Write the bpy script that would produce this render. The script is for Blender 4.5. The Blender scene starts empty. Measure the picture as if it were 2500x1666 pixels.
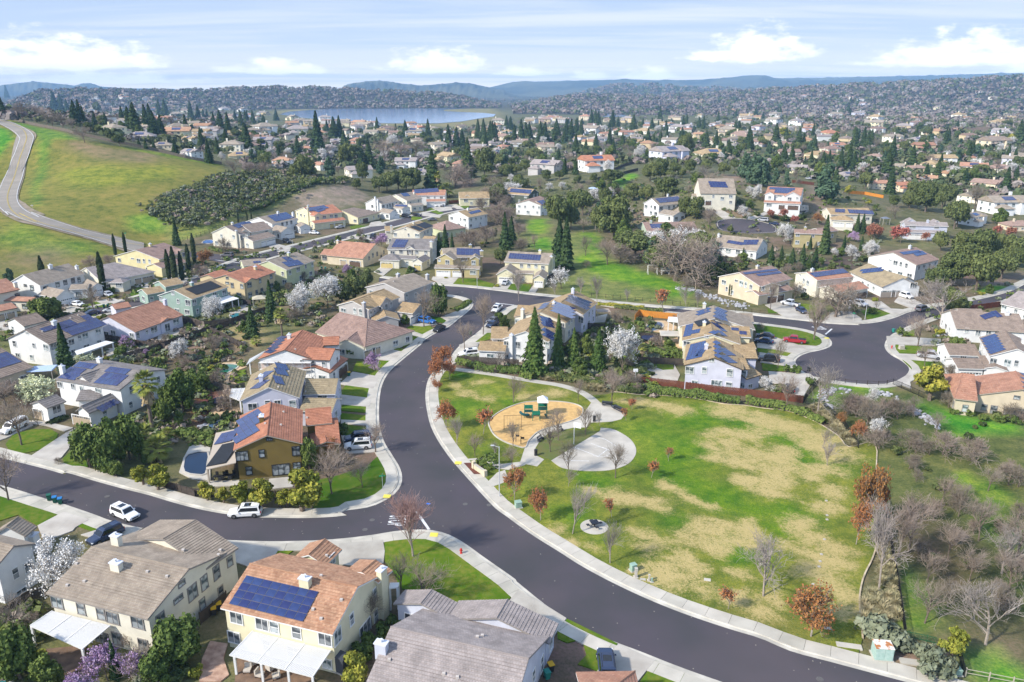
import bpy,bmesh,math,random
from math import cos,sin,atan2,hypot,radians,atan,asin,sqrt,ceil,pi
import numpy as np
V3,vlen,runi=np.array,np.linalg.norm,random.uniform
from mathutils import Vector,Matrix
def SV(n,i,v):n.inputs[i].default_value=v
random.seed(7);np.random.seed(7)
SC=bpy.context.scene
COL=SC.collection
F,CX,CY,CH=1900.0,1250.0,833.0,64.0
PT=atan(618/1900.0);SP,CP=sin(PT),cos(PT)
cam=bpy.data.objects.new('camera',bpy.data.cameras.new('camera'));COL.objects.link(cam)
cam.location=(0,0,CH);cam.rotation_euler=(pi/2-PT,0,0)
cam.data.sensor_width=36;cam.data.lens=36*F/2500;cam.data.clip_start=1;cam.data.clip_end=60000
SC.camera=cam
SUN_DIR=Vector((-0.72,-0.42,0.62)).normalized()
sun=bpy.data.objects.new('sun',bpy.data.lights.new('sun','SUN'));COL.objects.link(sun)
sun.data.energy=2.45;sun.data.angle=radians(3);sun.data.color=(1,.935,.84)
sun.rotation_euler=(-SUN_DIR).to_track_quat('-Z','Y').to_euler()
SC.view_settings.view_transform='Standard';SC.view_settings.look='None'
SC.view_settings.exposure=1.28;SC.view_settings.gamma=1;SC.view_settings.use_curve_mapping=False
world=bpy.data.worlds.new('World');SC.world=world;world.use_nodes=True
def build_world():
 nt=world.node_tree;N=nt.nodes;Lk=nt.links;N.clear()
 out=N.new('ShaderNodeOutputWorld');bg=N.new('ShaderNodeBackground');SV(bg,1,0.15)
 sky=N.new('ShaderNodeTexSky');sky.sky_type='NISHITA';sky.sun_disc=False
 sky.sun_elevation=asin(SUN_DIR.z);sky.sun_rotation=atan2(SUN_DIR.x,SUN_DIR.y)
 sky.altitude=100;sky.air_density=1.0;sky.dust_density=0.6;sky.ozone_density=1.2
 def n(t,**k):
  o=N.new(t)
  for a,b in k.items():setattr(o,a,b)
  return o
 def math_(op,a,b=None,c=None,clamp=False):
  m=n('ShaderNodeMath',operation=op,use_clamp=clamp)
  for i,v in enumerate((a,b,c)):
   if v is None:continue
   if isinstance(v,(int,float)):SV(m,i,v)
   else:Lk.new(v,m.inputs[i])
  return m.outputs[0]
 tc=n('ShaderNodeTexCoord');sx=n('ShaderNodeSeparateXYZ');Lk.new(tc.outputs['Generated'],sx.inputs[0])
 x,y,z=sx.outputs
 zc=math_('MAXIMUM',z,0.0)
 den=math_('ADD',zc,0.05)
 cx=n('ShaderNodeCombineXYZ');Lk.new(math_('DIVIDE',x,den),cx.inputs[0]);Lk.new(math_('DIVIDE',y,den),cx.inputs[1])
 mp=n('ShaderNodeMapping');SV(mp,'Scale',(.22,.75,1));SV(mp,'Rotation',(0,0,radians(-24)));SV(mp,'Location',(3.1,1.7,0))
 Lk.new(cx.outputs[0],mp.inputs[0])
 nz=n('ShaderNodeTexNoise');SV(nz,'Scale',1.0);SV(nz,'Detail',7);SV(nz,'Roughness',.58);SV(nz,'Distortion',.5)
 Lk.new(mp.outputs[0],nz.inputs[0])
 ci=n('ShaderNodeMapRange');ci.interpolation_type='SMOOTHSTEP';SV(ci,1,.40);SV(ci,2,.66);SV(ci,3,0);SV(ci,4,.75)
 Lk.new(nz.outputs[0],ci.inputs[0])
 az=math_('ARCTAN2',x,y);el=math_('ARCSINE',z)
 c2=n('ShaderNodeCombineXYZ');Lk.new(math_('MULTIPLY',az,30.0),c2.inputs[0]);Lk.new(math_('MULTIPLY',el,75.0),c2.inputs[1])
 n2=n('ShaderNodeTexNoise');SV(n2,'Scale',1.0);SV(n2,'Detail',6);SV(n2,'Roughness',.6)
 Lk.new(c2.outputs[0],n2.inputs[0])
 wob=math_('MULTIPLY',math_('SUBTRACT',n2.outputs[0],.5),2.3)
 total=None
 deg=radians
 banks=[(-28.5,1.3,7.5,2.3),(-33,.8,4,1.5),(-26,.35,7,.9),(-16,1.0,4.2,1.2),(-5.2,1.2,4.6,1.9),(1.0,.9,3,.8),(5.4,.7,1.6,.7),(9.5,.7,2.6,.9),(16.3,1.9,5.2,2.3),(29.0,1.5,8.0,2.0),(33,.8,5,1.1),(-55,1.5,9,2.5),(-80,1.2,12,2.2),(52,1.5,9,2.4),(78,1.3,10,2.2),(110,1.4,12,2.5),(150,1.2,14,2.2),(-120,1.3,14,2.4),(-160,1.2,12,2.2)]
 for a,b,w,t in banks:
  da=math_('ABSOLUTE',math_('DIVIDE',math_('SUBTRACT',az,deg(a)),deg(w)))
  de=math_('DIVIDE',math_('SUBTRACT',el,deg(b)),deg(t))
  low=math_('MULTIPLY',math_('MINIMUM',de,0.0),-5.0)
  hi=math_('MAXIMUM',de,0.0)
  e=math_('SUBTRACT',1.0,math_('ADD',math_('ADD',math_('POWER',da,1.6),math_('MULTIPLY',hi,1.0)),low))
  total=e if total is None else math_('MAXIMUM',total,e)
 cu=n('ShaderNodeMapRange');cu.interpolation_type='SMOOTHSTEP';SV(cu,1,.02);SV(cu,2,.75);SV(cu,3,0);SV(cu,4,.95)
 Lk.new(math_('ADD',total,wob),cu.inputs[0])
 cuv=math_('MULTIPLY',cu.outputs[0],math_('GREATER_THAN',total,-1.2))
 hz=n('ShaderNodeMapRange');hz.interpolation_type='SMOOTHSTEP';SV(hz,1,.16);SV(hz,2,.6);SV(hz,3,1);SV(hz,4,.0)
 Lk.new(zc,hz.inputs[0])
 def mix(fac,a,b):
  m=n('ShaderNodeMix',data_type='RGBA');Lk.new(fac,m.inputs[0])
  for i,v in((6,a),(7,b)):
   if isinstance(v,tuple):SV(m,i,v)
   else:Lk.new(v,m.inputs[i])
  return m.outputs[2]
 gr=n('ShaderNodeMapRange');SV(gr,1,.0);SV(gr,2,.22);Lk.new(zc,gr.inputs[0])
 c=mix(hz.outputs[0],sky.outputs[0],mix(gr.outputs[0],mix(math_('MULTIPLY',zc,20.0,clamp=True),SKY_RIM,SKY_WHITE),SKY_BLUE))
 c=mix(ci.outputs[0],c,CIRRUS)
 c=mix(cuv,c,CUMULUS)
 Lk.new(c,bg.inputs[0]);Lk.new(bg.outputs[0],out.inputs[0])
SKY_RIM=(4.6,4.1,3.3,1);SKY_WHITE=(2.25,2.55,2.95,1);SKY_BLUE=(.70,1.28,2.6,1);CIRRUS=(2.6,2.75,3.0,1);CUMULUS=(4.4,4.3,4.1,1)
build_world()
HAZE=9.5e-5
def fr(x0,y0,s):return lambda x,y:(x0+x/s,y0+y/s)
b1=fr(0,1150,3.0386);b2=fr(600,1150,3.0386);b3=fr(1200,1150,3.0386);b4=fr(1800,1150,3.0386)
m1=fr(0,760,3.5633);m2=fr(450,760,3.1367);m3=fr(1000,720,3.5633);m4=fr(1500,720,3.5633);m5=fr(1950,620,3.5636)
u1=fr(0,500,4.356);u2=fr(400,440,4.356);u3=fr(800,440,4.356);u4=fr(1200,440,3.92);u5=fr(1650,380,4.126);u6=fr(2050,380,4.1267)
f1=fr(0,150,3.62);f2=fr(600,150,3.62);f3=fr(1200,150,3.62);f4=fr(1800,150,3.3614);dd=fr(0,0,.9412)
C0=V3((0.,0.,CH))
def ray(p):
 u,v=(p[0]-CX)/F,(CY-p[1])/F
 return V3((u,v*SP+CP,v*CP-SP))
def unp(p,z):
 d=ray(p);t=(z-CH)/d[2]
 return C0+d*t
def proj(P):
 x,y,z=P[0],P[1],P[2]-CH
 Y,Z=SP*y+CP*z,CP*y-SP*z
 return CX+F*x/Z,CY-F*Y/Z
def _spots():
 pts=[(x,y,0)for x,y in[(-60,40),(0,40),(80,40),(-110,90),(110,90),(-30,90),(40,90),(-120,140),(0,140),(120,140),(60,140),(-60,140),(-130,190),(0,190),(120,190),(190,190),(-60,190),(-150,235),(-80,240),(0,250),(100,250),(220,240),(-120,270),(0,310),(90,310),(190,300),(-60,310),(260,310),(-40,370),(60,370),(-100,330),(160,290)]]
 for px,py,z in[(330,585,5),(200,600,6),(120,560,10),(0,620,6),(0,560,11),(60,400,24),(0,285,45),(110,340,36),(300,400,25),(530,400,20),(530,450,15),(450,530,8),(390,575,2.5),(640,500,5),(700,440,14),(800,452,11),(900,472,5),(760,505,2.5),(400,350,27),(150,300,39),(620,335,17),(700,380,13),(1000,410,6),(1000,350,5),(1250,420,8),(1400,425,12),(1480,400,14),(1620,470,9),(1700,440,17),(1745,497,11),(1800,540,6),(1900,500,9),(2000,440,8),(2250,590,0.5),(2400,540,3),(2200,470,4),(2450,450,6),(2300,350,10),(1800,350,8),(1300,300,0),(800,300,0),(300,292,34),(0,270,44),(2450,290,14),(1600,290,2)]:
  P=unp((px,py),z);pts.append((P[0],P[1],z))
 for x,y,z in[(-1200,2500,0),(0,2500,0),(1200,2500,0),(-3000,4000,0),(3000,4000,0),(-900,900,40),(-500,250,22),(-300,120,6),(600,150,0),(900,900,12),(0,5000,0),(-400,50,0),(400,50,0),(-1600,1500,20)]:pts.append((x,y,z))
 return V3(pts,float)
_S=_spots();_SX=_S[:,:2]/300.0
def _U(r2):return np.where(r2>1e-12,.5*r2*np.log(np.maximum(r2,1e-12)),0)
def _fit():
 n=len(_SX);K=_U(((_SX[:,None]-_SX[None])**2).sum(-1))+np.eye(n)*2e-4
 P=np.c_[np.ones(n),_SX];A=np.zeros((n+3,n+3));A[:n,:n]=K;A[:n,n:]=P;A[n:,:n]=P.T
 return np.linalg.solve(A,np.r_[_S[:,2],0,0,0])
_W=_fit()
def hgt(x,y):
 x=np.atleast_1d(np.asarray(x,float));y=np.atleast_1d(np.asarray(y,float))
 far=np.clip((np.hypot(x,y)-1500)/1500,0,1)
 q=np.stack([np.clip(x,-3000,3000),np.clip(y,0,4500)],-1)/300.0
 sh=q.shape[:-1];q=q.reshape(-1,2)
 out=np.empty(len(q))
 for i in range(0,len(q),20000):
  b=q[i:i+20000];out[i:i+20000]=_U(((b[:,None]-_SX[None])**2).sum(-1))@_W[:len(_SX)]+_W[-3]+b@_W[-2:]
 z=out.reshape(sh)-0.9
 z=np.where(z>0,z*z/(z+1.2),0)
 return np.clip(z*(1-far),0,60)
def hg(x,y):return float(hgt(x,y)[0])
_T=62*1.006**np.arange(0,760)
def G(p,off=0.0):
 d=ray(p)
 if d[2]>-0.002:d[2]=-0.002
 h=hypot(d[0],d[1]);t=_T/h
 X,Y,Z=d[0]*t,d[1]*t,CH+d[2]*t
 g=Z-hgt(X,Y);k=np.argmax(g<0)
 if k==0:return unp(p,0)
 a=g[k-1]/(g[k-1]-g[k]);tt=t[k-1]+(t[k]-t[k-1])*a
 P=C0+d*tt;P[2]=hg(P[0],P[1])+off
 return P
def top_h(P,ytop):
 k=(CY-ytop)/F
 zz=(k*CP*P[1]-SP*P[1])/(CP+k*SP)
 return zz+CH-P[2]
def ppm(P):return F/(CP*P[1]-SP*(P[2]-CH))
def link(o,parent=None):
 COL.objects.link(o)
 if parent is not None:o.parent=parent
 return o
def tag(o,label=None,cat=None,group=None,kind=None):
 if label:o['label']=label
 if cat:o['category']=cat
 if group:o['group']=group
 if kind:o['kind']=kind
 return o
def empty(name,loc,label,cat,group=None,rz=0.0):
 o=bpy.data.objects.new(name,None);o.empty_display_size=.2
 link(o);o.location=Vector(loc);o.rotation_euler=(0,0,rz)
 return tag(o,label,cat,group)
def ob(name,me,parent=None,loc=None):
 o=bpy.data.objects.new(name,me);link(o,parent)
 if loc is not None:o.location=Vector(loc)
 return o
class MB:
 def __init__(s):s.v,s.f,s.m,s.uv=[],[],[],{}
 def face(s,pts,mi=0,uv=None):
  i=len(s.v);s.v+=[tuple(p)for p in pts];s.f.append(tuple(range(i,i+len(pts))));s.m.append(mi)
  if uv is not None:s.uv[len(s.f)-1]=uv
 def hull(s,bot,top,mi=0,caps=(True,True)):
  n=len(bot);i=len(s.v);s.v+=[tuple(p)for p in bot]+[tuple(p)for p in top]
  for k in range(n):
   j=(k+1)%n;s.f.append((i+k,i+j,i+n+j,i+n+k));s.m.append(mi)
  if caps[0]:s.f.append(tuple(i+n-1-k for k in range(n)));s.m.append(mi)
  if caps[1]:s.f.append(tuple(i+n+k for k in range(n)));s.m.append(mi)
 def box(s,c,sz,mi=0,rz=0.0):
  cx,cy,cz=c;hx,hy,hz=sz[0]/2,sz[1]/2,sz[2]/2;co,si=cos(rz),sin(rz)
  P=[(cx+co*a-si*b,cy+si*a+co*b)for a,b in((-hx,-hy),(hx,-hy),(hx,hy),(-hx,hy))]
  s.hull([(x,y,cz-hz)for x,y in P],[(x,y,cz+hz)for x,y in P],mi)
 def tube(s,p0,p1,r0,r1=None,n=6,mi=0):
  r1=r0 if r1 is None else r1;p0,p1=Vector(p0),Vector(p1);d=(p1-p0)
  if d.length<1e-6:return
  d.normalize();a=d.orthogonal().normalized();b=d.cross(a)
  lo=[p0+(a*cos(t)+b*sin(t))*r0 for t in[2*pi*k/n for k in range(n)]]
  hi=[p1+(a*cos(t)+b*sin(t))*r1 for t in[2*pi*k/n for k in range(n)]]
  s.hull(lo,hi,mi)
 def lathe(s,prof,c=(0,0,0),n=14,mi=0):
  rings=[[(c[0]+r*cos(2*pi*k/n),c[1]+r*sin(2*pi*k/n),c[2]+z)for k in range(n)]for r,z in prof]
  for a,b in zip(rings,rings[1:]):s.hull(a,b,mi,(False,False))
  s.f.append(tuple(range(len(s.v)-n,len(s.v))));s.m.append(mi)
 def mesh(s,name,mats):
  me=bpy.data.meshes.new(name);me.from_pydata(s.v,[],s.f)
  for m in(mats if isinstance(mats,(list,tuple))else[mats]):me.materials.append(m)
  if any(s.m):me.polygons.foreach_set('material_index',s.m)
  if s.uv:
   lay=me.uv_layers.new(name='UVMap');data=lay.data
   for fi,uvs in s.uv.items():
    st=me.polygons[fi].loop_start
    for k,q in enumerate(uvs):data[st+k].uv=q
  me.update();return me
 def build(s,name,mats,parent=None,loc=None):return ob(name,s.mesh(name,mats),parent,loc)
def quads_mesh(name,V,mats,mi=None):
 n=len(V);me=bpy.data.meshes.new(name)
 me.vertices.add(4*n);me.vertices.foreach_set('co',np.ascontiguousarray(V,np.float32).ravel())
 me.loops.add(4*n);me.loops.foreach_set('vertex_index',np.arange(4*n,dtype=np.int32))
 me.polygons.add(n);me.polygons.foreach_set('loop_start',np.arange(0,4*n,4,dtype=np.int32))
 me.polygons.foreach_set('loop_total',np.full(n,4,np.int32))
 for m in(mats if isinstance(mats,(list,tuple))else[mats]):me.materials.append(m)
 if mi is not None:me.polygons.foreach_set('material_index',np.asarray(mi,np.int32))
 me.update(calc_edges=True);me.validate();return me
_M={}
def M(name,c,c2=None,scale=3.0,detail=4,rough=.85,bump=0.0,bscale=None,rnd=0.0,ocol=False,metal=0.0,spec=.3,coord='Object',lo=.35,hi=.65,emit=0,c3=None,s3=.05):
 if name in _M:return _M[name]
 m=bpy.data.materials.new(name);m.use_nodes=True;nt=m.node_tree;N=nt.nodes;Lk=nt.links
 b=N['Principled BSDF'];SV(b,'Roughness',rough);SV(b,'Metallic',metal);SV(b,'Specular IOR Level',spec)
 tc=N.new('ShaderNodeTexCoord')
 src=None
 def noise(sc,dt=detail):
  n=N.new('ShaderNodeTexNoise');SV(n,'Scale',sc);SV(n,'Detail',dt);Lk.new(tc.outputs[coord],n.inputs[0]);return n.outputs[0]
 def rng(f,a,z_,lo_,hi_):
  r=N.new('ShaderNodeMapRange');SV(r,1,a);SV(r,2,z_);SV(r,3,lo_);SV(r,4,hi_);Lk.new(f,r.inputs[0]);return r.outputs[0]
 def mix(f,a,bb,bt='MIX'):
  x=N.new('ShaderNodeMix');x.data_type='RGBA';x.blend_type=bt
  if isinstance(f,float):SV(x,0,f)
  else:Lk.new(f,x.inputs[0])
  for i,v in((6,a),(7,bb)):
   if isinstance(v,tuple):SV(x,i,v+(1,)if len(v)==3 else v)
   else:Lk.new(v,x.inputs[i])
  return x.outputs[2]
 if ocol:
  oi=N.new('ShaderNodeObjectInfo');col=oi.outputs['Color']
  if c2:col=mix(rng(noise(scale),lo,hi,0,1),col,mix(1.0,col,c2,'MULTIPLY'))
 else:
  col=c
  if c2:col=mix(rng(noise(scale),lo,hi,0,1),c,c2)
 if c3:col=mix(rng(noise(s3,3),.45,.62,0,1),col,c3)
 if rnd:
  oi2=N.new('ShaderNodeObjectInfo');h=N.new('ShaderNodeHueSaturation')
  Lk.new(rng(oi2.outputs['Random'],0,1,1-rnd,1+rnd),h.inputs['Value'])
  Lk.new(rng(oi2.outputs['Random'],0,1,.5+rnd*.07,.5-rnd*.07),h.inputs['Hue'])
  if isinstance(col,tuple):SV(h,'Color',col+(1,))
  else:Lk.new(col,h.inputs['Color'])
  col=h.outputs[0]
 if isinstance(col,tuple):SV(b,'Base Color',col+(1,))
 else:Lk.new(col,b.inputs['Base Color'])
 if bump:
  bn=N.new('ShaderNodeBump');SV(bn,'Strength',bump);SV(bn,'Distance',.05)
  Lk.new(noise(bscale or scale*4),bn.inputs['Height']);Lk.new(bn.outputs[0],b.inputs['Normal'])
 _M[name]=m;return m
def srgb(r,g,b):return tuple(((v/255)/12.92 if v/255<=.04045 else((v/255+.055)/1.055)**2.4)for v in(r,g,b))
def crv(pts,n=6,closed=False):
 P=[V3(p[:2],float)for p in pts];out=[]
 m=len(P)
 for i in range(m if closed else m-1):
  if closed:a,b,c,d=P[i-1],P[i],P[(i+1)%m],P[(i+2)%m]
  else:a,b,c,d=P[max(i-1,0)],P[i],P[i+1],P[min(i+2,m-1)]
  for k in range(n):
   t=k/n
   out.append(.5*((2*b)+(c-a)*t+(2*a-5*b+4*c-d)*t*t+(3*b-a-3*c+d)*t**3))
 if not closed:out.append(P[-1])
 return out
def W_(view,*pts):return[G(view(*p))for p in pts]
def gridded(bm,step):
 xs=[v.co.x for v in bm.verts];ys=[v.co.y for v in bm.verts]
 for ax,lo,hi in((0,min(xs),max(xs)),(1,min(ys),max(ys))):
  k=ceil(lo/step)*step
  while k<hi:
   nrm=Vector((1,0,0))if ax==0 else Vector((0,1,0))
   bmesh.ops.bisect_plane(bm,geom=bm.verts[:]+bm.edges[:]+bm.faces[:],dist=1e-4,plane_co=nrm*k,plane_no=nrm)
   k+=step
def sheet(name,pts,mat,off=.1,kind='structure',parent=None,step=None,joints=None,skirt=0.25,smooth=0,loc0=True):
 P=[(p[0],p[1])for p in pts]
 if smooth:P=[tuple(q)for q in crv(P,smooth,True)]
 A=sum(P[i][0]*P[(i+1)%len(P)][1]-P[(i+1)%len(P)][0]*P[i][1]for i in range(len(P)))
 if A<0:P.reverse()
 zs=hgt([p[0]for p in P],[p[1]for p in P])
 bm=bmesh.new();vs=[bm.verts.new((x,y,0))for x,y in P]
 f=bm.faces.new(vs);f.normal_update()
 bmesh.ops.triangulate(bm,faces=[f])if step is None and joints is None else None
 if step is None and zs.max()-zs.min()>.03:
  step=5
 if joints:step=joints
 if step:gridded(bm,step)
 if joints and zs.max()<.3:bmesh.ops.inset_individual(bm,faces=bm.faces[:],thickness=.025,depth=.012)
 co=V3([v.co[:]for v in bm.verts]);h=hgt(co[:,0],co[:,1])
 for v,hz in zip(bm.verts,h):v.co.z+=hz+off
 ed=[e for e in bm.edges if len(e.link_faces)==1]
 r=bmesh.ops.extrude_edge_only(bm,edges=ed)
 for g in r['geom']:
  if isinstance(g,bmesh.types.BMVert):g.co.z-=skirt
 me=bpy.data.meshes.new(name);bm.to_mesh(me);bm.free();me.materials.append(mat)
 o=ob(name,me,parent)
 if kind:o['kind']=kind
 return o
def ribbon(name,L,R,mat,off,kind='structure',parent=None,cross=2):
 n=len(L);mb=MB();vv=[]
 for a,b in zip(L,R):
  for k in range(cross+1):
   t=k/cross;x,y=a[0]+(b[0]-a[0])*t,a[1]+(b[1]-a[1])*t;vv.append((x,y))
 z=hgt([p[0]for p in vv],[p[1]for p in vv])+off
 mb.v=[(p[0],p[1],q)for p,q in zip(vv,z)];c=cross+1
 for i in range(n-1):
  for k in range(cross):
   mb.f.append((i*c+k,i*c+k+1,(i+1)*c+k+1,(i+1)*c+k));mb.m.append(0)
 o=mb.build(name,mat,parent)
 if kind:o['kind']=kind
 return o
def resample(P,step):
 P=[V3(p[:2],float)for p in P];out=[P[0]];acc=0.0
 for a,b in zip(P,P[1:]):
  d=vlen(b-a)
  if d<1e-6:continue
  t=step-acc
  while t<=d:out.append(a+(b-a)*t/d);t+=step
  acc=d-(t-step)
 return out
def offs(P,d):
 P=[V3(p[:2],float)for p in P];out=[]
 for i in range(len(P)):
  a,b=P[max(i-1,0)],P[min(i+1,len(P)-1)];t=b-a;t=t/max(vlen(t),1e-9)
  out.append(P[i]+V3((-t[1],t[0]))*d)
 return out
GREEN=(.105,.215,.022);GRASS=(.115,.16,.032);DRY=(.27,.225,.10);MULCH=(.125,.09,.062);DIRT=(.20,.15,.10);OLIVE=(.18,.175,.038)
CONC=srgb(188,182,168)
m_asph=M('asphalt',(.070,.060,.070),(.052,.051,.054),scale=.10,detail=7,rough=.9,bump=.12,bscale=6,coord='Object',c3=(.080,.068,.074),s3=.045)
nt=m_asph.node_tree;vo=nt.nodes.new('ShaderNodeTexVoronoi');SV(vo,'Scale',.7);nt.links.new(nt.nodes['Texture Coordinate'].outputs['Object'],vo.inputs[0]);lt=nt.nodes.new('ShaderNodeMath');lt.operation='LESS_THAN';SV(lt,1,.055);nt.links.new(vo.outputs[0],lt.inputs[0]);mx=nt.nodes.new('ShaderNodeMix');mx.data_type='RGBA';bs=nt.nodes['Principled BSDF'].inputs[0];nt.links.new(lt.outputs[0],mx.inputs[0]);nt.links.new(bs.links[0].from_socket,mx.inputs[6]);SV(mx,7,(.30,.27,.22,1));nt.links.new(mx.outputs[2],bs)
m_road2=M('worn_asphalt',(.29,.255,.21),(.235,.21,.175),scale=.15,rough=.9)
m_conc=M('concrete',CONC,tuple(c*.80 for c in CONC),scale=.35,detail=6,rough=.85,bump=.05,rnd=.10)
m_drive=M('driveway_concrete',srgb(184,178,166),srgb(160,153,142),scale=.3,detail=6,rough=.85,bump=.05,rnd=.06)
m_lawn=M('lawn_grass',(.075,.145,.008),(.15,.17,.025),scale=1.1,detail=9,rough=.95,bump=.7,bscale=5,rnd=.22,c3=(.06,.125,.006),s3=.09,spec=.1)
m_white=M('white_road_paint',(.72,.72,.70),(.52,.52,.51),scale=1.5,rough=.7)
m_yellow=M('yellow_road_paint',(.62,.45,.07),(.45,.34,.08),scale=1.0,rough=.7)
m_tact=M('yellow_tactile_pad',(.72,.60,.09),rough=.7)
m_water=M('pool_water',(.02,.16,.22),(.03,.22,.28),scale=.4,rough=.06,bump=.15,bscale=2,spec=.5)
def attr_mat(name,attr,noise_sc,amp,bump,sub=None):
 m=bpy.data.materials.new(name);m.use_nodes=True;nt=m.node_tree;N=nt.nodes;Lk=nt.links
 b=N['Principled BSDF'];SV(b,'Roughness',.95);SV(b,'Specular IOR Level',.1)
 a=N.new('ShaderNodeAttribute');a.attribute_name=attr
 tc=N.new('ShaderNodeTexCoord');col=a.outputs['Color']
 for sc,am in((noise_sc,amp),(noise_sc*9,amp*.8),(noise_sc*.15,amp*.7)):
  n=N.new('ShaderNodeTexNoise');SV(n,'Scale',sc);SV(n,'Detail',6);SV(n,'Roughness',.65)
  Lk.new(tc.outputs['Object'],n.inputs[0])
  r=N.new('ShaderNodeMapRange');SV(r,1,.3);SV(r,2,.7);SV(r,3,1-am);SV(r,4,1+am);Lk.new(n.outputs[0],r.inputs[0])
  h=N.new('ShaderNodeHueSaturation');Lk.new(col,h.inputs['Color']);Lk.new(r.outputs[0],h.inputs['Value'])
  r2=N.new('ShaderNodeMapRange');SV(r2,1,.3);SV(r2,2,.7);SV(r2,3,.5+am*.09);SV(r2,4,.5-am*.09);Lk.new(n.outputs[0],r2.inputs[0]);Lk.new(r2.outputs[0],h.inputs['Hue'])
  col=h.outputs[0]
 Lk.new(col,b.inputs['Base Color'])
 bn=N.new('ShaderNodeBump');SV(bn,'Strength',bump);SV(bn,'Distance',.2)
 n2=N.new('ShaderNodeTexNoise');SV(n2,'Scale',noise_sc*12);SV(n2,'Detail',5);Lk.new(tc.outputs['Object'],n2.inputs[0]);Lk.new(n2.outputs[0],bn.inputs['Height']);Lk.new(bn.outputs[0],b.inputs['Normal'])
 return m
def inpoly(x,y,poly):
 c=np.zeros(x.shape,bool);n=len(poly)
 for i in range(n):
  x1,y1=poly[i][:2];x2,y2=poly[(i+1)%n][:2]
  if abs(y2-y1)<1e-9:continue
  k=((y1>y)!=(y2>y))&(x<(x2-x1)*(y-y1)/(y2-y1)+x1);c^=k
 return c
def wob(x,y,a,s,ph=0.0):
 return a*(np.sin(x/s+1.3*np.sin(y/s*.8+ph)+ph)+.6*np.sin(y/s*1.9+x/s*.7+2*ph)+.4*np.sin(x/s*3.3-y/s*2.7+ph))/1.6
ZONES=[]
def zone(c,poly,soft=2.0):ZONES.append((c,poly,soft))
zone(OLIVE,W_(f1,(-80,505),(60,515),(300,570),(700,700),(1000,745),(1600,845),(1960,915),(1980,1000),(1750,1100),(1400,1180),(1340,1300),(1540,1400))+W_(u1,(1830,330),(1850,430),(1500,560),(1270,560),(1000,640),(200,780),(-300,900),(-500,100)),3)
zone((.20,.165,.075),W_(f1,(560,700),(900,740),(1500,850),(1300,900),(900,880),(560,820),(480,760)),5)
zone((.18,.20,.03),W_(f1,(500,950),(1100,960),(1700,930),(1500,1060),(900,1120),(500,1100)),6)
zone((.115,.20,.03),W_(f1,(60,520),(300,575),(680,700),(1000,745),(900,735),(640,695),(470,690),(420,760),(400,900),(350,1100),(350,1290),(290,1260),(300,1050),(340,880),(350,720),(270,620),(120,560)),1.5)
zone((.13,.22,.03),W_(f1,(1150,1380),(1300,1340),(1500,1400),(1540,1500),(1200,1484)),3)
zone((.15,.20,.03),W_(f1,(1000,745),(1600,845),(1960,915),(1900,920),(1500,850),(1100,770)),1.5)
zone((.14,.20,.03),W_(u1,(0,180),(500,330),(900,430),(1000,520),(600,560),(0,400)),4)
zone((.16,.13,.075),W_(u1,(0,420),(300,470),(500,600),(300,720),(0,700)),8)
zone((.08,.225,.02),W_(f1,(-60,570),(70,620),(100,680),(70,760),(-60,900)),2)
zone((.15,.175,.05),W_(u4,(340,380),(500,370),(560,480),(480,520),(600,560),(790,490),(1020,490),(1040,700),(1250,800),(1450,870),(1800,980),(1900,1120),(2156,1200),(2156,1240),(1500,1185),(1000,1140),(560,1110),(640,960),(740,840),(780,750),(350,650)),3)
zone((.12,.235,.018),W_(u4,(820,510),(1010,500),(1035,640),(1080,760),(1250,800),(1450,880),(1800,990),(1870,1110),(1700,1120),(1500,1040),(1200,960),(900,850),(800,760),(960,700),(930,540)),3)
zone((.115,.22,.02),W_(u4,(350,380),(510,370),(560,470),(420,530),(350,480)),2)
zone((.11,.24,.02),W_(u4,(370,580),(560,550),(590,660),(420,650)),2)
zone((.11,.24,.02),W_(f3,(1090,1050),(1250,990),(1320,1010),(1180,1060),(1110,1190),(1080,1150)),2)
zone((.10,.115,.035),W_(m5,(180,1290),(240,1140),(500,1140),(820,1150),(1150,1290),(1960,1500),(2200,1568),(2300,2600),(2200,3200),(900,3200),(520,2300),(420,1700)),3)
zone((.12,.085,.055),W_(b4,(1300,450),(1700,300),(2000,600),(2000,1200),(1600,1000),(1280,800)),6)
zone((.115,.215,.02),W_(m5,(55,1290),(200,1140),(800,1130),(840,1180),(420,1190),(260,1230),(300,1380),(200,1310)),1.5)
zone((.09,.25,.02),W_(m5,(1000,1290),(1150,1330),(1400,1410),(1960,1480),(1960,1568),(1250,1540),(1080,1400)),2)
zone((.115,.21,.02),W_(b4,(1230,1060),(1420,1120),(1560,1180),(1480,1250),(1245,1210)),1.5)
zone((.115,.21,.02),W_(b4,(1560,0),(1700,0),(1900,100),(2060,170),(2040,340),(1900,280),(1700,90)),2)
zone((.09,.24,.02),W_(b4,(1640,1370),(1760,1340),(2200,1480),(2200,1640),(1700,1530)),2)
zone((.095,.21,.02),W_(b4,(1150,640),(1240,680),(1330,980),(1250,1060),(1200,900)),2)
zone((.10,.22,.02),W_(b4,(1850,330),(2050,420),(2050,520),(1900,440)),2)
zone(DIRT,W_(b4,(940,1230),(1240,1220),(1480,1280),(1640,1370),(1690,1530),(1280,1450),(950,1390)),.8)
zone(DRY,W_(m2,(130,180),(200,130),(420,90),(620,60),(600,250),(520,290),(420,290),(200,160)),2)
zone((.19,.145,.085),W_(m2,(60,180),(180,180),(420,290),(480,310),(250,400),(120,330),(20,300)),2)
zone((.13,.062,.042),W_(m2,(30,560),(220,580),(330,600),(230,760),(180,900),(20,900),(20,700)),2)
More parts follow.
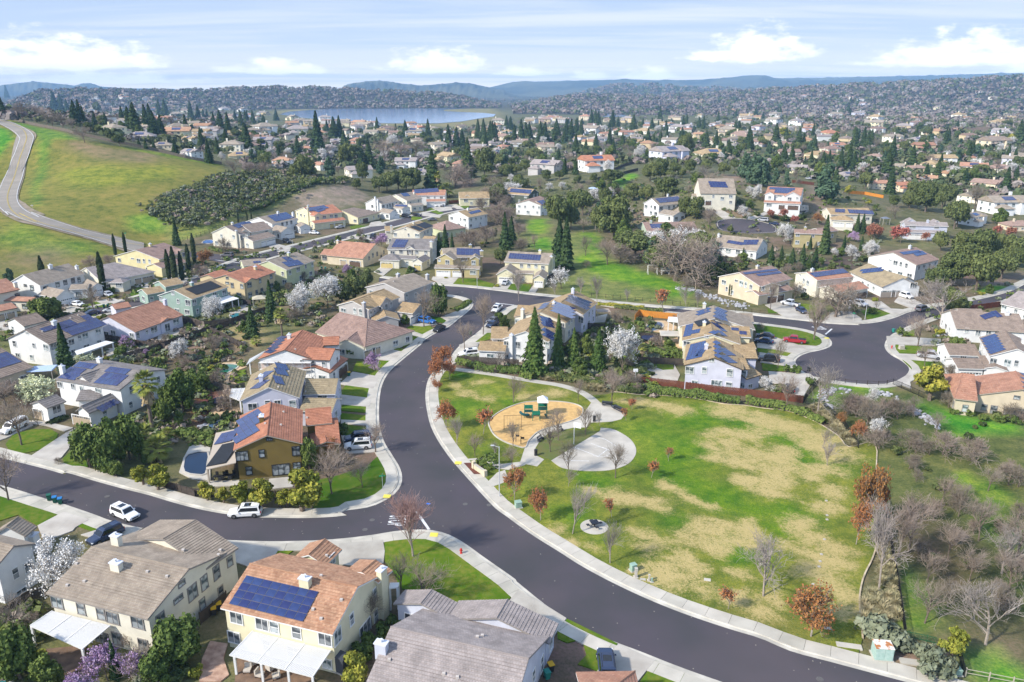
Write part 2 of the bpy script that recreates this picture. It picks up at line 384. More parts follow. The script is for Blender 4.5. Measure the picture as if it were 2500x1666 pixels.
zone((.25,.20,.145),W_(f2,(430,1200),(560,1150),(680,1120),(890,1090),(1010,1150),(1130,1200),(1000,1260),(800,1290),(520,1290)),2)
zone((.15,.18,.045),W_(u2,(-40,440),(90,400),(500,480),(900,310),(1250,160),(1330,110),(1400,140),(1000,340),(640,500),(330,620),(100,660)),2)
zone((.19,.145,.085),W_(u5,(350,480),(640,480),(700,540),(740,640),(600,630),(420,540)),2)
zone((.21,.165,.11),W_(u5,(380,180),(660,200),(720,300),(600,260),(420,250)),4)
zone((.20,.155,.105),W_(u5,(1330,300),(1560,330),(1540,560),(1390,600),(1290,400)),3)
zone((.10,.075,.06),W_(u5,(1440,1060),(1720,1000),(1880,1110),(1750,1150),(1480,1130)),2)
zone((.17,.135,.10),W_(m5,(1500,290),(1900,130),(1960,180),(1800,280),(1700,290)),2)
zone((.075,.21,.02),W_(m5,(1520,320),(1650,270),(1860,290),(1790,330),(1660,365)),1)
zone((.16,.12,.09),W_(f2,(1850,1060),(2060,1030),(2040,1110),(1880,1120)),3)
zone((.17,.115,.08),W_(f4,(1770,560),(2030,510),(2060,560),(1900,630),(1780,620)),8)
zone((.21,.19,.085),W_(f2,(150,450),(600,405),(1000,378),(1950,392),(2180,415),(2240,480),(2100,545),(1900,590),(1000,560),(400,470)),20)
zone((.17,.19,.06),W_(f2,(600,408),(1000,380),(1900,395),(1500,420),(900,416)),15)
def terrain():
 xs=np.r_[-np.geomspace(360,10000,46)[::-1],np.arange(-357,358,3.),np.geomspace(360,10000,46)]
 ys=np.r_[-400,-200,-80,-20,10,np.arange(25,640,3.),np.geomspace(645,10200,56)]
 X,Y=np.meshgrid(xs,ys);Z=hgt(X,Y)
 n,m=X.shape;co=np.stack([X,Y,Z],-1).reshape(-1,3)
 x,y=co[:,0],co[:,1]
 tint=np.empty((len(co),3));d=np.hypot(x,y)
 q=.5+.5*wob(x,y,1,13.);q=np.clip(q,0,1)[:,None]
 tint[:]=V3(MULCH)*(1-q)*1.15+V3((.125,.13,.05))*q
 f=np.clip((d-330)/200,0,1)[:,None]
 tint=tint*(1-f)+V3((.115,.118,.058))*f
 wl=np.clip((d-2300)/500,0,1)[:,None];tint=tint*(1-wl)+V3((.075,.072,.048))*wl
 for k,(c,poly,s)in enumerate(ZONES):
  pa=V3([p[:2]for p in poly]);pad=s*4
  sel=(x>pa[:,0].min()-pad)&(x<pa[:,0].max()+pad)&(y>pa[:,1].min()-pad)&(y<pa[:,1].max()+pad)
  idx=np.nonzero(sel)[0];w=np.zeros(len(idx));J=9
  rs=np.random.RandomState(k)
  wx,wy=wob(x[idx],y[idx],s*.8,s*2.2+2,k),wob(y[idx],x[idx],s*.8,s*2.2+2,k+1)
  for j in range(J):
   a=2*pi*j/J;r=s*.9*(j>0)
   w+=inpoly(x[idx]+wx+r*cos(a),y[idx]+wy+r*sin(a),poly)
  w=(w/J)[:,None];tint[idx]=tint[idx]*(1-w)+V3(c)*w
 me=bpy.data.meshes.new('ground');ii=np.arange(n*m).reshape(n,m)
 fa=np.stack([ii[:-1,:-1],ii[:-1,1:],ii[1:,1:],ii[1:,:-1]],-1).reshape(-1,4)
 me.vertices.add(len(co));me.vertices.foreach_set('co',co.astype(np.float32).ravel())
 me.loops.add(fa.size);me.loops.foreach_set('vertex_index',fa.astype(np.int32).ravel())
 me.polygons.add(len(fa));me.polygons.foreach_set('loop_start',np.arange(0,fa.size,4,dtype=np.int32));me.polygons.foreach_set('loop_total',np.full(len(fa),4,np.int32))
 at=me.color_attributes.new('tint','FLOAT_COLOR','POINT');at.data.foreach_set('color',np.c_[tint,np.ones(len(co))].astype(np.float32).ravel())
 me.update(calc_edges=True);me.polygons.foreach_set('use_smooth',np.ones(len(fa),bool))
 me.materials.append(attr_mat('ground_soil','tint',.25,.38,.5))
 o=ob('ground',me);o['kind']='structure'
terrain()
STREET=[]
def road(name,poly,mat=m_asph,off=.03):
 o=sheet(name,poly,mat,off,skirt=.2);STREET.append(o);return o
E_park=crv(W_(m3,(905,90),(820,125),(730,200),(600,320),(430,450),(340,560),(235,640),(172,720),(145,800),(138,900),(152,1010),(180,1130),(230,1240),(300,1350),(400,1480))+W_(b3,(0,250),(100,330),(300,475),(500,600),(640,690),(800,780),(1000,880),(1200,970),(1400,1050),(1600,1120),(1800,1185),(2000,1245))+W_(b4,(400,1340),(700,1420),(960,1490),(1300,1580),(1700,1690),(2100,1800)))
E_west=crv(W_(u3,(1240,1215),(1350,1225),(1480,1255),(1545,1300),(1540,1350),(1480,1410),(1390,1480),(1290,1560))+W_(m3,(210,345),(105,415))+W_(m2,(1820,250),(1700,350),(1585,450),(1525,540),(1497,650),(1490,800),(1500,900),(1530,1000),(1590,1100),(1650,1200),(1668,1280),(1650,1350),(1600,1410),(1520,1460),(1400,1505),(1200,1535))+W_(b2,(750,330),(600,345),(400,352),(150,347))+W_(b1,(1950,348),(1700,325),(1500,290),(1300,240),(1100,180),(900,130),(700,75),(500,15))+W_(m1,(560,1420),(400,1375),(200,1325),(0,1275),(-200,1220)))
E_south=crv(W_(b1,(-200,45),(0,105),(150,148),(345,210),(480,250),(700,325),(820,370),(1000,415),(1200,450),(1450,490),(1700,515),(2000,524))+W_(b2,(350,522),(530,517),(750,500),(950,475),(1100,450),(1250,437),(1360,440),(1450,455),(1540,490),(1640,550),(1750,630),(1900,735),(2000,805))+W_(b3,(160,800),(280,900),(400,995),(550,1095),(700,1175),(900,1265),(1100,1340),(1300,1420),(1500,1495),(1700,1565),(1900,1635),(2200,1740)))
E_north=crv(W_(u3,(545,1040),(800,1075),(1010,1100),(1230,1125),(1500,1145),(1800,1178),(2178,1225))+W_(m4,(200,98),(500,122),(1000,158),(1300,193),(1500,213),(1700,235),(1900,256),(2138,265))+W_(m5,(500,612),(600,608),(720,590),(850,553),(960,510),(1160,468),(1480,415),(1700,368),(1860,320),(1960,270),(2100,200)))
E_n2=crv(W_(m3,(905,90),(1100,95))+W_(m4,(-250,62),(0,95),(250,120),(700,170),(1000,205),(1210,238),(1400,262),(1600,290),(1750,325),(1850,368),(1890,410),(1880,450),(1800,482),(1690,505),(1615,535),(1575,575),(1590,620),(1640,668),(1720,712))+W_(m5,(150,1070),(300,1100),(450,1120),(600,1135),(750,1130),(850,1105),(930,1060),(962,1010),(940,970),(880,925),(800,880),(755,830),(748,790),(770,740),(830,690),(930,640),(1060,585),(1230,530),(1480,470),(1750,410),(1960,330),(2100,260)))
E_wtop=crv(W_(u3,(545,1090),(800,1130),(1000,1165),(1240,1215)))
road('street',list(E_west)+list(E_south)+list(E_park)[::-1])
road('street',list(E_n2)+list(E_north)[::-1]+list(E_wtop),off=.036)
c=W_(dd,(30,752),(120,735),(210,718),(330,690),(440,656),(500,630),(545,610),(600,590),(700,566),(800,541),(900,516),(970,497),(1050,480),(1130,470));c=crv(c)
road('street',list(offs(c,4.6))+list(offs(c,-4.6))[::-1],off=.03);E_up1,E_up2=offs(c,4.6),offs(c,-4.6)
c=crv(W_(u2,(800,880),(680,850),(540,822),(400,800),(250,790),(100,800)))
road('street',list(offs(c,4.5))+list(offs(c,-4.5))[::-1],off=.037)
cds=crv(W_(u5,(412,665),(500,641),(640,633),(800,650),(950,688),(1015,720),(1012,772),(900,783),(750,787),(600,778),(450,752),(405,705)),5,True)
road('street',cds,off=.05)
m_curb=M('curb_concrete',srgb(196,190,176),srgb(165,160,148),scale=.4,rough=.85)
def kerb_walk(edge,side,width=2.0,slabs=True,gut=.55,maxd=190,step=3.05,walk=True):
 e=resample(edge,1.5);n=len(e);prof=[(-.02,.04),(gut,.045),(gut+.06,.165),(gut+.22,.17),(gut+.22,-.1)]
 mb=MB();L=[offs(e,side*a)for a,z in prof]
 zz=hgt([p[0]for p in e],[p[1]for p in e])
 for i in range(n):
  for(a,z),l in zip(prof,L):mb.v.append((l[i][0],l[i][1],zz[i]+z))
 k=len(prof)
 for i in range(n-1):
  for j in range(k-1):
   q=(i*k+j,i*k+j+1,(i+1)*k+j+1,(i+1)*k+j);mb.f.append(q if side<0 else q[::-1]);mb.m.append(0)
 root=mb.build('kerb',m_curb);root['kind']='structure'
 if not walk:return root
 e2=resample(edge,step)
 a0,b0=offs(e2,side*(gut+.235)),offs(e2,side*(gut+.235+width));h=hgt([p[0]for p in e2],[p[1]for p in e2])
 sw=bpy.data.objects.new('sidewalk',None);link(sw);sw['kind']='structure'
 far=MB()
 for i in range(len(e2)-1):
  A,B,Cc,D=a0[i],a0[i+1],b0[i+1],b0[i];t=.02
  q=[A+(B-A)*.006,B-(B-A)*.006,Cc-(Cc-D)*.006,D+(Cc-D)*.006]
  if side<0:q=q[::-1]
  z=h[i];mbx=MB()if hypot(*A)<maxd and slabs else far
  mbx.hull([(p[0],p[1],z-.1)for p in q],[(p[0],p[1],z+.165+runi(-.006,.006))for p in q])
  if mbx is not far:mbx.build('slab',m_conc,sw)
 if far.f:far.build('slab',m_conc,sw)['kind']='stuff'
 return sw
kerb_walk(E_park,1,2.0)
kerb_walk(E_west,-1,1.9)
kerb_walk(E_south,-1,1.9)
kerb_walk(E_north,1,2.0)
kerb_walk(E_n2,-1,1.7)
kerb_walk(E_up1,1,1.6);kerb_walk(E_up2,-1,1.6);kerb_walk(cds+cds[:1],-1,.5,slabs=False,walk=False)
def paint(name,pts,mat=m_white,off=.055):o=sheet(name,pts,mat,off,kind=None,parent=None,skirt=.012);o.parent=STREET[0];return o
def bar(p,q,w):
 p,q=V3(p[:2]),V3(q[:2]);d=(q-p)/vlen(q-p);n_=V3((-d[1],d[0]))*w/2
 return[p+n_,q+n_,q-n_,p-n_]
paint('stop_line',bar(G(b2(1265,300)),G(b2(1360,438)),.42));paint('stop_line',bar(G(m3(745,72)),G(m3(908,91)),.42),off=.06)
paint('stop_line',bar(G(m4(1892,298)),G(m4(1836,346)),.42),off=.06);paint('stop_line',bar(G(u2(545,850)),G(u2(812,883)),.42),off=.06)
paint('marker_dot',bar(G(b2(1338,243)),G(b2(1368,248)),.4),M('blue_paint',(.04,.16,.55)))
def lettering(text,at,up,height,width):
 cu=bpy.data.curves.new('stop_lettering','FONT');cu.body=text;cu.align_x='CENTER';cu.size=1;cu.extrude=.004;cu.space_character=1.05;cu.offset=.012
 tmp=bpy.data.objects.new('stop_lettering',cu);link(tmp);bpy.context.view_layer.update()
 me=bpy.data.meshes.new_from_object(tmp.evaluated_get(bpy.context.evaluated_depsgraph_get()));bpy.data.objects.remove(tmp)
 me.materials.clear();me.materials.append(m_white);xs=[v.co.x for v in me.vertices];ys=[v.co.y for v in me.vertices]
 sx,sy=width/(max(xs)-min(xs)),height/(max(ys)-min(ys))
 up=V3(up[:2])-V3(at[:2]);a=atan2(up[1],up[0])-pi/2
 o=ob('stop_lettering',me,STREET[0]);o.matrix_world=Matrix.Translation((at[0],at[1],.066+hg(at[0],at[1])))@Matrix.Rotation(a,4,'Z')@Matrix.Diagonal((sx,sy,1,1))
lettering('STOP',G(b2(1062,372)),G(b2(1178,372)),2.8,3.0)
lettering('STOP',G(m3(755,118)),G(m3(775,86)),4.2,2.9)
lettering('STOP',G(m4(1742,294)),G(m4(1810,289)),3.0,3.2)
for v,p in((b2,(1047,195)),(b2,(1395,481)),(m3,(422,1470)),(m4,(1845,382))):
 P=G(v(*p));paint('tactile_pad',[(P[0]-.6,P[1]-.5),(P[0]+.6,P[1]-.6),(P[0]+.65,P[1]+.5),(P[0]-.55,P[1]+.6)],m_tact,.19)
m_iron=M('manhole_iron',(.13,.12,.115),(.09,.085,.08),scale=8,rough=.7)
def disc(P,r,n=14):return[(P[0]+r*cos(2*pi*k/n),P[1]+r*sin(2*pi*k/n))for k in range(n)]
for v,p,w in((b1,(795,191),'left branch in front of the white vehicle'),(b2,(937,366),'side street before the road lettering'),(b2,(885,437),'side street nearest the kerb'),(b2,(1628,248),'middle of the wide junction'),(b2,(1805,255),'junction, near the park kerb'),(b4,(612,1548),'bottom of the road at lower right'),(m3,(122,756),'bend by the rust coloured trees'),(m3,(103,984),'bend beside the park'),(u3,(1430,1192),'upper junction')):
 o=sheet('manhole_cover',disc(G(v(*p)),.42),m_iron,.056,kind=None,skirt=.02);tag(o,'round iron manhole cover in the asphalt, '+w,'manhole cover','manhole covers in the road')
yl=crv(W_(f1,(-90,495),(0,525),(100,560),(190,600),(235,670),(215,760),(175,870),(140,990),(100,1100),(70,1190),(75,1265),(110,1330),(200,1395),(330,1438))+W_(u1,(200,100),(350,170),(500,222),(700,275),(900,330),(1100,377),(1300,415),(1540,450),(1750,480)))
wr=crv(W_(f1,(-90,490),(0,515),(120,550),(220,600),(285,650),(295,700),(265,800),(215,960),(175,1100),(152,1200),(168,1270),(230,1330),(350,1390))+W_(u1,(330,90),(500,155),(700,220),(900,285),(1100,335),(1300,378),(1540,430)))
wl=crv(W_(f1,(-90,520),(0,560),(110,620),(165,670),(175,700),(140,800),(90,920),(30,1060),(-12,1170),(-22,1240),(0,1300),(80,1370))+W_(u1,(60,80),(200,150),(400,215),(600,270),(900,350),(1200,440),(1380,490),(1540,520)))
def near_far(A,B,n=120):
 def pick(P):
  P=resample(P,.5);return[P[int(i*(len(P)-1)/(n-1))]for i in range(n)]
 return pick(A),pick(B)
A,B=near_far(wl,wr)
L=[a+(a-b)/max(vlen(a-b),.1)*1.0 for a,b in zip(A,B)];R=[b+(b-a)/max(vlen(a-b),.1)*1.2 for a,b in zip(A,B)]
L2=[a+(a-b)/max(vlen(a-b),.1)*3.6 for a,b in zip(A,B)];R2=[b+(b-a)/max(vlen(a-b),.1)*5.5 for a,b in zip(A,B)]
ribbon('road_shoulder',L2,R2,M('shoulder_gravel',(.30,.24,.17),(.16,.14,.085),scale=.25,detail=8,rough=.95,bump=.5),.3,cross=12)
hr=ribbon('country_road',L,R,m_road2,.5,cross=10)
def stripe(name,P,w,mat):
 P=resample(P,2.0);o=ribbon(name,offs(P,w/2),offs(P,-w/2),mat,.58,kind=None,cross=1);o.parent=hr
stripe('edge_line',wr,.22,m_white);stripe('edge_line',wl,.22,m_white);stripe('centre_line',offs(yl,.14),.13,m_yellow);stripe('centre_line',offs(yl,-.14),.13,m_yellow)
def dryness(x,y,blobs):
 d=np.zeros(len(x));
 for P,r in blobs:
  q=((x-P[0])**2+((y-P[1]))**2)/r**2;d=np.maximum(d,np.exp(-q*.9))
 return d
def park_lawn():
 out=list(offs(resample(E_park,2),2.75));cut=W_(m3,(345,668))[0]
 i0=min(range(len(out)),key=lambda i:np.hypot(out[i][0]-cut[0],out[i][1]-cut[1]))
 endp=G(b4(950,1392));i1=min(range(len(out)),key=lambda i:np.hypot(out[i][0]-endp[0],out[i][1]-endp[1]))
 top=crv(W_(m3,(395,668),(560,690),(680,705),(900,742),(1100,775),(1300,805),(1450,850),(1540,880))+W_(m4,(-60,870),(0,850),(200,874),(450,884),(700,908),(950,955),(1130,968),(1300,994),(1500,1016),(1650,1066),(1800,1138),(1950,1238),(2040,1330))+W_(dd,(2010,1020),(2012,1100),(2014,1180),(2012,1250))+W_(b4,(1040,380),(1034,540),(1000,660),(950,760),(920,850),(905,960),(915,1100),(930,1250)),3)
 P=out[i0:i1+1]+top[::-1]
 bm=bmesh.new();A=sum(P[i][0]*P[(i+1)%len(P)][1]-P[(i+1)%len(P)][0]*P[i][1]for i in range(len(P)))
 if A<0:P=P[::-1]
 bm.faces.new([bm.verts.new((p[0],p[1],0))for p in P]);gridded(bm,1.5)
 co=V3([v.co[:]for v in bm.verts]);h=hgt(co[:,0],co[:,1])
 for v,z in zip(bm.verts,h):v.co.z=z+.15
 me=bpy.data.meshes.new('park_lawn');bm.to_mesh(me);bm.free()
 x,y=co[:,0],co[:,1]
 tan=[(v(*p),r)for v,p,r in[(m4,(380,960),4.5),(m4,(250,940),4),(m4,(560,1010),5),(m4,(950,1010),5),(m4,(1080,1020),4),(m4,(1250,1080),5),(m4,(1400,1130),6),(m4,(1600,1150),6),(m4,(1750,1240),6),(m4,(1900,1300),6),(m4,(1950,1400),6),(m4,(1750,1330),4),(m4,(850,1230),4.5),(m4,(980,1210),4),(m4,(1150,1240),4.5),(m4,(1280,1200),3),(m4,(1050,1300),4),(m4,(1450,1380),4.5),(m4,(1250,1380),4.5),(m4,(1380,1420),4.5),(m4,(1200,1480),4.5),(m4,(1050,1470),4.5),(m4,(820,1330),3.5),(m4,(1000,1380),4),(m4,(870,1420),3),(m4,(1450,1530),5),(m4,(1650,1540),4.5),(m4,(1850,1540),5),(b3,(750,150),2.6),(b3,(900,200),3.4),(b3,(1050,220),3.4),(b3,(1180,240),3),(b3,(1250,300),2.5),(b3,(1300,110),3),(b3,(1400,130),3),(b3,(1450,200),3.2),(b3,(1600,260),2.8),(b3,(1900,80),4),(b3,(2050,150),4.5),(b3,(2100,60),4),(b3,(1550,420),3.3),(b3,(1680,430),3.3),(b3,(1450,490),3.3),(b3,(1600,540),3.3),(b3,(1720,520),3),(b3,(1850,460),3.6),(b3,(1950,480),3),(b3,(1080,470),2.8),(b3,(1180,560),3),(b3,(1250,520),2.5),(b3,(1400,680),3.5),(b3,(1250,730),3.3),(b3,(1500,740),2.5),(b3,(1350,800),3.2),(b3,(1250,850),2.5),(b3,(1700,620),2.8),(b3,(560,540),2.5),(b3,(720,560),2.8),(b3,(450,430),2),(b3,(1100,740),2.2),(b3,(1600,870),2.8),(b3,(1750,760),2),(b3,(1900,780),2.5),(b3,(1850,950),3),(b3,(2050,950),3),(b4,(150,100),4),(b4,(600,60),4),(b4,(700,150),4),(b4,(650,280),3.6),(b4,(450,400),3.6),(b4,(520,480),3.6),(b4,(400,560),3.4),(b4,(560,620),3.4),(b4,(680,560),3.4),(b4,(700,700),3.2),(b4,(600,760),3),(b4,(720,840),3.4),(b4,(800,950),3.2),(b4,(450,750),2.8),(b4,(80,420),3),(b4,(80,530),2.6),(b4,(330,180),3),(b4,(850,1080),2.6),(b4,(150,1050),2.8),(b4,(760,600),3),(b4,(820,700),3),(m3,(500,860),4),(m3,(650,900),3.4),(m3,(620,770),3),(m3,(1250,860),4),(m3,(1100,900),3),(m3,(1000,880),3),(m3,(420,800),3),(m3,(300,1200),2.6),(m3,(350,1320),2.6),(m3,(440,1400),2.2),(m3,(1850,930),3),(m3,(2050,940),4)]]
 tan=[(G(p),r*.86)for p,r in tan]
 wx,wy=wob(x,y,1.0,2.1),wob(y,x,1.0,2.3,2)
 d=np.clip(dryness(x+wx,y+wy,tan)*1.25-.12+.10*wob(x,y,1,3.7,1),0,1)[:,None]
 deep=[(G(m4(900,1050)),6),(G(m4(700,1100)),6),(G(m4(560,1330)),7),(G(m4(330,1200)),6),(G(m4(480,1450)),7),(G(m4(1150,1130)),5),(G(m4(1400,1220)),5),(G(m4(1620,1340)),5),(G(m4(1650,1450)),4),(G(m4(1850,1480)),4),(G(b3(700,40)),3),(G(b3(820,110)),4),(G(b3(1350,40)),5),(G(b3(1700,200)),5),(G(b3(1500,120)),3),(G(b3(1350,380)),3),(G(b3(1750,540)),2.5),(G(b3(1850,640)),3),(G(b4(400,330)),4),(G(b4(100,300)),4),(G(b4(330,440)),2),(G(b3(600,340)),3),(G(m3(500,980)),4),(G(m3(880,930)),3),(G(m3(450,700)),3)]
 g=np.clip(dryness(x+wx,y+wy,deep)*1.1,0,1)[:,None]
 ye=[(G(m3(650,1340)),2.5),(G(m3(700,830)),4),(G(m3(560,1000)),3),(G(b3(480,330)),2.5),(G(b3(200,150)),2),(G(m4(250,1250)),5),(G(m4(100,1150)),4),(G(b3(820,520)),2)]
 yv=np.clip(dryness(x,y,ye),0,1)[:,None]*.7
 c=V3((.15,.172,.026))*(1-g)+V3((.082,.168,.010))*g
 c=c*(1-yv)+V3((.17,.225,.025))*yv
 dat=d[:,0].astype(np.float32)
 br=np.clip(dryness(x+wx,y+wy,[(G(b3(1500,470)),3),(G(b3(1650,440)),3),(G(b3(1600,550)),2.5),(G(b3(980,210)),3),(G(b3(2050,1150)),4),(G(b4(300,1180)),4),(G(b4(60,1080)),3)]),0,1)[:,None]*.55
 c=c*(1-br*.6)+V3((.20,.15,.06))*br*.6
 at=me.color_attributes.new('tint','FLOAT_COLOR','POINT');at.data.foreach_set('color',np.c_[c,np.ones(len(c))].astype(np.float32).ravel())
 da=me.attributes.new('dry','FLOAT','POINT');da.data.foreach_set('value',dat);m=attr_mat('park_grass','tint',.45,.30,.6);me.materials.append(m)
 nt=m.node_tree;N=nt.nodes;Lk=nt.links
 b=N['Principled BSDF'];src=b.inputs['Base Color'].links[0].from_socket
 n=N.new('ShaderNodeTexNoise');SV(n,'Scale',2.6);SV(n,'Detail',8);SV(n,'Roughness',.75)
 Lk.new(N['Texture Coordinate'].outputs['Object'],n.inputs[0])
 a2=N.new('ShaderNodeAttribute');a2.attribute_name='dry';nb=N.new('ShaderNodeTexNoise');SV(nb,'Scale',.34);SV(nb,'Detail',9);SV(nb,'Roughness',.72);SV(nb,'Distortion',.6);Lk.new(N['Texture Coordinate'].outputs['Object'],nb.inputs[0])
 ad=N.new('ShaderNodeMath');ad.operation='MULTIPLY_ADD';Lk.new(nb.outputs[0],ad.inputs[0]);SV(ad,1,1.7);Lk.new(a2.outputs['Fac'],ad.inputs[2])
 n3=N.new('ShaderNodeTexNoise');SV(n3,'Scale',3.2);SV(n3,'Detail',6);SV(n3,'Roughness',.8);Lk.new(N['Texture Coordinate'].outputs['Object'],n3.inputs[0]);a3=N.new('ShaderNodeMath');a3.operation='MULTIPLY_ADD';Lk.new(n3.outputs[0],a3.inputs[0]);SV(a3,1,2.1);Lk.new(ad.outputs[0],a3.inputs[2]);ad=a3
 rd=N.new('ShaderNodeMapRange');rd.interpolation_type='SMOOTHSTEP';SV(rd,1,2.22);SV(rd,2,3.0);Lk.new(ad.outputs[0],rd.inputs[0])
 xd=N.new('ShaderNodeMix');xd.data_type='RGBA';Lk.new(rd.outputs[0],xd.inputs[0]);Lk.new(src,xd.inputs[6]);SV(xd,7,(.44,.345,.145,1));src=xd.outputs[2]
 r=N.new('ShaderNodeMapRange');SV(r,1,.46);SV(r,2,.36);SV(r,3,0);SV(r,4,.8);Lk.new(n.outputs[0],r.inputs[0])
 x1=N.new('ShaderNodeMix');x1.data_type='RGBA';Lk.new(r.outputs[0],x1.inputs[0]);Lk.new(src,x1.inputs[6]);SV(x1,7,(.075,.125,.02,1))
 r2=N.new('ShaderNodeMapRange');SV(r2,1,.60);SV(r2,2,.68);SV(r2,3,0);SV(r2,4,.5);Lk.new(n.outputs[0],r2.inputs[0])
 x2=N.new('ShaderNodeMix');x2.data_type='RGBA';Lk.new(r2.outputs[0],x2.inputs[0]);Lk.new(x1.outputs[2],x2.inputs[6]);SV(x2,7,(.30,.24,.10,1))
 Lk.new(x2.outputs[2],b.inputs['Base Color'])
 o=ob('park_lawn',me);o['kind']='structure'
 return top
park_top=park_lawn()
m_sand=M('playground_bark',(.62,.40,.155),(.50,.31,.12),scale=1.2,detail=8,rough=.95,bump=.3)
m_court=M('court_concrete',srgb(188,181,168),srgb(162,156,145),scale=.25,detail=6,rough=.8)
pg=W_(m3,(690,1110),(700,1170),(740,1232),(820,1285),(920,1322),(1005,1338),(1040,1275),(1130,1195),(1300,1140),(1440,1095),(1500,1050),(1500,990),(1420,955),(1300,938),(1150,934),(1000,945),(870,985),(760,1042))
pgs=sheet('playground_surface',pg,m_sand,.2,smooth=4)
kb=crv([p[:2]for p in pg],4,True);kb=kb+kb[:1]
def wallstrip(name,P,w,h,mat,parent=None,z0=0.0,kind=None):
 Lf,Rt=offs(P,w/2),offs(P,-w/2);mb=MB();zz=hgt([p[0]for p in P],[p[1]for p in P])+z0
 for i in range(len(P)-1):
  a,b,c,d=Rt[i],Rt[i+1],Lf[i+1],Lf[i]
  mb.hull([(a[0],a[1],zz[i]),(b[0],b[1],zz[i+1]),(c[0],c[1],zz[i+1]),(d[0],d[1],zz[i])],[(a[0],a[1],zz[i]+h),(b[0],b[1],zz[i+1]+h),(c[0],c[1],zz[i+1]+h),(d[0],d[1],zz[i]+h)])
 o=mb.build(name,mat,parent)
 if kind:o['kind']=kind
 return o
wallstrip('playground_kerb',kb,.22,.34,m_curb,None,0,'structure')
path=crv(W_(m3,(330,655),(390,652),(560,672),(700,692),(900,728),(1100,760),(1300,792),(1450,835),(1540,880),(1610,935),(1650,985)),5)
sheet('park_path',list(offs(path,.95))+list(offs(path,-.95))[::-1],m_conc,.185)
sheet('park_plaza',W_(m3,(1590,930),(1660,945),(1760,965),(1850,1010),(1872,1050),(1840,1090),(1760,1110),(1650,1117),(1560,1118),(1540,1160),(1420,1165),(1250,1200),(1150,1250),(1095,1340),(1090,1400),(1170,1440),(1110,1500),(960,1470),(1000,1345),(1045,1270),(1135,1195),(1300,1140),(1440,1095),(1505,1055)),m_conc,.19)
sheet('park_path',W_(m3,(965,1460),(1060,1440),(1000,1490),(860,1530),(760,1520),(640,1440),(450,1452),(445,1440),(620,1425),(700,1440),(800,1480)),m_conc,.18)
sheet('park_path',W_(b3,(45,110),(130,80),(100,0),(40,20),(0,60),(-40,100),(0,125)),m_conc,.19)
sheet('court_island_lawn',W_(m3,(1100,1350),(1150,1255),(1220,1205),(1300,1186),(1500,1184),(1652,1195),(1232,1448),(1120,1400)),M('island_grass',(.13,.125,.04),(.10,.13,.03),scale=.5,detail=6,rough=.95,bump=.4),.21)
court=sheet('basketball_court',W_(m3,(1655,1194))+list(crv(W_(m3,(1662,1165),(1760,1175),(1850,1215),(1930,1275),(1970,1350),(1955,1420),(1890,1485),(1760,1530),(1600,1542),(1450,1535),(1320,1510),(1232,1450)))),m_court,.2)
def cline(a,b,w=.12):o=sheet('court_line',bar(G(m3(*a)),G(m3(*b)),w),m_white,.21,kind=None,skirt=.01);o.parent=court
cline((1570,1235),(1700,1265));cline((1420,1330),(1640,1415));cline((1575,1300),(1720,1355));cline((1720,1355),(1640,1415));cline((1700,1265),(1790,1320));cline((1350,1450),(1560,1455))
kc=G(m3(1650,1375));arc=[(kc[0]+2.0*cos(t),kc[1]+2.0*sin(t))for t in[radians(a)for a in range(-130,120,12)]]
for a,b in zip(arc,arc[1:]):o=sheet('court_line',bar(a,b,.07),m_white,.214,kind=None,skirt=.01);o.parent=court
pad=sheet('picnic_pad',disc(G(b3(762,422)),2.15,26),m_conc,.2)
m_strip=M('mow_strip',srgb(196,180,152),srgb(160,146,122),scale=1,rough=.9)
k0=min(range(len(park_top)),key=lambda i:np.hypot(*(park_top[i]-G(m4(-20,852))[:2])))
wallstrip('mow_strip',park_top[k0:],.2,.24,m_strip,None,0,'structure')
m_mulchs=M('brown_mulch',(.10,.062,.042),(.055,.038,.028),scale=1.5,detail=8,rough=.95,bump=.6,rnd=.2)
m_redm=M('red_mulch',(.16,.055,.035),(.09,.035,.025),scale=1.5,detail=8,rough=.95,bump=.6)
sheet('mulch_bed',W_(m3,(470,1470),(560,1468),(640,1500),(660,1568),(560,1568)),m_redm,.17)
def lawns(view,*polys):
 for p in polys:sheet('lawn',W_(view,*p),m_lawn,.14+runi(0,.012))
def drives(view,*polys):
 for p in polys:
  P=W_(view,*p);sheet('driveway',P,m_drive,.172+runi(0,.01),joints=3.0 if hypot(P[0][0],P[0][1])<170 else None)
lawns(b1,[(0,172),(150,215),(475,302),(285,410),(140,330),(0,375),(-150,300),(-150,140)],[(650,365),(790,402),(690,452),(575,412)],[(1180,488),(1440,520),(1290,612),(1180,620)],[(2080,575),(2200,580),(2100,650),(2010,645)],[(790,430),(860,418),(820,480),(700,500)])
lawns(b2,[(1028,522),(1150,492),(1350,487),(1500,522),(1620,602),(1750,702),(1900,802),(2005,882),(1885,1060),(1700,1140),(1560,1120),(1400,990),(1320,980),(1330,900),(1150,880),(1100,760),(1032,680)])
lawns(b3,[(560,1102),(935,1287),(845,1400),(790,1490),(640,1440),(705,1370),(680,1290),(640,1262),(560,1280),(490,1250),(488,1200)],[(1215,1412),(1560,1570),(1700,1640),(1050,1640)])
